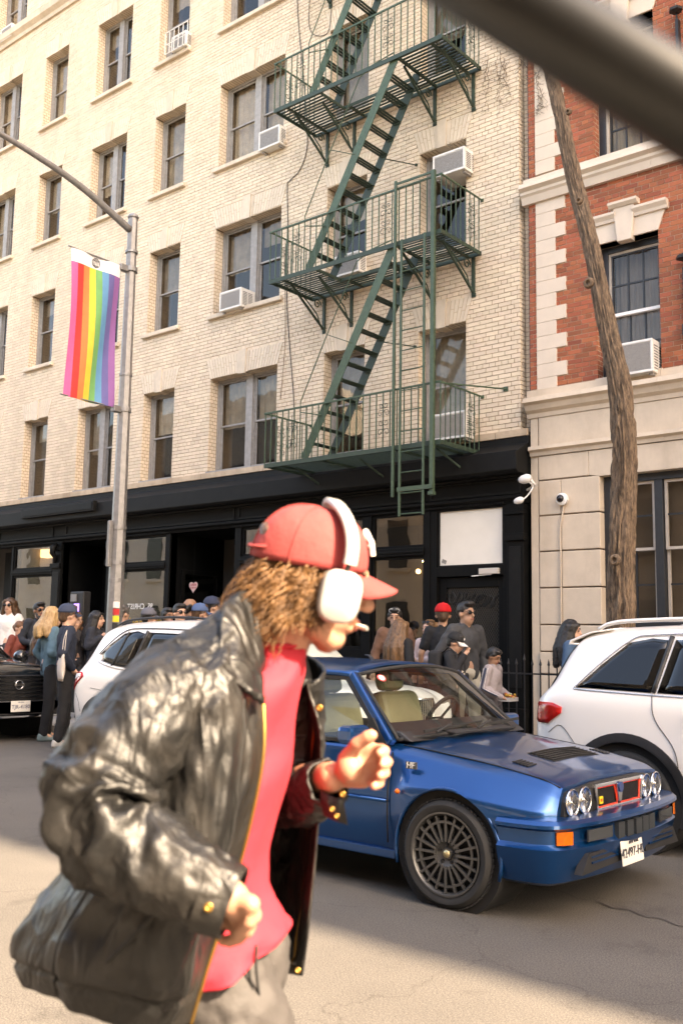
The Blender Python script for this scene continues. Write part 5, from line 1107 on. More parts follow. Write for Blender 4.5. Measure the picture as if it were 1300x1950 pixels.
patch([(.42,1.155), (.52,1.155), (1.0,1.14), (1.02,1.14), (1.12,1.52), (.98,1.535), (.80,1.50), (.60,1.33)], 'quarter_window', M_tint); patch([(1.07,1.14), (1.95,1.12), (1.98,1.52), (1.16,1.525)], 'rear_door_window', M_tint); patch([(2.03,1.12), (3.05,1.10), (2.75,1.40), (2.5,1.50), (2.06,1.515)], 'front_door_window', M_tint)
line([(.40,1.145), (.42,1.17), (.60,1.35), (.82,1.525), (1.0,1.56), (1.5,1.57), (2.4,1.545), (2.8,1.42)], 'window_trim', M_chr, .006); line([(.40,1.145), (.55,1.135), (1.05,1.12), (2.0,1.10), (3.05,1.085)], 'window_trim', M_chr, .006); line([(1.04,1.14), (1.13,1.55)], 'pillar_trim', M_blkpl, .018, .004); line([(1.99,1.12), (2.03,1.54)], 'pillar_trim', M_blkpl, .018, .004)
line([(1.03,1.12), (1.06,.95), (1.18,.78), (1.22,.65), (1.22,.42)], 'door_seam', M_well); line([(2.02,1.1), (2.06,.8), (2.05,.4)], 'door_seam', M_well); line([(.18,.80), (.30,.86), (.45,.70)], 'bumper_seam', M_well, .0018)
patch([(.02,.90), (.07,.87), (.17,.87), (.30,.955), (.305,1.0), (.22,1.03), (.06,1.03), (.02,1.0)], 'tail_light', M_redl, .012, th=.02)
for sg in (-1, 1): MB().tube([(.06, sg*.60, .70), (.10, sg*.72, .70), (.2, sg*.80, .69)], [.02,.026,.015], 8).build('bumper_reflector', M_redl, g1_, local=True, smooth=True)
for xx in (1.33, 2.3): 
    for sg in (-1, 1): y_ = side(xx, .985, .03); MB().tube([(xx-.02, sg*(y_-.03), .985), (xx, sg*y_, .99), (xx+.2, sg*y_, .985), (xx+.22, sg*(y_-.03), .98)], .014, 8).build('door_handle', M_wh, g1_, smooth=True, local=True)
sp_ = MB(); rows = [[(x_, v*.67, z_-.02*abs(v)**3) for v in [k/6-1 for k in range(13)]] for x_, z_ in ((.62,1.625), (.45,1.60), (.28,1.535), (.265,1.50), (.34,1.50))]; sp_.grid(rows).build('roof_spoiler', M_wh, g1_, smooth=True, local=True, solid=.012)
rows = [[(x_, v*w_, z_) for v in [k/6-1 for k in range(13)]] for x_, z_, w_ in ((.05,1.12,.60), (.14,1.25,.61), (.24,1.40,.61), (.32,1.50,.60))]; MB().grid(rows).build('rear_window', mat('tail_glass', (.03,.03,.032), .05), g1_, smooth=True, local=True)
for sg in (-1, 1):
    MB().tube(cat([(.52, sg*.66, 1.60), (.62, sg*.665, 1.645), (.85, sg*.67, 1.668), (1.6, sg*.68, 1.685), (2.3, sg*.67, 1.67), (2.6, sg*.66, 1.62)], 5), .016, 8).build('roof_rack', M_wh, g1_, smooth=True, local=True)
    MB().add([(.20, sg*.655, 1.30), (.06, sg*.60, 1.10), (.16, sg*.64, 1.12), (.34, sg*.66, 1.49)], [(0,1,2,3)]).build('rear_quarter_glass', mat('tail_glass', (.03,.03,.032), .05), g1_, local=True)
topg(2.7, 3.45, 'windscreen', M_tint)
# white SUV left of the lamp post, nose behind the blue car
T2 = [(0,.50,.98,.99,.66,.54), (.05,.42,1.03,1.08,.76,.60), (.18,.36,1.08,1.26,.84,.63), (.36,.33,1.11,1.50,.885,.645), (.52,.31,1.12,1.60,.90,.66), (.9,.28,1.115,1.66,.92,.69), (1.7,.26,1.09,1.685,.922,.70), (2.4,.26,1.07,1.66,.922,.69), (2.85,.26,1.06,1.50,.92,.66), (3.3,.27,1.05,1.14,.91,.68), (3.55,.28,1.04,1.07,.90,.72), (4.1,.30,1.0,1.03,.87,.70), (4.38,.34,.90,.92,.80,.62), (4.47,.40,.74,.76,.72,.52)]
b1_, side, patch, line, topg, iv = suv('white_suv', 'white SUV at the left with the lamp post rising behind its roof', -10.25, 8.02, T2, (.78, 3.47), .355, M_wh, M_tint, None, group='white SUVs parked along the kerb')
patch([(.56,1.285), (.62,1.215), (.95,1.16), (1.22,1.14), (1.3,1.53), (1.15,1.56), (.92,1.53), (.7,1.40)], 'quarter_window', M_tint); patch([(1.27,1.14), (2.0,1.10), (2.05,1.53), (1.36,1.545)], 'rear_door_window', M_tint); patch([(2.1,1.10), (3.0,1.075), (2.75,1.33), (2.45,1.49), (2.12,1.53)], 'front_door_window', M_tint)
line([(.53,1.285), (.60,1.205), (.95,1.145), (1.3,1.12), (2.0,1.085), (3.0,1.06)], 'window_trim', M_wh, .012, .004); line([(.53,1.285), (.68,1.42), (.92,1.56), (1.2,1.59), (2.0,1.575), (2.5,1.52)], 'window_trim', M_blkpl, .006); line([(.88,1.16), (1.0,1.55)], 'pillar_trim', M_blkpl, .012, .008); line([(1.245,1.13), (1.34,1.56)], 'pillar_trim', M_blkpl, .022, .006)
patch([(.04,.93), (.10,.86), (.20,.93), (.36,1.03), (.30,1.08), (.08,1.07)], 'tail_light', M_redl, .012, th=.02); patch([(.12,.985), (.30,1.03), (.28,1.06), (.12,1.05)], 'tail_light_lens', M_white, .016, th=.01)
line([(1.28,1.12), (1.30,.9), (1.42,.7), (1.43,.42)], 'door_seam', M_well); line([(2.05,1.1), (2.1,.7), (2.08,.4)], 'door_seam', M_well); line([(.55,.90),(.75,.885),(.78,.86)], 'fuel_flap_seam', M_well, .0025); line([(.2,.82), (.3,.72), (.33,.62)], 'bumper_seam', M_well, .0018)
for sg in (-1, 1):
    y_ = side(1.5, .965, .03); MB().tube([(1.48, sg*(y_-.03), .965), (1.5, sg*y_, .97), (1.7, sg*y_, .965), (1.72, sg*(y_-.03), .96)], .014, 8).build('door_handle', M_wh, b1_, smooth=True, local=True)
    MB().lathe([(.0,.10), (.05,.10), (.10,.06), (.11,-.02), (.05,-.06), (0,-.06)], (2.95, sg*1.02, 1.10), 'X', 14).build('door_mirror', M_wh, b1_, smooth=True, local=True)
    MB().tube(cat([(.7, sg*.66, 1.63), (1.0, sg*.68, 1.69), (1.7, sg*.68, 1.715), (2.3, sg*.67, 1.69), (2.5, sg*.66, 1.65)], 5), .014, 8).build('roof_rack', M_blkpl, b1_, smooth=True, local=True)
    patch_ = MB(); kg = [(sg*.03,.93), (sg*.30,.93), (sg*.33,.88), (sg*.30,.66), (sg*.06,.66), (sg*.025,.72)]; kid = MB().prism(kg, 4.36, 4.50, ax='X').build('kidney_grille', M_blkpl, b1_, local=True, bevel=.01); local_tube([(4.505, a, b) for a, b in kg+kg[:1]], .011, 'kidney_frame', M_chr, kid)
    for i in range(8): yy = sg*(.055+i*.032); MB().box(4.49, 4.515, yy-.008, yy+.008, .675, .915).build('kidney_bar', M_chr, kid, local=True)
    MB().prism([(sg*.42,.86), (sg*.78,.92), (sg*.80,.83), (sg*.45,.78)][::sg], 4.18, 4.40, ax='X').build('headlight', M_hl, b1_, local=True, bevel=.02)
em_ = disc(Vector((4.33, 0, .945)), Vector((.55,0,.84)).normalized(), .042, 'round_emblem', mat('emblem_dark', (.02,.03,.05), .2), b1_, .02); disc(Vector((4.33, 0, .945)), Vector((.55,0,.84)).normalized(), .026, 'emblem_centre', mat('emblem_centre', (.1,.3,.6), .2), em_, .022)
topg(2.5, 3.28, 'windscreen', M_cglass); MB().box(4.3, 4.49, -.75, .75, .42, .58).build('lower_grille', M_blkpl, b1_, local=True, bevel=.02); MB().box(4.35, 4.50, -.7, .7, .60, .635).build('bumper_blade', M_chr, b1_, local=True, bevel=.01)
# black SUV facing the camera at the left edge
M_bk = mat('black_car_paint', (.008,.009,.010), .22, coat=.8, var=.1, vscale=1)
T3 = [(0,.45,1.0,1.01,.75,.6), (.1,.36,1.1,1.3,.86,.64), (.4,.30,1.14,1.60,.92,.68), (1.2,.28,1.13,1.72,.95,.71), (2.2,.27,1.12,1.72,.95,.70), (2.8,.27,1.11,1.52,.945,.66), (3.35,.27,1.10,1.17,.93,.72), (3.6,.28,1.09,1.13,.92,.76), (4.25,.30,1.02,1.07,.90,.74), (4.52,.32,.90,.97,.86,.70), (4.62,.36,.78,.80,.82,.62), (4.66,.40,.70,.72,.76,.55)]
n1_, side, patch, line, topg, iv = suv('black_suv', 'black SUV with chrome edged grille and white plate at the left edge', -12.75-4.66, 8.1, T3, (.95, 3.72), .37, M_bk, M_tint, None)
patch([(.5,1.16), (1.6,1.15), (1.62,1.56), (.75,1.55)], 'rear_window', M_tint); patch([(1.68,1.15), (2.95,1.12), (2.5,1.5), (1.7,1.56)], 'front_window', M_tint); topg(2.6, 3.36, 'windscreen', M_tint)
gq = [(-.52,.93), (.52,.93), (.60,.88), (.42,.58), (-.42,.58), (-.60,.88)]
ng = MB().prism(gq, 4.55, 4.69, ax='X').build('grille', mat('grille_black', (.008,.008,.008), .6), n1_, local=True, bevel=.01)
for i in range(6): zz = .62+i*.055; hw = .45+i*.025; MB().box(4.67, 4.70, -hw, hw, zz, zz+.028).build('grille_bar', M_bk, ng, local=True)
local_tube([(4.705, -.62, .90), (4.71, -.60, .80), (4.715, -.43, .575), (4.715, 0, .565), (4.715, .43, .575), (4.71, .60, .80), (4.705, .62, .90)], .012, 'chrome_edge', M_chr, ng)
eb = MB().lathe([(.062,4.715), (.072,4.722), (.062,4.728), (.052,4.722)], (0,0,.80), 'X', 28, close=True).build('round_emblem', M_chr, ng, smooth=True, local=True); MB().box(4.715, 4.73, -.08, .08, .785, .815).build('emblem_bar', M_chr, eb, local=True)
text('NISSAN', 'emblem_lettering', M_well, eb, (-12.75-4.66+4.732, 8.1, .80), .03, rot=(math.pi/2, 0, math.pi/2), ext=.001)
np_ = MB().cbox((4.735, .03, .50), .008, .31, .155).build('number_plate', M_plate, n1_, local=True, bevel=.004); nx_ = -12.75-4.66+4.7405
text('TJR-4180', 'plate_lettering', mat('plate_navy', (.04,.05,.12), .5), np_, (nx_, 8.13, .492), .078, rot=(math.pi/2, 0, math.pi/2), ext=.001); text('VIRGINIA', 'plate_lettering', MATS['plate_navy'], np_, (nx_, 8.13, .556), .024, rot=(math.pi/2, 0, math.pi/2), ext=.001)
for sg in (-1, 1): MB().prism([(sg*.62,.93), (sg*.84,.99), (sg*.86,.93), (sg*.64,.87)][::sg], 4.38, 4.60, ax='X').build('headlight', M_hl, n1_, local=True, bevel=.015); MB().prism([(sg*.60,.72), (sg*.80,.76), (sg*.80,.62), (sg*.55,.56)][::sg], 4.45, 4.63, ax='X').build('lower_lamp', M_blkpl, n1_, local=True)
MB().box(4.5, 4.70, -.74, .74, .335, .375).build('bumper_blade', M_chr, n1_, local=True, bevel=.012); MB().box(4.45, 4.66, -.70, .70, .38, .56).build('lower_grille', M_blkpl, n1_, local=True)
for sg in (-1, 1): MB().lathe([(0,.10), (.06,.10), (.11,.05), (.12,-.03), (.05,-.07), (0,-.07)], (3.05, sg*1.06, 1.16), 'X', 14).build('door_mirror', M_bk, n1_, smooth=True, local=True)
# ================================================================== PEOPLE
def capsule(mb, a, ra, b, rb, n=12):
    a, b = Vector(a), Vector(b); d = (b-a); L = d.length
    if L < 1e-5: d = Vector((0,0,1)); L = 1e-5
    d = d/L; u = d.orthogonal().normalized(); w = d.cross(u); rows = []
    for k in range(5): t = -math.pi/2+math.pi/2*k/4*.999; rows.append((a+d*(ra*math.sin(t)), max(ra*math.cos(t), ra*.02)))
    for k in range(1, 5): t = math.pi/2*k/4*.999; rows.append((b+d*(rb*math.sin(t)), max(rb*math.cos(t), rb*.02)))
    rows.insert(5, (b, rb)) if L > 1e-4 else None
    P = [[c+(u*math.cos(2*math.pi*j/n)+w*math.sin(2*math.pi*j/n))*r for j in range(n)] for c, r in rows]; mb.grid(P, closeu=True); mb.add(P[0], [tuple(range(n))]); mb.add(P[-1], [tuple(range(n))])
def ellip(mb, c, r, rot=None, n=14):
    c = Vector(c); P = []
    for i in range(1, 9):
        t = math.pi*i/9-math.pi/2; P.append([c+((rot or Matrix.Identity(3)) @ Vector((r[0]*math.cos(t)*math.cos(2*math.pi*j/n), r[1]*math.cos(t)*math.sin(2*math.pi*j/n), r[2]*math.sin(t)))) for j in range(n)])
    mb.grid(P, closeu=True); mb.add(P[0], [tuple(range(n))]); mb.add(P[-1], [tuple(range(n))])
def blob(name, prims, m, parent, vox=.014, sm=6, disp=0, dscale=.06, local=True):
    """overlapping tapered capsules and ellipsoids fused into one continuous skin"""
    mb = MB()
    for p in prims:
        if p[0] == 'c': capsule(mb, *p[1:])
        else: ellip(mb, *p[1:])
    o = mb.build(name, m, parent, local=local); md = o.modifiers.new('fuse', 'REMESH'); md.mode = 'VOXEL'; md.voxel_size = vox; md.use_smooth_shade = True
    s_ = o.modifiers.new('soft', 'SMOOTH'); s_.iterations = sm; s_.factor = .5
    if disp:
        tx = bpy.data.textures.get('folds_%g' % dscale) or bpy.data.textures.new('folds_%g' % dscale, 'CLOUDS'); tx.noise_scale = dscale; tx.noise_depth = 2
        dm = o.modifiers.new('folds', 'DISPLACE'); dm.texture = tx; dm.strength = disp; dm.mid_level = .5; dm.texture_coords = 'GLOBAL'
    return o
SKIN = {k: mat('skin_'+k, c, .5, var=.06, vscale=20, sss=.08) for k, c in dict(fair=(.58,.34,.235), tan=(.46,.255,.16), brown=(.30,.155,.09), dark=(.17,.085,.05)).items()}
def cloth(name, c, rough=.85, bump=.25, var=.12): return mat('cloth_'+name, c, rough, var=var, vscale=9, bump=bump, bscale=45)
def hairm(name, c, c2): return mat('hair_'+name, c, .45, col2=c2, vscale=16, bump=.7, bscale=40, stretch=(3,3,.35))
HAIR = dict(black=hairm('black', (.018,.014,.012), (.007,.006,.005)), brown=hairm('brown', (.10,.05,.022), (.035,.018,.01)), blonde=hairm('blonde', (.50,.33,.15), (.25,.14,.055)), ombre=hairm('ombre', (.22,.11,.042), (.045,.022,.011)), auburn=hairm('auburn', (.20,.085,.03), (.09,.035,.015)), grey=hairm('grey', (.16,.14,.125), (.04,.036,.032)))
M_shade = mat('sunglass_lens', (.006,.006,.007), .08); M_eye = mat('eye_dark', (.02,.013,.01), .2); M_lip = mat('lips', (.36,.10,.08), .45); M_eyew = mat('eye_white', (.6,.56,.52), .3)
def arm_pose(kind, sg, s=1):
    """elbow and wrist for the arm on side sg (+1 left)"""
    return {'down': ((-.03, sg*.27, 1.13), (.05, sg*.28, .88)), 'bent': ((-.05, sg*.28, 1.14), (.19, sg*.17, 1.08)), 'fold': ((.02, sg*.27, 1.15), (.20, -sg*.04, 1.17)), 'phone': ((-.01, sg*.28, 1.17), (.17, sg*.15, 1.34)),
            'mouth': ((.10, sg*.26, 1.20), (.17, sg*.06, 1.46)), 'pocket': ((-.10, sg*.29, 1.15), (.06, sg*.20, .96)), 'carry': ((-.04, sg*.25, 1.13), (.22, sg*.14, 1.0)), 'strap': ((.0, sg*.28, 1.16), (.10, sg*.17, 1.40))}[kind]
def person(loc, h, face, label, skin='fair', hair=('short','brown'), top=('tshirt',(.5,.5,.5)), legs=(.03,.03,.035), arms=('down','down'), cap=None, glasses=None, beard=False, lean=0, look=0, nod=0, wide=1, hood=None, fem=False, stride=.05, shoes=(.04,.04,.04), stripe=None):
    """one person: continuous body; clothes, hair and hat as children. face = heading of the chest"""
    s = h/1.75; t = empty('person', loc, face, label, 'person', 'people waiting and passing on the far pavement'); t.scale = (s, s, s); LN = Matrix.Rotation(lean, 4, 'Y')
    def B(v): v = Vector(v); return Vector((0,0,.95)) + (LN @ (v-Vector((0,0,.95)))) if v.z > .95 else v
    HS = 1.12; HC = B((.01, 0, 1.615)); HR = Matrix.Rotation(look, 3, 'Z') @ Matrix.Rotation(nod+lean*.5, 3, 'Y'); hd = lambda v: HC + HR @ (Vector(v)*HS)
    sh = .168*wide; ft = [(.0+stride, .10), (-stride, -.10)]; arm = []
    for k, sg in ((0, 1), (1, -1)):
        e, w = arm_pose(arms[k], sg); arm.append((B((0, sg*sh, 1.42)), B((e[0], e[1]*wide, e[2])), B(w)))
    legsP = []
    for (fx, fy) in ft: legsP.append((Vector((0, fy, .92)), Vector((fx*.6+.02, fy*1.02, .50)), Vector((fx-.01, fy*1.02, .09))))
    sk = [('e', B((0,0,1.28)), (.105,.15*wide,.20)), ('e', B((0,0,1.0)), (.105,.15*wide,.14)), ('c', B((0,0,1.42)), .07, hd((-.02,0,-.05)), .055), ('e', hd((-.012,0,.025)), (.097,.077,.097), HR), ('e', hd((.028,0,-.055)), (.066,.056,.066), HR), ('c', hd((.05,0,-.095)), .028, hd((.058,0,-.09)), .026),
          ('c', hd((.092,0,.012)), .011, hd((.112,0,-.022)), .016), ('e', hd((0,.08,-.01)), (.018,.012,.030), HR), ('e', hd((0,-.08,-.01)), (.018,.012,.030), HR), ('c', hd((.082,.03,.032)), .014, hd((.082,-.03,.032)), .014), ('c', hd((.084,.014,-.052)), .012, hd((.084,-.014,-.052)), .012)]
    for a, e, w in arm:
        d = (w-e).normalized(); sk += [('c', a, .052, e, .042), ('c', e, .040, w, .028)]; pm = w+d*.05; sd_ = d.cross(Vector((0,0,1))); sd_ = sd_.normalized() if sd_.length > .1 else Vector((0,1,0)); nn = d.cross(sd_)
        sk += [('c', w, .028, pm, .034)]
        for q in (-1.5, -.5, .5, 1.5): f0 = pm+d*.03+sd_*(q*.019); f1 = f0+d*.04; sk.append(('c', f0, .0115, f1, .0105)); sk.append(('c', f1, .0105, f1+d*.018-nn*.018, .0095))
        sk.append(('c', w+d*.03+sd_*.025, .013, w+d*.075+sd_*.05, .011))
    for a, k, f in legsP: sk += [('c', a, .085, k, .06), ('c', k, .055, f, .04), ('c', f, .035, f+Vector((.12,0,-.05)), .028)]
    for i_ in (3,4,7,8): e_ = sk[i_]; sk[i_] = ('e', e_[1], tuple(x*HS for x in e_[2]), e_[3])
    blob('body', sk, SKIN[skin], t, .0125, 5)
    # clothes
    kind, tc = top[0], top[1]; inf = {'tshirt': .014, 'jacket': .024, 'hoodie': .028, 'sweater': .02, 'puffer': .045}[kind]; tm = cloth('%s_%02d%02d%02d' % (kind, int(tc[0]*99), int(tc[1]*99), int(tc[2]*99)), tc); hem = .84 if kind != 'tshirt' else .90; tp = []
    tp += [('e', B((0,0,1.30)), (.105+inf,.138*wide+inf,.17+inf*.3)), ('c', B((.0,.07*wide,1.25)), .092+inf*.6, B((.0,.06*wide,hem+.07)), .094+inf*.5), ('c', B((.0,-.07*wide,1.25)), .092+inf*.6, B((.0,-.06*wide,hem+.07)), .094+inf*.5), ('c', B((0,sh*.8,1.41)), .05+inf*.5, B((0,-sh*.8,1.41)), .05+inf*.5), ('c', B((-.01,0,1.42)), .07+inf*.4, B((-.005,0,1.475)), .062+inf*.25)]
    if fem: tp += [('e', B((.085,.06,1.28)), (.06,.06,.07)), ('e', B((.085,-.06,1.28)), (.06,.06,.07))]
    for a, e, w in arm: 
        if kind == 'tshirt': tp.append(('c', a, .062+inf*.5, a.lerp(e, .7), .056+inf*.5))
        else: tp += [('c', a, .056+inf, e, .046+inf*.9), ('c', e, .046+inf*.9, w+(w-e).normalized()*-.015, .034+inf*.6)]
    if hood: tp += [('c', B((-.06,.08,1.46)), .05, B((-.06,-.08,1.46)), .05), ('c', B((-.10,.05,1.42)), .05, B((-.10,-.05,1.42)), .05), ('c', B((.03,.07,1.455)), .028, B((.075,.02,1.40)), .02), ('c', B((.03,-.07,1.455)), .028, B((.075,-.02,1.40)), .02)]
    topo = blob('top', tp, tm, t, .0155, 5, disp=.022, dscale=.07)
    if stripe:
        for sg, (a, e, w) in zip((1,-1), arm):
            o_ = Vector((0, sg*.012, 0)); r_ = .056+inf
            for q, mm, ww in ((0, cloth('stripe_navy', (.02,.03,.06)), .026), (.036, cloth('stripe_white', (.7,.68,.66)), .006), (-.036, MATS['cloth_stripe_white'], .006)):
                pts = [a.lerp(e, u)+Vector((q, sg*(lerp(r_, r_-.012, u)+.002), .0+.02*(1-u))) for u in (0,.25,.5,.75,1)]+[e.lerp(w, u)+Vector((q*.8, sg*(r_-.012-.012*u+.003), 0)) for u in (.3,.6,.85)]; MB().tube(pts, ww, 6, flat=.5).build('sleeve_stripe', mm, topo, smooth=True, local=True)
    lm = cloth('trousers_%02d%02d%02d' % tuple(int(x*99) for x in legs), legs); lg = [('e', (0,0,.95), (.115,.16*wide,.12))]
    for a, k, f in legsP: lg += [('c', a, .10, k, .075), ('c', k, .073, f+Vector((0,0,.02)), .062)]
    blob('trousers', lg, lm, t, .0165, 5, disp=.018, dscale=.08)
    for a, k, f in legsP: blob('shoe', [('c', f+Vector((-.04,0,-.055)), .042, f+Vector((.14,0,-.06)), .036), ('c', f+Vector((-.03,0,-.02)), .045, f+Vector((.03,0,-.02)), .04), ('c', f+Vector((-.05,0,-.075)), .022, f+Vector((.16,0,-.075)), .022)], cloth('shoe_%02d%02d' % (int(shoes[0]*99), int(shoes[2]*99)), shoes), t, .012, 3)
    # face
    fr = MB(); eyes = MB()
    if glasses != 'eyes':
        for sg in (1, -1): ellip(eyes, hd((.083, sg*.032, .008)), (.009,.014,.0075), HR, 8)
        eyes.build('eyes', M_eye, t, smooth=True, local=True)
    br = MB()
    for sg in (1, -1): capsule(br, hd((.090, sg*.014, .037)), .0055, hd((.082, sg*.05, .036)), .0045, 6)
    br.build('eyebrows', HAIR['black' if hair[1] in ('black','grey') else 'brown'], t, smooth=True, local=True); lp = MB(); capsule(lp, hd((.093,.018,-.053)), .0065, hd((.093,-.018,-.053)), .0065, 8); lp.build('lips', M_lip, t, smooth=True, local=True)
    if glasses:
        g = MB(); zo, xo = (.012, .098) if glasses == 'eyes' else (.095, .062)
        for sg in (1, -1):
            ellip(g, hd((xo, sg*.034, zo)), (.010*HS,.029*HS,.021*HS), HR @ Matrix.Rotation(0 if glasses == 'eyes' else -.7, 3, 'Y'), 12); capsule(g, hd((xo-.008, sg*.06, zo+.008)), .004, hd((xo-.10, sg*.083, zo+.004)), .003, 6)
        capsule(g, hd((xo+.005,.01,zo+.005)), .004, hd((xo+.005,-.01,zo+.005)), .004, 6); g.build('sunglasses', M_shade, t, smooth=True, local=True)
        if glasses == 'head_white': 
            rim = MB()
            for sg in (1, -1): rim.tube([hd((xo+.008+.008*math.sin(a*.52), sg*.034+.030*math.cos(a*.5236), zo+.022*math.sin(a*.5236))) for a in range(13)], .004, 6, cap=False)
            rim.build('glasses_rim', M_white, t, smooth=True, local=True)
    hm = HAIR[hair[1]]; hp_ = []
    if hair[0] != 'none':
        hp_ = [('e', hd((-.020,0,.045)), (.098,.086,.092), HR), ('c', hd((-.06,.0,-.02)), .062, hd((-.05,0,.02)), .075)]
        if hair[0] == 'short': hp_ += [('e', hd((.03,0,.095)), (.066,.068,.035), HR), ('c', hd((-.01,.079,.0)), .012, hd((.02,.079,.04)), .016), ('c', hd((-.01,-.079,.0)), .012, hd((.02,-.079,.04)), .016)]
        if hair[0] == 'quiff': hp_ += [('e', hd((.045,0,.105)), (.06,.064,.035), HR), ('c', hd((.075,.035,.10)), .02, hd((.08,-.035,.105)), .022)]
        if hair[0] == 'bald': hp_ = [('c', hd((-.06,.03,-.01)), .05, hd((-.06,-.03,-.01)), .05), ('c', hd((-.02,.078,.0)), .016, hd((-.05,.07,.02)), .03), ('c', hd((-.02,-.078,.0)), .016, hd((-.05,-.07,.02)), .03)]
        if hair[0] == 'curly': hp_ += [('e', hd((math.cos(i*2.4)*.07-.02, math.sin(i*2.4)*.075, .03+.075*((i*7) % 10)/10)), (.032,.032,.028)) for i in range(22)]
        if hair[0] in ('long','bob'):
            ln = -.42 if hair[0] == 'long' else -.22
            for i in range(9):
                a = math.pi*(.30+1.40*i/8); x, y = math.cos(a)*.082-.012, math.sin(a)*.088; e_ = hd((x-.02,y,-.02)); dn = Vector((-.02-(.05 if abs(y) < .05 else 0), y*.9, ln*(.93+.12*((i*5) % 7)/7))); hp_ += [('c', hd((x*.9,y*.9,.05)), .040, e_, .036), ('c', e_, .038, e_+dn*.55+HR @ Vector((-.03,0,0)), .046), ('c', e_+dn*.55+HR @ Vector((-.03,0,0)), .046, e_+dn, .042)]
            hp_ += [('c', hd((.055,.05,.075)), .028, hd((.03,.083,-.03)), .020), ('c', hd((.055,-.05,.075)), .028, hd((.03,-.083,-.03)), .020)]
        if hair[0] == 'bun': hp_ += [('e', hd((-.115,0,.0)), (.05,.05,.046)), ('e', hd((-.125,.02,.01)), (.03,.035,.03))]
        if hair[0] == 'wavy':
            for i in range(26): a = 2.4*i; zz = -.20+.27*((i*11) % 26)/26; r_ = .085 if zz > -.05 else .105; x, y = math.cos(a)*r_-.035, math.sin(a)*r_; hp_.append(('e', hd((min(x,.0), y, zz)), (.04,.036,.045)))
        hp_ = [(p_[0], p_[1], tuple(x*HS for x in p_[2]))+tuple(p_[3:]) if p_[0] == 'e' else ('c', p_[1], p_[2]*HS, p_[3], p_[4]*HS) for p_ in hp_]
        blob('hair', hp_, hm, t, .011, 3, disp=.014 if hair[0] in ('long','bob','curly','wavy') else .010, dscale=.025)
    if beard: blob('beard', [('c', hd((.035,.062,-.035)), .018, hd((.065,.035,-.095)), .026), ('c', hd((.035,-.062,-.035)), .018, hd((.065,-.035,-.095)), .026), ('c', hd((.07,.03,-.10)), .030, hd((.07,-.03,-.10)), .030), ('c', hd((.094,.028,-.040)), .009, hd((.094,-.028,-.040)), .009)], HAIR['black'], t, .009, 3)
    if cap:
        cc, back = cap[0], cap[1]; cm_ = cloth('cap_%02d%02d%02d' % tuple(int(x*99) for x in cc), cc, bump=.1); q = HR @ Matrix.Rotation(math.pi if back else 0, 3, 'Z'); o0 = hd((-.012,0,.035)); P = []
        for i in range(9):
            th = math.pi/2*i/8*.985; P.append([o0+HS*(q @ Vector((.112*math.cos(th)**.75*math.cos(a*math.pi/10)-.004, .095*math.cos(th)**.75*math.sin(a*math.pi/10), .105*math.sin(th)+.0))) for a in range(20)])
        co = MB().grid(P, closeu=True).build('cap', cm_, t, smooth=True, local=True, solid=.006); rows = []
        for i in range(6):
            u = i/5; rows.append([o0+HS*(q @ Vector((.088*math.cos(v)+.082*u*(math.cos(v)**.8)+.006, .088*math.sin(v)*(1-.12*u), .004-.030*u-.022*(math.sin(v)**2)*(.4+u)))) for v in [R(-62+124*k/10) for k in range(11)]])
        MB().grid(rows).build('brim', cloth('brim_%02d%02d%02d' % tuple(int(x*99) for x in (cap[2] if len(cap) > 2 else cc)), cap[2] if len(cap) > 2 else cc, bump=.1), co, smooth=True, local=True, solid=.006); bt_ = MB(); ellip(bt_, o0+HS*Vector((0,0,.107)), (.012,.012,.006), None, 8); bt_.build('cap_button', cm_, co, smooth=True, local=True)
        if len(cap) > 3: MB().tube([o0+HS*q @ Vector((.112*math.cos(.45)+.001, -.018+.012*k, .045+.014*((-1)**k))) for k in range(4)], .005, 5).build('cap_emblem', M_white, co, local=True)
        return t, B, hd, topo
    return t, B, hd, topo
def stand(px, py, Y, road=False):
    """place for a person whose crown is at this spot of the photo when standing at street depth Y"""
    p = atY(px, py, Y); g = 0 if road else .156; return Vector((p.x, Y, g)), p.z-g
def pp(px, py, Y, face, label, road=False, **k):
    l, h = stand(px, py, Y, road); return person(l, h, R(face), label, **k)
# right hand group (face: 0 = towards +X along the street, -90 = towards the camera side)
pp(752, 1158, 11.4, -60, 'man in a brown jacket with white sunglasses pushed up on his cropped hair', skin='tan', hair=('short','black'), top=('jacket',(.17,.085,.05)), glasses='head_white', nod=.1)
pp(762, 1180, 10.4, 75, 'woman seen from behind with long streaked brown hair and black jacket', hair=('long','ombre'), top=('jacket',(.008,.008,.008)), arms=('bent','bent'), fem=True)
pp(817, 1181, 11.3, -95, 'woman with wavy fair hair, sunglasses on her head and a pale top', hair=('wavy','ombre'), top=('sweater',(.66,.50,.46)), arms=('fold','bent'), glasses='head', fem=True)
pp(843, 1151, 11.0, 120, 'man in a bright red cap and black shirt with his back turned', hair=('short','brown'), skin='tan', top=('tshirt',(.008,.008,.009)), cap=((.52,.004,.006), False))
l5 = pp(886, 1147, 10.3, -15, 'tall man in a charcoal hoodie and dark sunglasses facing right', hair=('quiff','black'), skin='tan', top=('hoodie',(.045,.045,.046)), legs=(.5,.46,.36), hood=True, glasses='eyes', arms=('down','pocket'), wide=1.1)
l6 = pp(856, 1205, 9.75, 15, 'person in a black cap and black hooded jacket with a hand raised to the mouth', hair=('short','black'), skin='tan', top=('hoodie',(.007,.007,.008)), hood=True, arms=('bent','mouth'), cap=((.008,.008,.008), False, (.6,.58,.56), 1), nod=.25, lean=.12)
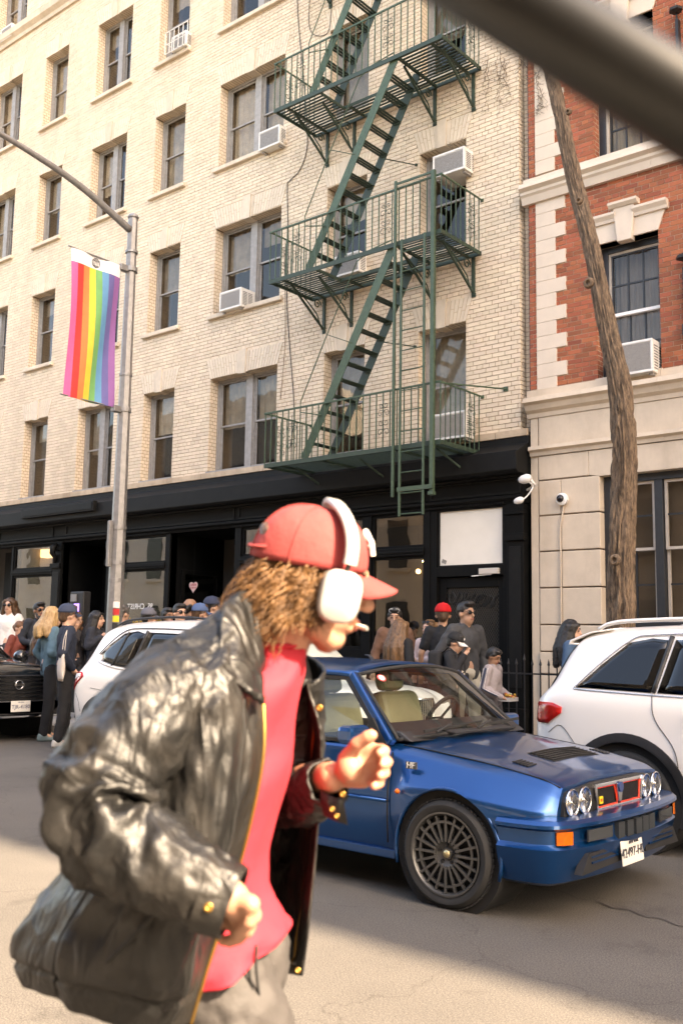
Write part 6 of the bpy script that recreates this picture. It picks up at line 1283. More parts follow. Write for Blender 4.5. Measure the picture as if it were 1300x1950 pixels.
lb_ = pp(938, 1234, 10.0, 5, 'boy in a grey striped track jacket carrying a tray of toys', hair=('short','black'), skin='brown', top=('jacket',(.28,.24,.235)), legs=(.16,.15,.15), arms=('carry','carry'), nod=.45, stripe=True)
pp(1086, 1181, 10.9, 20, 'woman with straight black hair and a denim jacket beyond the white SUV', hair=('long','black'), skin='fair', top=('jacket',(.05,.10,.17)), fem=True, nod=.15)
# left hand group
pp(20, 1139, 11.5, -55, 'man in a white sweatshirt and dark sunglasses at the far left', hair=('bob','brown'), top=('sweater',(.74,.70,.66)), glasses='eyes')
pp(38, 1184, 10.2, 10, 'woman in a rust red jacket with hair in a low bun', hair=('bun','auburn'), top=('jacket',(.20,.045,.028)), fem=True, nod=.25)
pp(76, 1148, 10.5, -10, 'bearded man in sunglasses and a dark quilted vest', hair=('quiff','black'), skin='brown', top=('jacket',(.022,.026,.034)), glasses='eyes', beard=True, arms=('bent','bent'))
pp(57, 1178, 11.7, 30, 'dark haired person in brown half hidden behind the bearded man', hair=('wavy','brown'), top=('sweater',(.22,.09,.035)), fem=True)
pp(84, 1186, 9.9, 60, 'dark haired woman in a charcoal jacket between the bearded man and the blonde woman', hair=('long','brown'), top=('jacket',(.03,.032,.035)), fem=True)
pp(101, 1156, 8.55, 70, 'blonde woman in a blue denim jacket standing in the road with black trousers', True, hair=('bob','blonde'), top=('jacket',(.085,.16,.20)), legs=(.012,.012,.013), arms=('pocket','bent'), fem=True, shoes=(.16,.22,.22))
l7 = pp(131, 1152, 8.2, 65, 'man in a navy cap and navy shirt with a tote on his shoulder', True, hair=('short','brown'), top=('sweater',(.012,.018,.034)), legs=(.015,.016,.02), cap=((.03,.042,.075), False), wide=1.12, arms=('strap','pocket'), look=.25, shoes=(.5,.48,.44))
pp(147, 1166, 10.0, 0, 'woman with curly auburn hair facing right beside the navy cap', hair=('wavy','auburn'), top=('jacket',(.03,.025,.025)), fem=True, skin='tan')
pp(185, 1164, 10.2, 30, 'woman with long black hair holding a phone behind the white SUV roof', hair=('long','black'), top=('jacket',(.02,.022,.03)), arms=('phone','phone'), fem=True)
pp(234, 1153, 10.9, 95, 'man with grey curly hair right of the lamp post, seen from behind', hair=('curly','grey'), top=('jacket',(.015,.015,.018)))
pp(285, 1159, 10.3, 70, 'person in a washed grey cap under the gold window lettering', hair=('short','black'), top=('jacket',(.05,.05,.055)), cap=((.12,.12,.14), False))
pp(320, 1158, 10.6, -5, 'dark haired man in profile left of the man with sunglasses', hair=('short','black'), skin='brown', top=('tshirt',(.02,.02,.02)))
pp(343, 1150, 10.1, -15, 'pale dark haired man in sunglasses facing right above the SUV roof', hair=('short','black'), top=('tshirt',(.6,.57,.54)), glasses='eyes')
pp(363, 1140, 11.0, 80, 'balding man seen from behind in the shop entrance', hair=('bald','black'), skin='brown', top=('jacket',(.02,.022,.03)))
pp(382, 1151, 10.3, 70, 'person in a faded blue cap below the heart sign', hair=('short','brown'), top=('jacket',(.02,.025,.03)), cap=((.06,.10,.20), False))
pp(405, 1138, 10.7, 60, 'person in a dark navy cap beside the leather jacket shoulder', hair=('short','black'), top=('jacket',(.015,.02,.03)), cap=((.022,.03,.06), False))
# things people carry
t7, B7, H7, _ = l7; m7 = wm(t7); sh7 = m7 @ Vector((-.02, -.20, 1.47)); tb = empty('tote_bag', m7 @ Vector((-.10,-.30,.80)), t7.rotation_euler.z, 'cream canvas tote bag hanging from the navy capped man shoulder', 'bag')
M_can = mat('cream_canvas', (.62,.54,.46), .9, var=.1, vscale=12, bump=.3, bscale=80)
rows = []
for i in range(8):
    u = i/7; rows.append([(.045*math.sin(u*math.pi)*.7*math.cos(a)+.0+.018*math.cos(a), (.165-.02*u)*math.sin(a), .02+.34*u-.02*math.cos(a*2)*u) for a in [2*math.pi*k/20 for k in range(20)]])
MB().grid(rows, closeu=True).build('bag_body', M_can, tb, smooth=True, local=True, solid=.004)
for dx in (-.012, .016): MB().tube(cat([(dx,-.09,.34), (dx+.02,-.03,.56), (.06,.06,.69), (.075,.10,.70), (.07,.09,.66), (dx+.02,.03,.5), (dx,.07,.34)], 4), .012, 6, flat=.4).build('strap', M_can, tb, smooth=True, local=True)
t6, B6, H6, _ = l6; bp_ = empty('backpack', wm(t6) @ B6((-.17,0,1.05)), t6.rotation_euler.z, 'black backpack with white brush lettering on the black capped person', 'backpack'); bk_ = MB().box(-.09,.07,-.17,.17,-.05,.36).build('pack', cloth('backpack', (.012,.012,.013)), bp_, local=True, bevel=.05); bk_.modifiers['bevel'].segments = 4
MB().box(-.12,-.08,-.13,.13,0,.2).build('front_pocket', MATS['cloth_backpack'], bp_, local=True, bevel=.02)
for sg in (-1, 1): MB().tube([(.07, sg*.10, .33), (.16, sg*.13, .40), (.26, sg*.13, .32), (.27, sg*.14, .12), (.10, sg*.16, .0)], .018, 6, flat=.4).build('shoulder_strap', MATS['cloth_backpack'], bp_, smooth=True, local=True)
mw = wm(bp_); to = text('NEJ', 'pack_lettering', M_white, bp_, (0,0,0), .19, shear=.3, ext=.002); to.matrix_parent_inverse = Matrix.Identity(4); to.data.transform(mw); to.data.transform(Matrix.Rotation(0, 4, 'Z')); 
to.data.transform(mw.inverted()); to.rotation_euler = (0, 0, 0); to.location = (-.02, -.181, .17)
tb2, B8, H8, _ = lb_; mb8 = wm(tb2); s8 = tb2.scale[0]; ty = empty('toy_tray', mb8 @ Vector((.25,0,.96)), tb2.rotation_euler.z, 'grey plastic tray heaped with orange and green toys held by the boy', 'tray')
ty.scale = (.72,.72,.72); MB().box(-.09,.11,-.15,.15,-.02,-.005).box(-.09,-.08,-.15,.15,-.005,.04).box(.10,.11,-.15,.15,-.005,.04).box(-.08,.10,-.15,-.14,-.005,.04).box(-.08,.10,.14,.15,-.005,.04).build('tray', mat('grey_plastic', (.4,.38,.36), .5), ty, local=True)
rt = random.Random(2)
for i in range(22): 
    c = rt.choice([(.42,.10,.015), (.42,.22,.02), (.04,.15,.05), (.3,.03,.02), (.4,.36,.3)]); o = MB().cbox((rt.uniform(-.07,.09), rt.uniform(-.13,.13), .01+rt.uniform(0,.07)), .045, .05, .035, rot=Matrix.Rotation(rt.uniform(0,3), 3, Vector((rt.random(), rt.random(), 1)).normalized())).build('toy', mat('toy_%02d' % int(c[0]*50+c[1]*30), c, .45), ty, local=True, bevel=.008)
# ================================================================== MAN IN THE FOREGROUND
man = empty('person', at(470, 1850, 1.88)*1, 0, 'man in black leather jacket, red shirt, red cap and white headphones striding past close up', 'person'); man.location.z = 0
M_lea = bpy.data.materials.new('black_leather'); M_lea.use_nodes = True; MATS['black_leather'] = M_lea
def _leather():
    N, L = M_lea.node_tree.nodes, M_lea.node_tree.links; b = N['Principled BSDF']; tc = N.new('ShaderNodeTexCoord').outputs['Object']
    def nz(sc, d, r=.6): n = N.new('ShaderNodeTexNoise'); n.inputs['Scale'].default_value = sc; n.inputs['Detail'].default_value = d; n.inputs['Roughness'].default_value = r; n.inputs['Distortion'].default_value = .6; L.new(tc, n.inputs['Vector']); return n.outputs['Fac']
    rp = N.new('ShaderNodeValToRGB'); e = rp.color_ramp.elements; e[0].position = .45; e[1].position = .8; e[0].color = (.006,.006,.006,1); e[1].color = (.035,.031,.027,1); L.new(nz(6, 7), rp.inputs[0]); L.new(rp.outputs[0], b.inputs['Base Color'])
    mr = N.new('ShaderNodeMapRange'); mr.inputs['To Min'].default_value = .34; mr.inputs['To Max'].default_value = .58; L.new(nz(9, 5), mr.inputs[0]); L.new(mr.outputs[0], b.inputs['Roughness']); b.inputs['Specular IOR Level'].default_value = .42
    v = N.new('ShaderNodeTexVoronoi'); v.inputs['Scale'].default_value = 340; L.new(tc, v.inputs['Vector']); ad = N.new('ShaderNodeMath'); ad.operation = 'MULTIPLY_ADD'; L.new(v.outputs['Distance'], ad.inputs[0]); ad.inputs[1].default_value = .12; L.new(nz(42, 5, .6), ad.inputs[2])
    bp = N.new('ShaderNodeBump'); bp.inputs['Strength'].default_value = .3; bp.inputs['Distance'].default_value = .008; L.new(ad.outputs[0], bp.inputs['Height'])
    h = None                                              # sharp creases at two sizes
    for sc, am in ((2.6, 1.0), (5.5, .5)):
        n = N.new('ShaderNodeTexNoise'); n.inputs['Scale'].default_value = sc; n.inputs['Detail'].default_value = 2; n.inputs['Distortion'].default_value = 1.6; mp = N.new('ShaderNodeMapping'); mp.inputs['Rotation'].default_value = (.5, .3, .4); mp.inputs['Scale'].default_value = (1.7, 1.7, .7); L.new(tc, mp.inputs[0]); L.new(mp.outputs[0], n.inputs['Vector'])
        s_ = N.new('ShaderNodeMath'); s_.operation = 'SUBTRACT'; L.new(n.outputs['Fac'], s_.inputs[0]); s_.inputs[1].default_value = .5; a_ = N.new('ShaderNodeMath'); a_.operation = 'ABSOLUTE'; L.new(s_.outputs[0], a_.inputs[0]); m_ = N.new('ShaderNodeMath'); m_.operation = 'MULTIPLY_ADD'; L.new(a_.outputs[0], m_.inputs[0]); m_.inputs[1].default_value = -am
        if h: L.new(h, m_.inputs[2])
        h = m_.outputs[0]
    b2 = N.new('ShaderNodeBump'); b2.inputs['Strength'].default_value = .6; b2.inputs['Distance'].default_value = .075; L.new(h, b2.inputs['Height']); L.new(bp.outputs[0], b2.inputs['Normal']); L.new(b2.outputs[0], b.inputs['Normal'])
_leather()
M_brass = mat('brass', (.30,.17,.045), .35, .9); M_rshirt = cloth('red_shirt', (.40,.014,.03), .8, .15, .06); M_grey = cloth('grey_trousers', (.042,.038,.037), .75, .3, .12); M_skinf = mat('skin_foreground', (.43,.215,.14), .45, var=.07, vscale=14, bump=.1, bscale=150); M_lin = cloth('jacket_lining', (.008,.008,.008), .7)
def dense(C, nu, nv, closed=False):
    """control net of (px,py,depth) -> smooth grid of world points"""
    rows = [[tuple(at(*p[:3])) for p in r] for r in C]
    if closed: rows = [r+[r[0]] for r in rows]
    A = [cat(r, nu) for r in rows]; m = len(A[0]); B_ = [cat([a[j] for a in A], nv) for j in range(m)]; G = [[Vector(B_[j][i]) for j in range(m)] for i in range(len(B_[0]))]
    return G
def fold(G, f, closed=False):
    """push the grid along its normals by f(u, v, point)"""
    n, m = len(G), len(G[0]); out = []
    for i in range(n):
        row = []
        for j in range(m):
            a = G[min(i+1,n-1)][j]-G[max(i-1,0)][j]; jj = ((j+1) % (m-1), (j-1) % (m-1)) if closed else (min(j+1,m-1), max(j-1,0)); b = G[i][jj[0]]-G[i][jj[1]]; nn = a.cross(b)
            nn = nn.normalized() if nn.length > 1e-9 else Vector((0,0,0)); row.append(G[i][j]+nn*f(j/(m-1), i/(n-1), G[i][j]))
        out.append(row)
    return out
def rid(x, y, z=0): return 1-min(1, 2.2*abs(noise.noise(Vector((x, y, z)))))
# --- jacket body: open sheet from the near zip round the back to the far zip
J = [[(493,1235,1.80),(452,1192,1.76),(424,1166,1.82),(440,1150,1.93),(490,1160,2.0),(545,1190,2.02),(578,1255,1.98)],
     [(500,1325,1.75),(425,1290,1.64),(335,1255,1.70),(305,1262,1.86),(400,1262,2.10),(560,1275,2.12),(592,1320,1.98)],
     [(500,1440,1.71),(425,1440,1.59),(335,1440,1.61),(255,1440,1.82),(350,1440,2.12),(548,1440,2.16),(614,1410,1.97)],
     [(470,1590,1.69),(400,1600,1.57),(255,1600,1.59),(165,1600,1.82),(300,1600,2.12),(530,1600,2.15),(606,1590,1.97)],
     [(427,1740,1.68),(335,1750,1.55),(165,1745,1.58),(66,1735,1.80),(240,1740,2.10),(508,1740,2.13),(592,1740,1.96)],
     [(392,1850,1.66),(300,1865,1.54),(120,1840,1.57),(36,1795,1.79),(215,1800,2.08),(498,1810,2.11),(584,1810,1.96)],
     [(362,1952,1.65),(262,1966,1.56),(118,1912,1.59),(52,1868,1.78),(215,1850,2.06),(495,1850,2.10),(577,1858,1.96)]]
def jf(u, v, p):
    d = .024*(rid(u*7+v*.9, v*.9, 1)-.5)*(.3+.6*v)+.010*(rid(u*13-v*2.0, v*2.6+u, 4)-.5)+.005*(rid(p.x*16+p.z*5, p.y*16-p.z*7, p.z*9)-.5)
    d *= 1-.6*max(0, (v-.8)/.2)
    if v > .86: d += -.008*math.exp(-((v-.90)/.010)**2)
    edge = min(1, u/.06, (1-u)/.06); return -d*edge
G = fold(dense(J, 14, 14), jf); jb = MB().grid(G).build('jacket', M_lea, man, smooth=True, solid=.005)
zp = [r[0]+(r[0]-r[2]).normalized()*.002 for r in G]; MB().tube([p for p in zp[14:]], .0034, 6).build('zip', M_brass, jb, smooth=True)
k_ = int(len(G[0])*.945); zf = [r[k_] for r in G]; cen = [at(470, 975+0, 1.9)]; MB().tube([p+(CAMP-p).normalized()*.006+Vector((0,0,.0)) for p in zf[12:-2]], .0042, 6).build('zip', M_brass, jb, smooth=True)
# seams
for j in (int(len(G[0])*.09), int(len(G[0])*.36)): MB().tube([r[j]+(CAMP-r[j]).normalized()*.003 for r in G[16:-1]], .0022, 5).build('seam', M_lin, jb, smooth=True)
# pocket welt, hem band
pk = [at(205,1832,1.535), at(262,1775,1.525), at(318,1715,1.52)]; MB().tube(pk, .006, 6, flat=.5).build('pocket_welt', M_lin, jb)
# --- sleeves
def sleeve(path, name, seed, parent, amp=1.0, m=36, per=12, elbow=.55):
    P = cat([(*at(a, b, d), r) for a, b, d, r in path], per); n = len(P); rows = []
    for i, q in enumerate(P):
        c = Vector(q[:3]); d = (Vector(P[min(i+1,n-1)][:3])-Vector(P[max(i-1,0)][:3])).normalized(); u = d.cross(_fw).normalized(); w = d.cross(u); row = []; v = i/(n-1)
        for j in range(m):
            a = 2*math.pi*j/m; ca, sa = math.cos(a), math.sin(a)
            fo = rid(ca*1.2+v*3.0, sa*1.2+seed, v*9.0)-.5; f2 = rid(ca*2.2+3, sa*2.2-v*5, v*17+seed)-.5; el = math.exp(-((v-elbow)/.13)**2)
            row.append(c+(u*ca+w*sa)*(q[3]+amp*(.016*fo*(.5+1.1*el)+.010*f2*(.35+1.5*el)+.0045*(rid(ca*4-v*9, sa*4+v*6, v*30)-.5))))
        rows.append(row)
    return MB().grid(rows, closeu=True).build(name, M_lea, parent, smooth=True, solid=.004), rows
sl, rows = sleeve([(440,1235,1.82,.07),(395,1288,1.75,.088),(325,1338,1.68,.094),(262,1408,1.62,.094),(208,1485,1.58,.092),(190,1552,1.55,.088),(245,1612,1.52,.076),(318,1652,1.50,.068),(388,1688,1.485,.057),(437,1714,1.48,.050)], 'sleeve', 3, man)
cuff = MB(); ce = [r for r in rows[-14:]]; c0, c1 = at(392,1697,1.485), at(446,1720,1.478); d = (c1-c0).normalized(); u = d.cross(_fw).normalized(); w = d.cross(u)
MB().grid([[c0.lerp(c1, t)+(u*math.cos(a*.2244)+w*math.sin(a*.2244))*lerp(.060,.054,t) for a in range(28)] for t in (0,.02,.5,.98,1)], closeu=True).build('cuff', M_lea, sl, smooth=True, solid=.005)
sf, _r = sleeve([(545,1275,2.08,.08),(546,1390,2.12,.08),(552,1495,2.08,.07),(575,1518,2.0,.058),(604,1502,1.93,.050),(626,1490,1.885,.044)], 'sleeve', 8, man, .7, elbow=.5)
# far cuff strap hanging open
MB().grid([[at(612,1505,1.86), at(640,1520,1.85), at(664,1512,1.85)], [at(612,1530,1.86), at(638,1538,1.85), at(655,1530,1.85)], [at(618,1552,1.86), at(640,1562,1.855), at(662,1570,1.85)]]).build('cuff_strap', M_lea, sf, smooth=True, solid=.004)
for (a, b, d_, r) in ((397,1728,1.425,.007), (285,1733,1.50,.0045), (608,1348,1.955,.007), (567,1848,1.945,.006), (632,1541,1.835,.005), (641,1554,1.835,.005), (652,1512,1.835,.006)):
    c = at(a, b, d_); q = (CAMP-c).normalized().to_track_quat('Z','Y').to_matrix(); mb = MB(); mb.lathe([(r,-.003),(r,.0),(r*.8,.0025),(r*.45,.0015),(0,.001)], (0,0,0), 'Z', 16); mb.v = [tuple(c+q @ Vector(p)) for p in mb.v]; mb.build('snap_button', M_brass, jb, smooth=True)
# collar leaves
MB().grid(fold(dense([[(486,1118,1.85),(452,1128,1.80),(428,1146,1.765)], [(497,1175,1.81),(452,1192,1.735),(420,1205,1.705)], [(499,1240,1.765),(460,1258,1.69),(424,1264,1.665)], [(502,1300,1.72),(474,1310,1.665),(446,1298,1.655)], [(506,1340,1.70),(502,1337,1.685),(494,1330,1.68)]], 6, 6), lambda u, v, p: .004*noise.noise(p*26))).build('collar', M_lea, jb, smooth=True, solid=.006)
MB().grid(dense([[(478,1128,1.86),(500,1122,1.93),(530,1150,1.99),(556,1205,2.0)], [(440,1150,1.86),(470,1150,2.01),(545,1185,2.03),(580,1240,2.0)]], 6, 6)).build('collar_back', M_lea, jb, smooth=True, solid=.006)
MB().grid(dense([[(552,1238,1.95),(570,1228,1.95),(580,1240,1.96)], [(560,1275,1.93),(578,1268,1.93),(590,1275,1.95)], [(572,1312,1.92),(584,1302,1.925),(594,1300,1.94)]], 5, 5)).build('collar', M_lea, jb, smooth=True, solid=.006)
# --- shirt
S_ = [(528,1222,1.90,.050,.052,0), (520,1245,1.90,.062,.075,0), (498,1290,1.90,.082,.135,0), (462,1380,1.90,.100,.150,0), (448,1450,1.89,.106,.152,0), (425,1550,1.88,.098,.148,0), (413,1640,1.87,.098,.148,.10), (414,1720,1.865,.106,.150,.22), (420,1785,1.86,.122,.168,.36), (424,1812,1.86,.126,.172,.40)]
P = cat(S_, 7); rows = []
for i, q in enumerate(P):
    c = at(q[0], q[1], q[2]); v = i/(len(P)-1); row = []
    for j in range(44):
        a = 2*math.pi*j/44; fo = .014*noise.noise(Vector((math.cos(a)*2.2+v*2, math.sin(a)*2.2, v*5)))*(.4+v)+.004*noise.noise(Vector((math.cos(a)*5, math.sin(a)*5, v*12)))
        row.append(c+_rt*((q[3]+fo)*math.cos(a))-_fw*((q[4]+fo)*math.sin(a))+_up*(q[5]*q[3]*math.cos(a)+.02*math.sin(a)*q[5]))
    rows.append(row)
sh_ = MB().grid(rows, closeu=True).build('shirt', M_rshirt, man, smooth=True, solid=.003)
MB().tube([r+Vector((0,0,.002)) for r in rows[1]]+[rows[1][0]], .007, 6, cap=False).build('neckband', M_rshirt, sh_, smooth=True)
# --- trousers and shoes (legs mostly below the picture)
hip = at(432, 1835, 1.87); hip.z = max(.86, hip.z); ax = Vector((_rt.x, _rt.y, 0)).normalized(); ay = Vector((_fw.x, _fw.y, 0)).normalized(); Z = Vector((0,0,1))
k1 = hip+ax*.17-ay*.09-Z*.42; f1 = Vector((hip.x, hip.y, .10))+ax*.22-ay*.09; k2 = hip-ax*.01+ay*.09-Z*.44; f2 = Vector((hip.x, hip.y, .14))-ax*.30+ay*.09
tr_ = [('e', hip, (.112,.135,.12)), ('c', hip-ay*.075-Z*.02, .10, k1, .088), ('c', k1, .085, f1, .065), ('c', hip+ay*.075-Z*.02, .10, k2, .088), ('c', k2, .085, f2, .065)]
blob('trousers', tr_, M_grey, man, .009, 5, disp=.022, dscale=.04, local=False)
for f in (f1, f2): blob('shoe', [('c', f-ax*.05-Z*.05, .045, f+ax*.17-Z*.055, .04), ('c', f-ax*.03, .05, f+ax*.04-Z*.02, .045)], cloth('shoe_fore', (.5,.48,.45)), man, .011, 3, local=False)
for dx in (0, .028): MB().tube(cat([tuple(at(478+dx*400,1800,1.735)), tuple(at(474+dx*500,1850,1.725)), tuple(at(486+dx*300,1905,1.73))], 5), .0028, 5).build('drawstring', M_lin, man, smooth=True)
# --- head: frame with x to the nose, y to the far ear, z up
HCf = at(594, 1102, 1.90); hx = (_rt*.945+_fw*.24-_up*.21).normalized(); hy = (_fw-hx*_fw.dot(hx)).normalized(); hz = hx.cross(hy); HM = Matrix((hx, hy, hz)).transposed()
def HF(x, y, z): return HCf+hx*x+hy*y+hz*z
def palm(w, ks, thick, th, r=.011):
    pr = []
    for k in ks: pr.append(('c', w, thick, k[0], thick*.80))
    for k in ks:
        for a, b in zip(k[:-1], k[1:]): pr.append(('c', a, r, b, r*.88))
    for a, b in zip(th[:-1], th[1:]): pr.append(('c', a, .0135, b, .0115))
    return pr
skin = [('e', HF(-.012,0,.03), (.098,.076,.098), HM), ('e', HF(.035,0,-.035), (.066,.058,.082), HM), ('c', HF(.055,.0,-.108), .028, HF(.066,0,-.104), .025), ('c', HF(.0,-.045,-.075), .025, HF(.055,-.018,-.105), .022), ('c', HF(.0,.045,-.075), .025, HF(.055,.018,-.105), .022),
        ('c', HF(.094,0,.008), .011, HF(.120,0,-.030), .0145), ('c', HF(.112,.010,-.034), .009, HF(.112,-.010,-.034), .009), ('c', HF(.088,.028,.028), .013, HF(.088,-.028,.028), .013), ('c', HF(.094,.016,-.062), .0095, HF(.094,-.016,-.062), .0095), ('c', HF(.090,.014,-.078), .0105, HF(.090,-.014,-.078), .0105), ('e', HF(.055,-.045,-.02), (.03,.018,.03), HM),
        ('c', HF(-.03,0,-.06), .060, at(525,1238,1.91), .060), ('c', at(525,1238,1.91), .056, at(490,1310,1.92), .062), ('e', at(455,1430,1.90), (.085,.085,.16)), ('e', at(425,1700,1.88), (.085,.085,.16))]
# arms inside the sleeves, hands
sL = at(400,1285,1.74); eL = at(220,1550,1.57); wL = at(440,1712,1.475); skin += [('c', at(470,1310,1.86), .07, sL, .055), ('c', sL, .05, eL, .04), ('c', eL, .04, wL, .028)]
kn = [(478,1722), (481,1742), (472,1760), (458,1772)]; ends = [((474,1756),(452,1774)), ((472,1774),(448,1788)), ((458,1786),(436,1794)), ((442,1790),(424,1792))]
skin += palm(wL, [[at(a,b,1.452+.012*i), at(e[0][0],e[0][1],1.452+.016*i), at(e[1][0],e[1][1],1.47+.014*i)] for i, ((a,b), e) in enumerate(zip(kn, ends))], .018, [at(440,1725,1.50), at(422,1752,1.50), at(408,1772,1.495)], .0098)
sR = at(535,1300,2.08); eR = at(553,1492,2.09); wR = at(632,1480,1.87); skin += [('c', at(490,1320,1.95), .05, sR, .035), ('c', sR, .038, eR, .035), ('c', eR, .04, wR, .029)]
kn = [(702,1424), (708,1446), (703,1467), (692,1487)]; skin += palm(wR, [[at(a,b,1.85), at(a+24,b+1,1.832), at(a+31,b+5,1.806), at(a+20,b+10,1.792)] for a, b in kn], .0185, [at(656,1444,1.845), at(678,1418,1.825), at(700,1404,1.815), at(707,1400,1.812)], .0095); skin.append(('e', at(664,1462,1.84), (.026,.024,.028)))
fb = blob('body', skin, M_skinf, man, .0042, 4, local=False)
for a, b in ((486,1781), ): pass
for sg in (1, -1):
    e_ = MB(); ellip(e_, HF(.083, sg*.032, .006), (.010,.013,.010), HM, 10); e_.build('eye', M_eyew, man, smooth=True); e_ = MB(); ellip(e_, HF(.090, sg*.033, .006), (.004,.006,.006), HM, 8); e_.build('iris', M_eye, man, smooth=True); br = MB(); capsule(br, HF(.098, sg*.015, .032), .005, HF(.085, sg*.052, .032), .004, 8); br.build('eyebrow', HAIR['brown'], man, smooth=True)
lp = MB(); capsule(lp, HF(.102,.014,-.064), .0055, HF(.102,-.014,-.064), .0055, 8); capsule(lp, HF(.099,.013,-.076), .006, HF(.099,-.013,-.076), .006, 8); lp.build('lips', M_lip, man, smooth=True)
# cap
M_cap = cloth('dusty_red_cap', (.27,.035,.034), .85, .3, .2); rows = []
for i in range(15):
    th = math.pi/2*i/14*.995; rr = math.cos(th)**.72; zz = .108*math.sin(th)
    rows.append([HF(-.012+.112*rr*math.cos(a)*(1.0 if math.cos(a) > 0 else 1.02), .094*rr*math.sin(a), .028+zz+(.006*math.cos(a))*(1-math.sin(th))+.003*noise.noise(Vector((math.cos(a)*3, math.sin(a)*3, zz*20)))) for a in [2*math.pi*k/48 for k in range(48)]])
cp = MB().grid(rows, closeu=True).build('cap', M_cap, man, smooth=True, solid=.004)
for k in range(0, 48, 8): MB().tube([r[k]+(r[k]-HF(-.012,0,.02)).normalized()*.001 for r in rows], .0016, 4).build('cap_seam', cloth('cap_seam', (.24,.03,.03)), cp, smooth=True)
br = []
for i in range(8):
    u = i/7; br.append([HF(.088*math.cos(v)+.078*u*max(0,math.cos(v))**.75+.004, .090*math.sin(v)*(1-.10*u), .032-.020*u-.026*math.sin(v)**2*(.3+u)) for v in [R(-66+132*k/18) for k in range(19)]])
MB().grid(br).build('brim', M_cap, cp, smooth=True, solid=.005)
MB().lathe([(0,.006),(.008,.005),(.010,0)], (0,0,0), 'Z', 10).build('cap_button', M_cap, cp); bo_ = bpy.data.objects['cap_button'] if False else [o for o in bpy.data.objects if o.name.startswith('cap_button')][-1]
MB().tube([HF(-.104,-.045,.045), HF(-.122,-.02,.04), HF(-.126,0,.038), HF(-.122,.02,.04), HF(-.104,.045,.045)], .010, 8, flat=.35).build('cap_strap', M_cap, cp, smooth=True)
hl_ = MB(); ellip(hl_, HF(-.106,0,.066), (.014,.036,.024), HM, 14); hl_.build('cap_opening', HAIR['brown'], cp, smooth=True)
MB().tube([HF(.100,-.026,.068), HF(.092,-.026,.092), HF(.080,-.024,.108), HF(.094,-.012,.090), HF(.084,.002,.110), HF(.098,.004,.084)], .005, 6).build('cap_letter', M_white, cp)
for o in bpy.data.objects:
    if o.name.startswith('cap_button') and o.parent is cp: o.data.transform(Matrix.Translation(wm(man).inverted() @ HF(-.012,0,.134) - o.data.vertices[0].co))
# hair: curled locks from under the cap
M_curl = mat('golden_brown_hair', (.24,.12,.045), .42, col2=(.06,.028,.011), vscale=30, bump=.4, bscale=120); rg = random.Random(11); hm_ = MB(); base = [('e', HF(-.065,0,-.02), (.045,.062,.055), HM), ('c', HF(-.05,-.06,-.03), .024, HF(-.085,-.02,-.06), .035), ('c', HF(-.05,.06,-.03), .024, HF(-.085,.02,-.06), .035)]
hb = blob('hair', base, M_curl, man, .008, 3, disp=.012, dscale=.02, local=False)
for i in range(260):
    a = rg.uniform(-1.85, 1.85)+math.pi; st = HF(-.012+.098*math.cos(a)*rg.uniform(.8,1.03), .086*math.sin(a)*rg.uniform(.85,1.03), rg.uniform(-.035,.03)); L_ = rg.uniform(.04,.095)*(1.15 if math.cos(a) < -.4 else .7); ph = rg.uniform(0,6.28); cr_ = rg.uniform(.005,.013); out = (HM @ Vector((math.cos(a), math.sin(a), 0))); dv = (out*rg.uniform(.1,.5)-hz*1.0-hx*rg.uniform(0,.4)).normalized(); s1 = dv.orthogonal().normalized(); s2 = dv.cross(s1)
    for q in range(11):                                    # each lock is a few thin strands
        o_ = (s1*rg.gauss(0,1)+s2*rg.gauss(0,1))*.0050; pts = []; tw = rg.uniform(4,9); ph2 = ph+rg.gauss(0,.7); L2 = L_*rg.uniform(.7,1.2)
        for k in range(9): t = k/8; pts.append(st+o_*(1-.3*t)+dv*L2*t-_up*(.02*t*t)+(s1*math.cos(ph2+t*tw)+s2*math.sin(ph2+t*tw))*cr_*min(1,t*2.5))
        hm_.tube(pts, [.0011*(1-.7*(k/8)**2) for k in range(9)], 4)
tag(hm_.build('curls', M_curl, hb, smooth=True), kind='stuff')
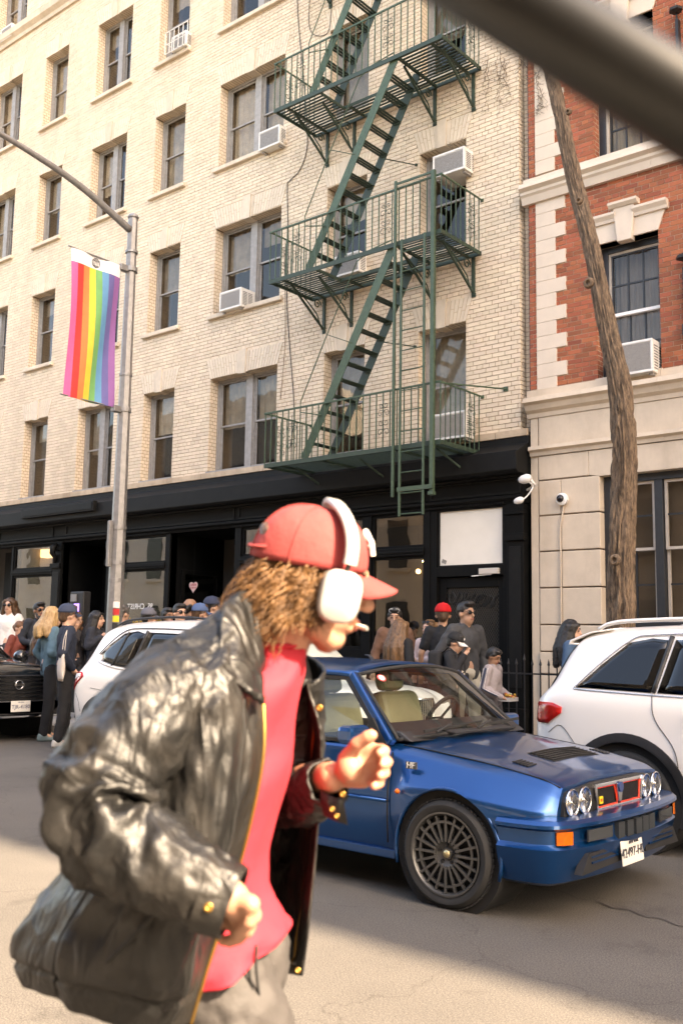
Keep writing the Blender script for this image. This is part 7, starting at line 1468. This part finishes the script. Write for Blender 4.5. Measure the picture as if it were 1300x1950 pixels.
# headphones: worn, so a thing of their own
hp = empty('headphones', HF(0,-.1,0), 0, 'white over-ear headphones worn over the red cap', 'headphones'); M_hp = mat('silver_white_aluminium', (.40,.395,.38), .35, .15); M_mesh_ = mat('white_knit', (.42,.41,.39), .8)
for sg in (-1, 1):
    c = Vector((.032, sg*.092, -.014)); rows = []
    for yy, sc_ in ((0,.80), (.006,.95), (.016,1.0), (.026,.97), (.031,.86), (.032,.0)):
        rows.append([HF(c.x+sc_*.039*(abs(math.cos(a))**.66)*(1 if math.cos(a) > 0 else -1)+.008*(c.z-0), c.y+sg*yy, c.z+sc_*.049*(abs(math.sin(a))**.66)*(1 if math.sin(a) > 0 else -1)) for a in [2*math.pi*(k+.5)/36 for k in range(36)]])
    cu_ = MB().grid(rows, closeu=True).build('ear_cup', M_hp, hp, smooth=True)
    MB().grid([[HF(c.x+sc_*.038*(abs(math.cos(a))**.66)*(1 if math.cos(a) > 0 else -1), c.y-sg*yy, c.z+sc_*.048*(abs(math.sin(a))**.66)*(1 if math.sin(a) > 0 else -1)) for a in [2*math.pi*(k+.5)/30 for k in range(30)]] for yy, sc_ in ((-.001,.98), (.008,1.0), (.02,.9), (.022,.5))], closeu=True).build('ear_cushion', M_mesh_, cu_, smooth=True)
    MB().tube([HF(.034, sg*.110, .034), HF(.036, sg*.112, .052)], .005, 8).build('stem', mat('dark_stem', (.02,.02,.02), .3), hp)
bd_ = [HF(.036-.030*math.sin(t)**2, -.114*math.cos(t), .046+.106*math.sin(t)**.8) for t in [math.pi*(k+.02)/24.04*1 for k in range(25)]]; rows = []
for i, p in enumerate(bd_):
    d = (bd_[min(i+1,24)]-bd_[max(i-1,0)]).normalized(); nn = d.cross(hx).normalized(); w_ = .0125; rows.append([p+hx*a+nn*b for a, b in ((-w_,-.003),(-w_*.8,-.006),(w_*.8,-.006),(w_,-.003),(w_,.003),(w_*.8,.006),(-w_*.8,.006),(-w_,.003))])
MB().grid(rows, closeu=True).build('headband', M_hp, hp, smooth=True)
# cigarette
cg = empty('cigarette', HF(.105,0,-.07), 0, 'lit white cigarette between the lips of the man in the red cap', 'cigarette'); a, b = HF(.098,-.008,-.070), at(697,1197,1.86)
MB().tube([a.lerp(b,.3), b], .0042, 10).build('paper', M_white, cg); MB().tube([a, a.lerp(b,.3)], .0043, 10).build('filter', mat('cork_filter', (.5,.28,.12), .8), cg); MB().tube([b, b+(b-a).normalized()*.004], [.0042,.003], 10).build('ash', mat('ash', (.2,.19,.18), .9), cg)
# ================================================================== POLE CLOSE TO THE CAMERA
M_pole = mat('dark_painted_tube', (.006,.006,.0055), .42, 0, spec=.3, var=.15, vscale=20)
A, B_ = at(1000, 20, .44), at(1300, 205, .41); dv = (B_-A).normalized(); pe = B_+dv*.75; ps = A-dv*.9
po = empty('scaffold_pole', (pe.x, pe.y, 0), 0, 'blurred dark metal pole crossing the top right corner close to the camera', 'pole')
MB().tube([ps, pe], .0185, 20).build('brace', M_pole, po, smooth=True); MB().tube([(pe.x, pe.y, 0), (pe.x, pe.y, 3.2)], .024, 16).build('upright', M_pole, po, smooth=True); MB().cbox((pe.x, pe.y, pe.z), .07, .07, .09).build('clamp', M_pole, po, bevel=.01); MB().cbox((pe.x, pe.y, .005), .15, .15, .01).build('base_plate', M_pole, po)
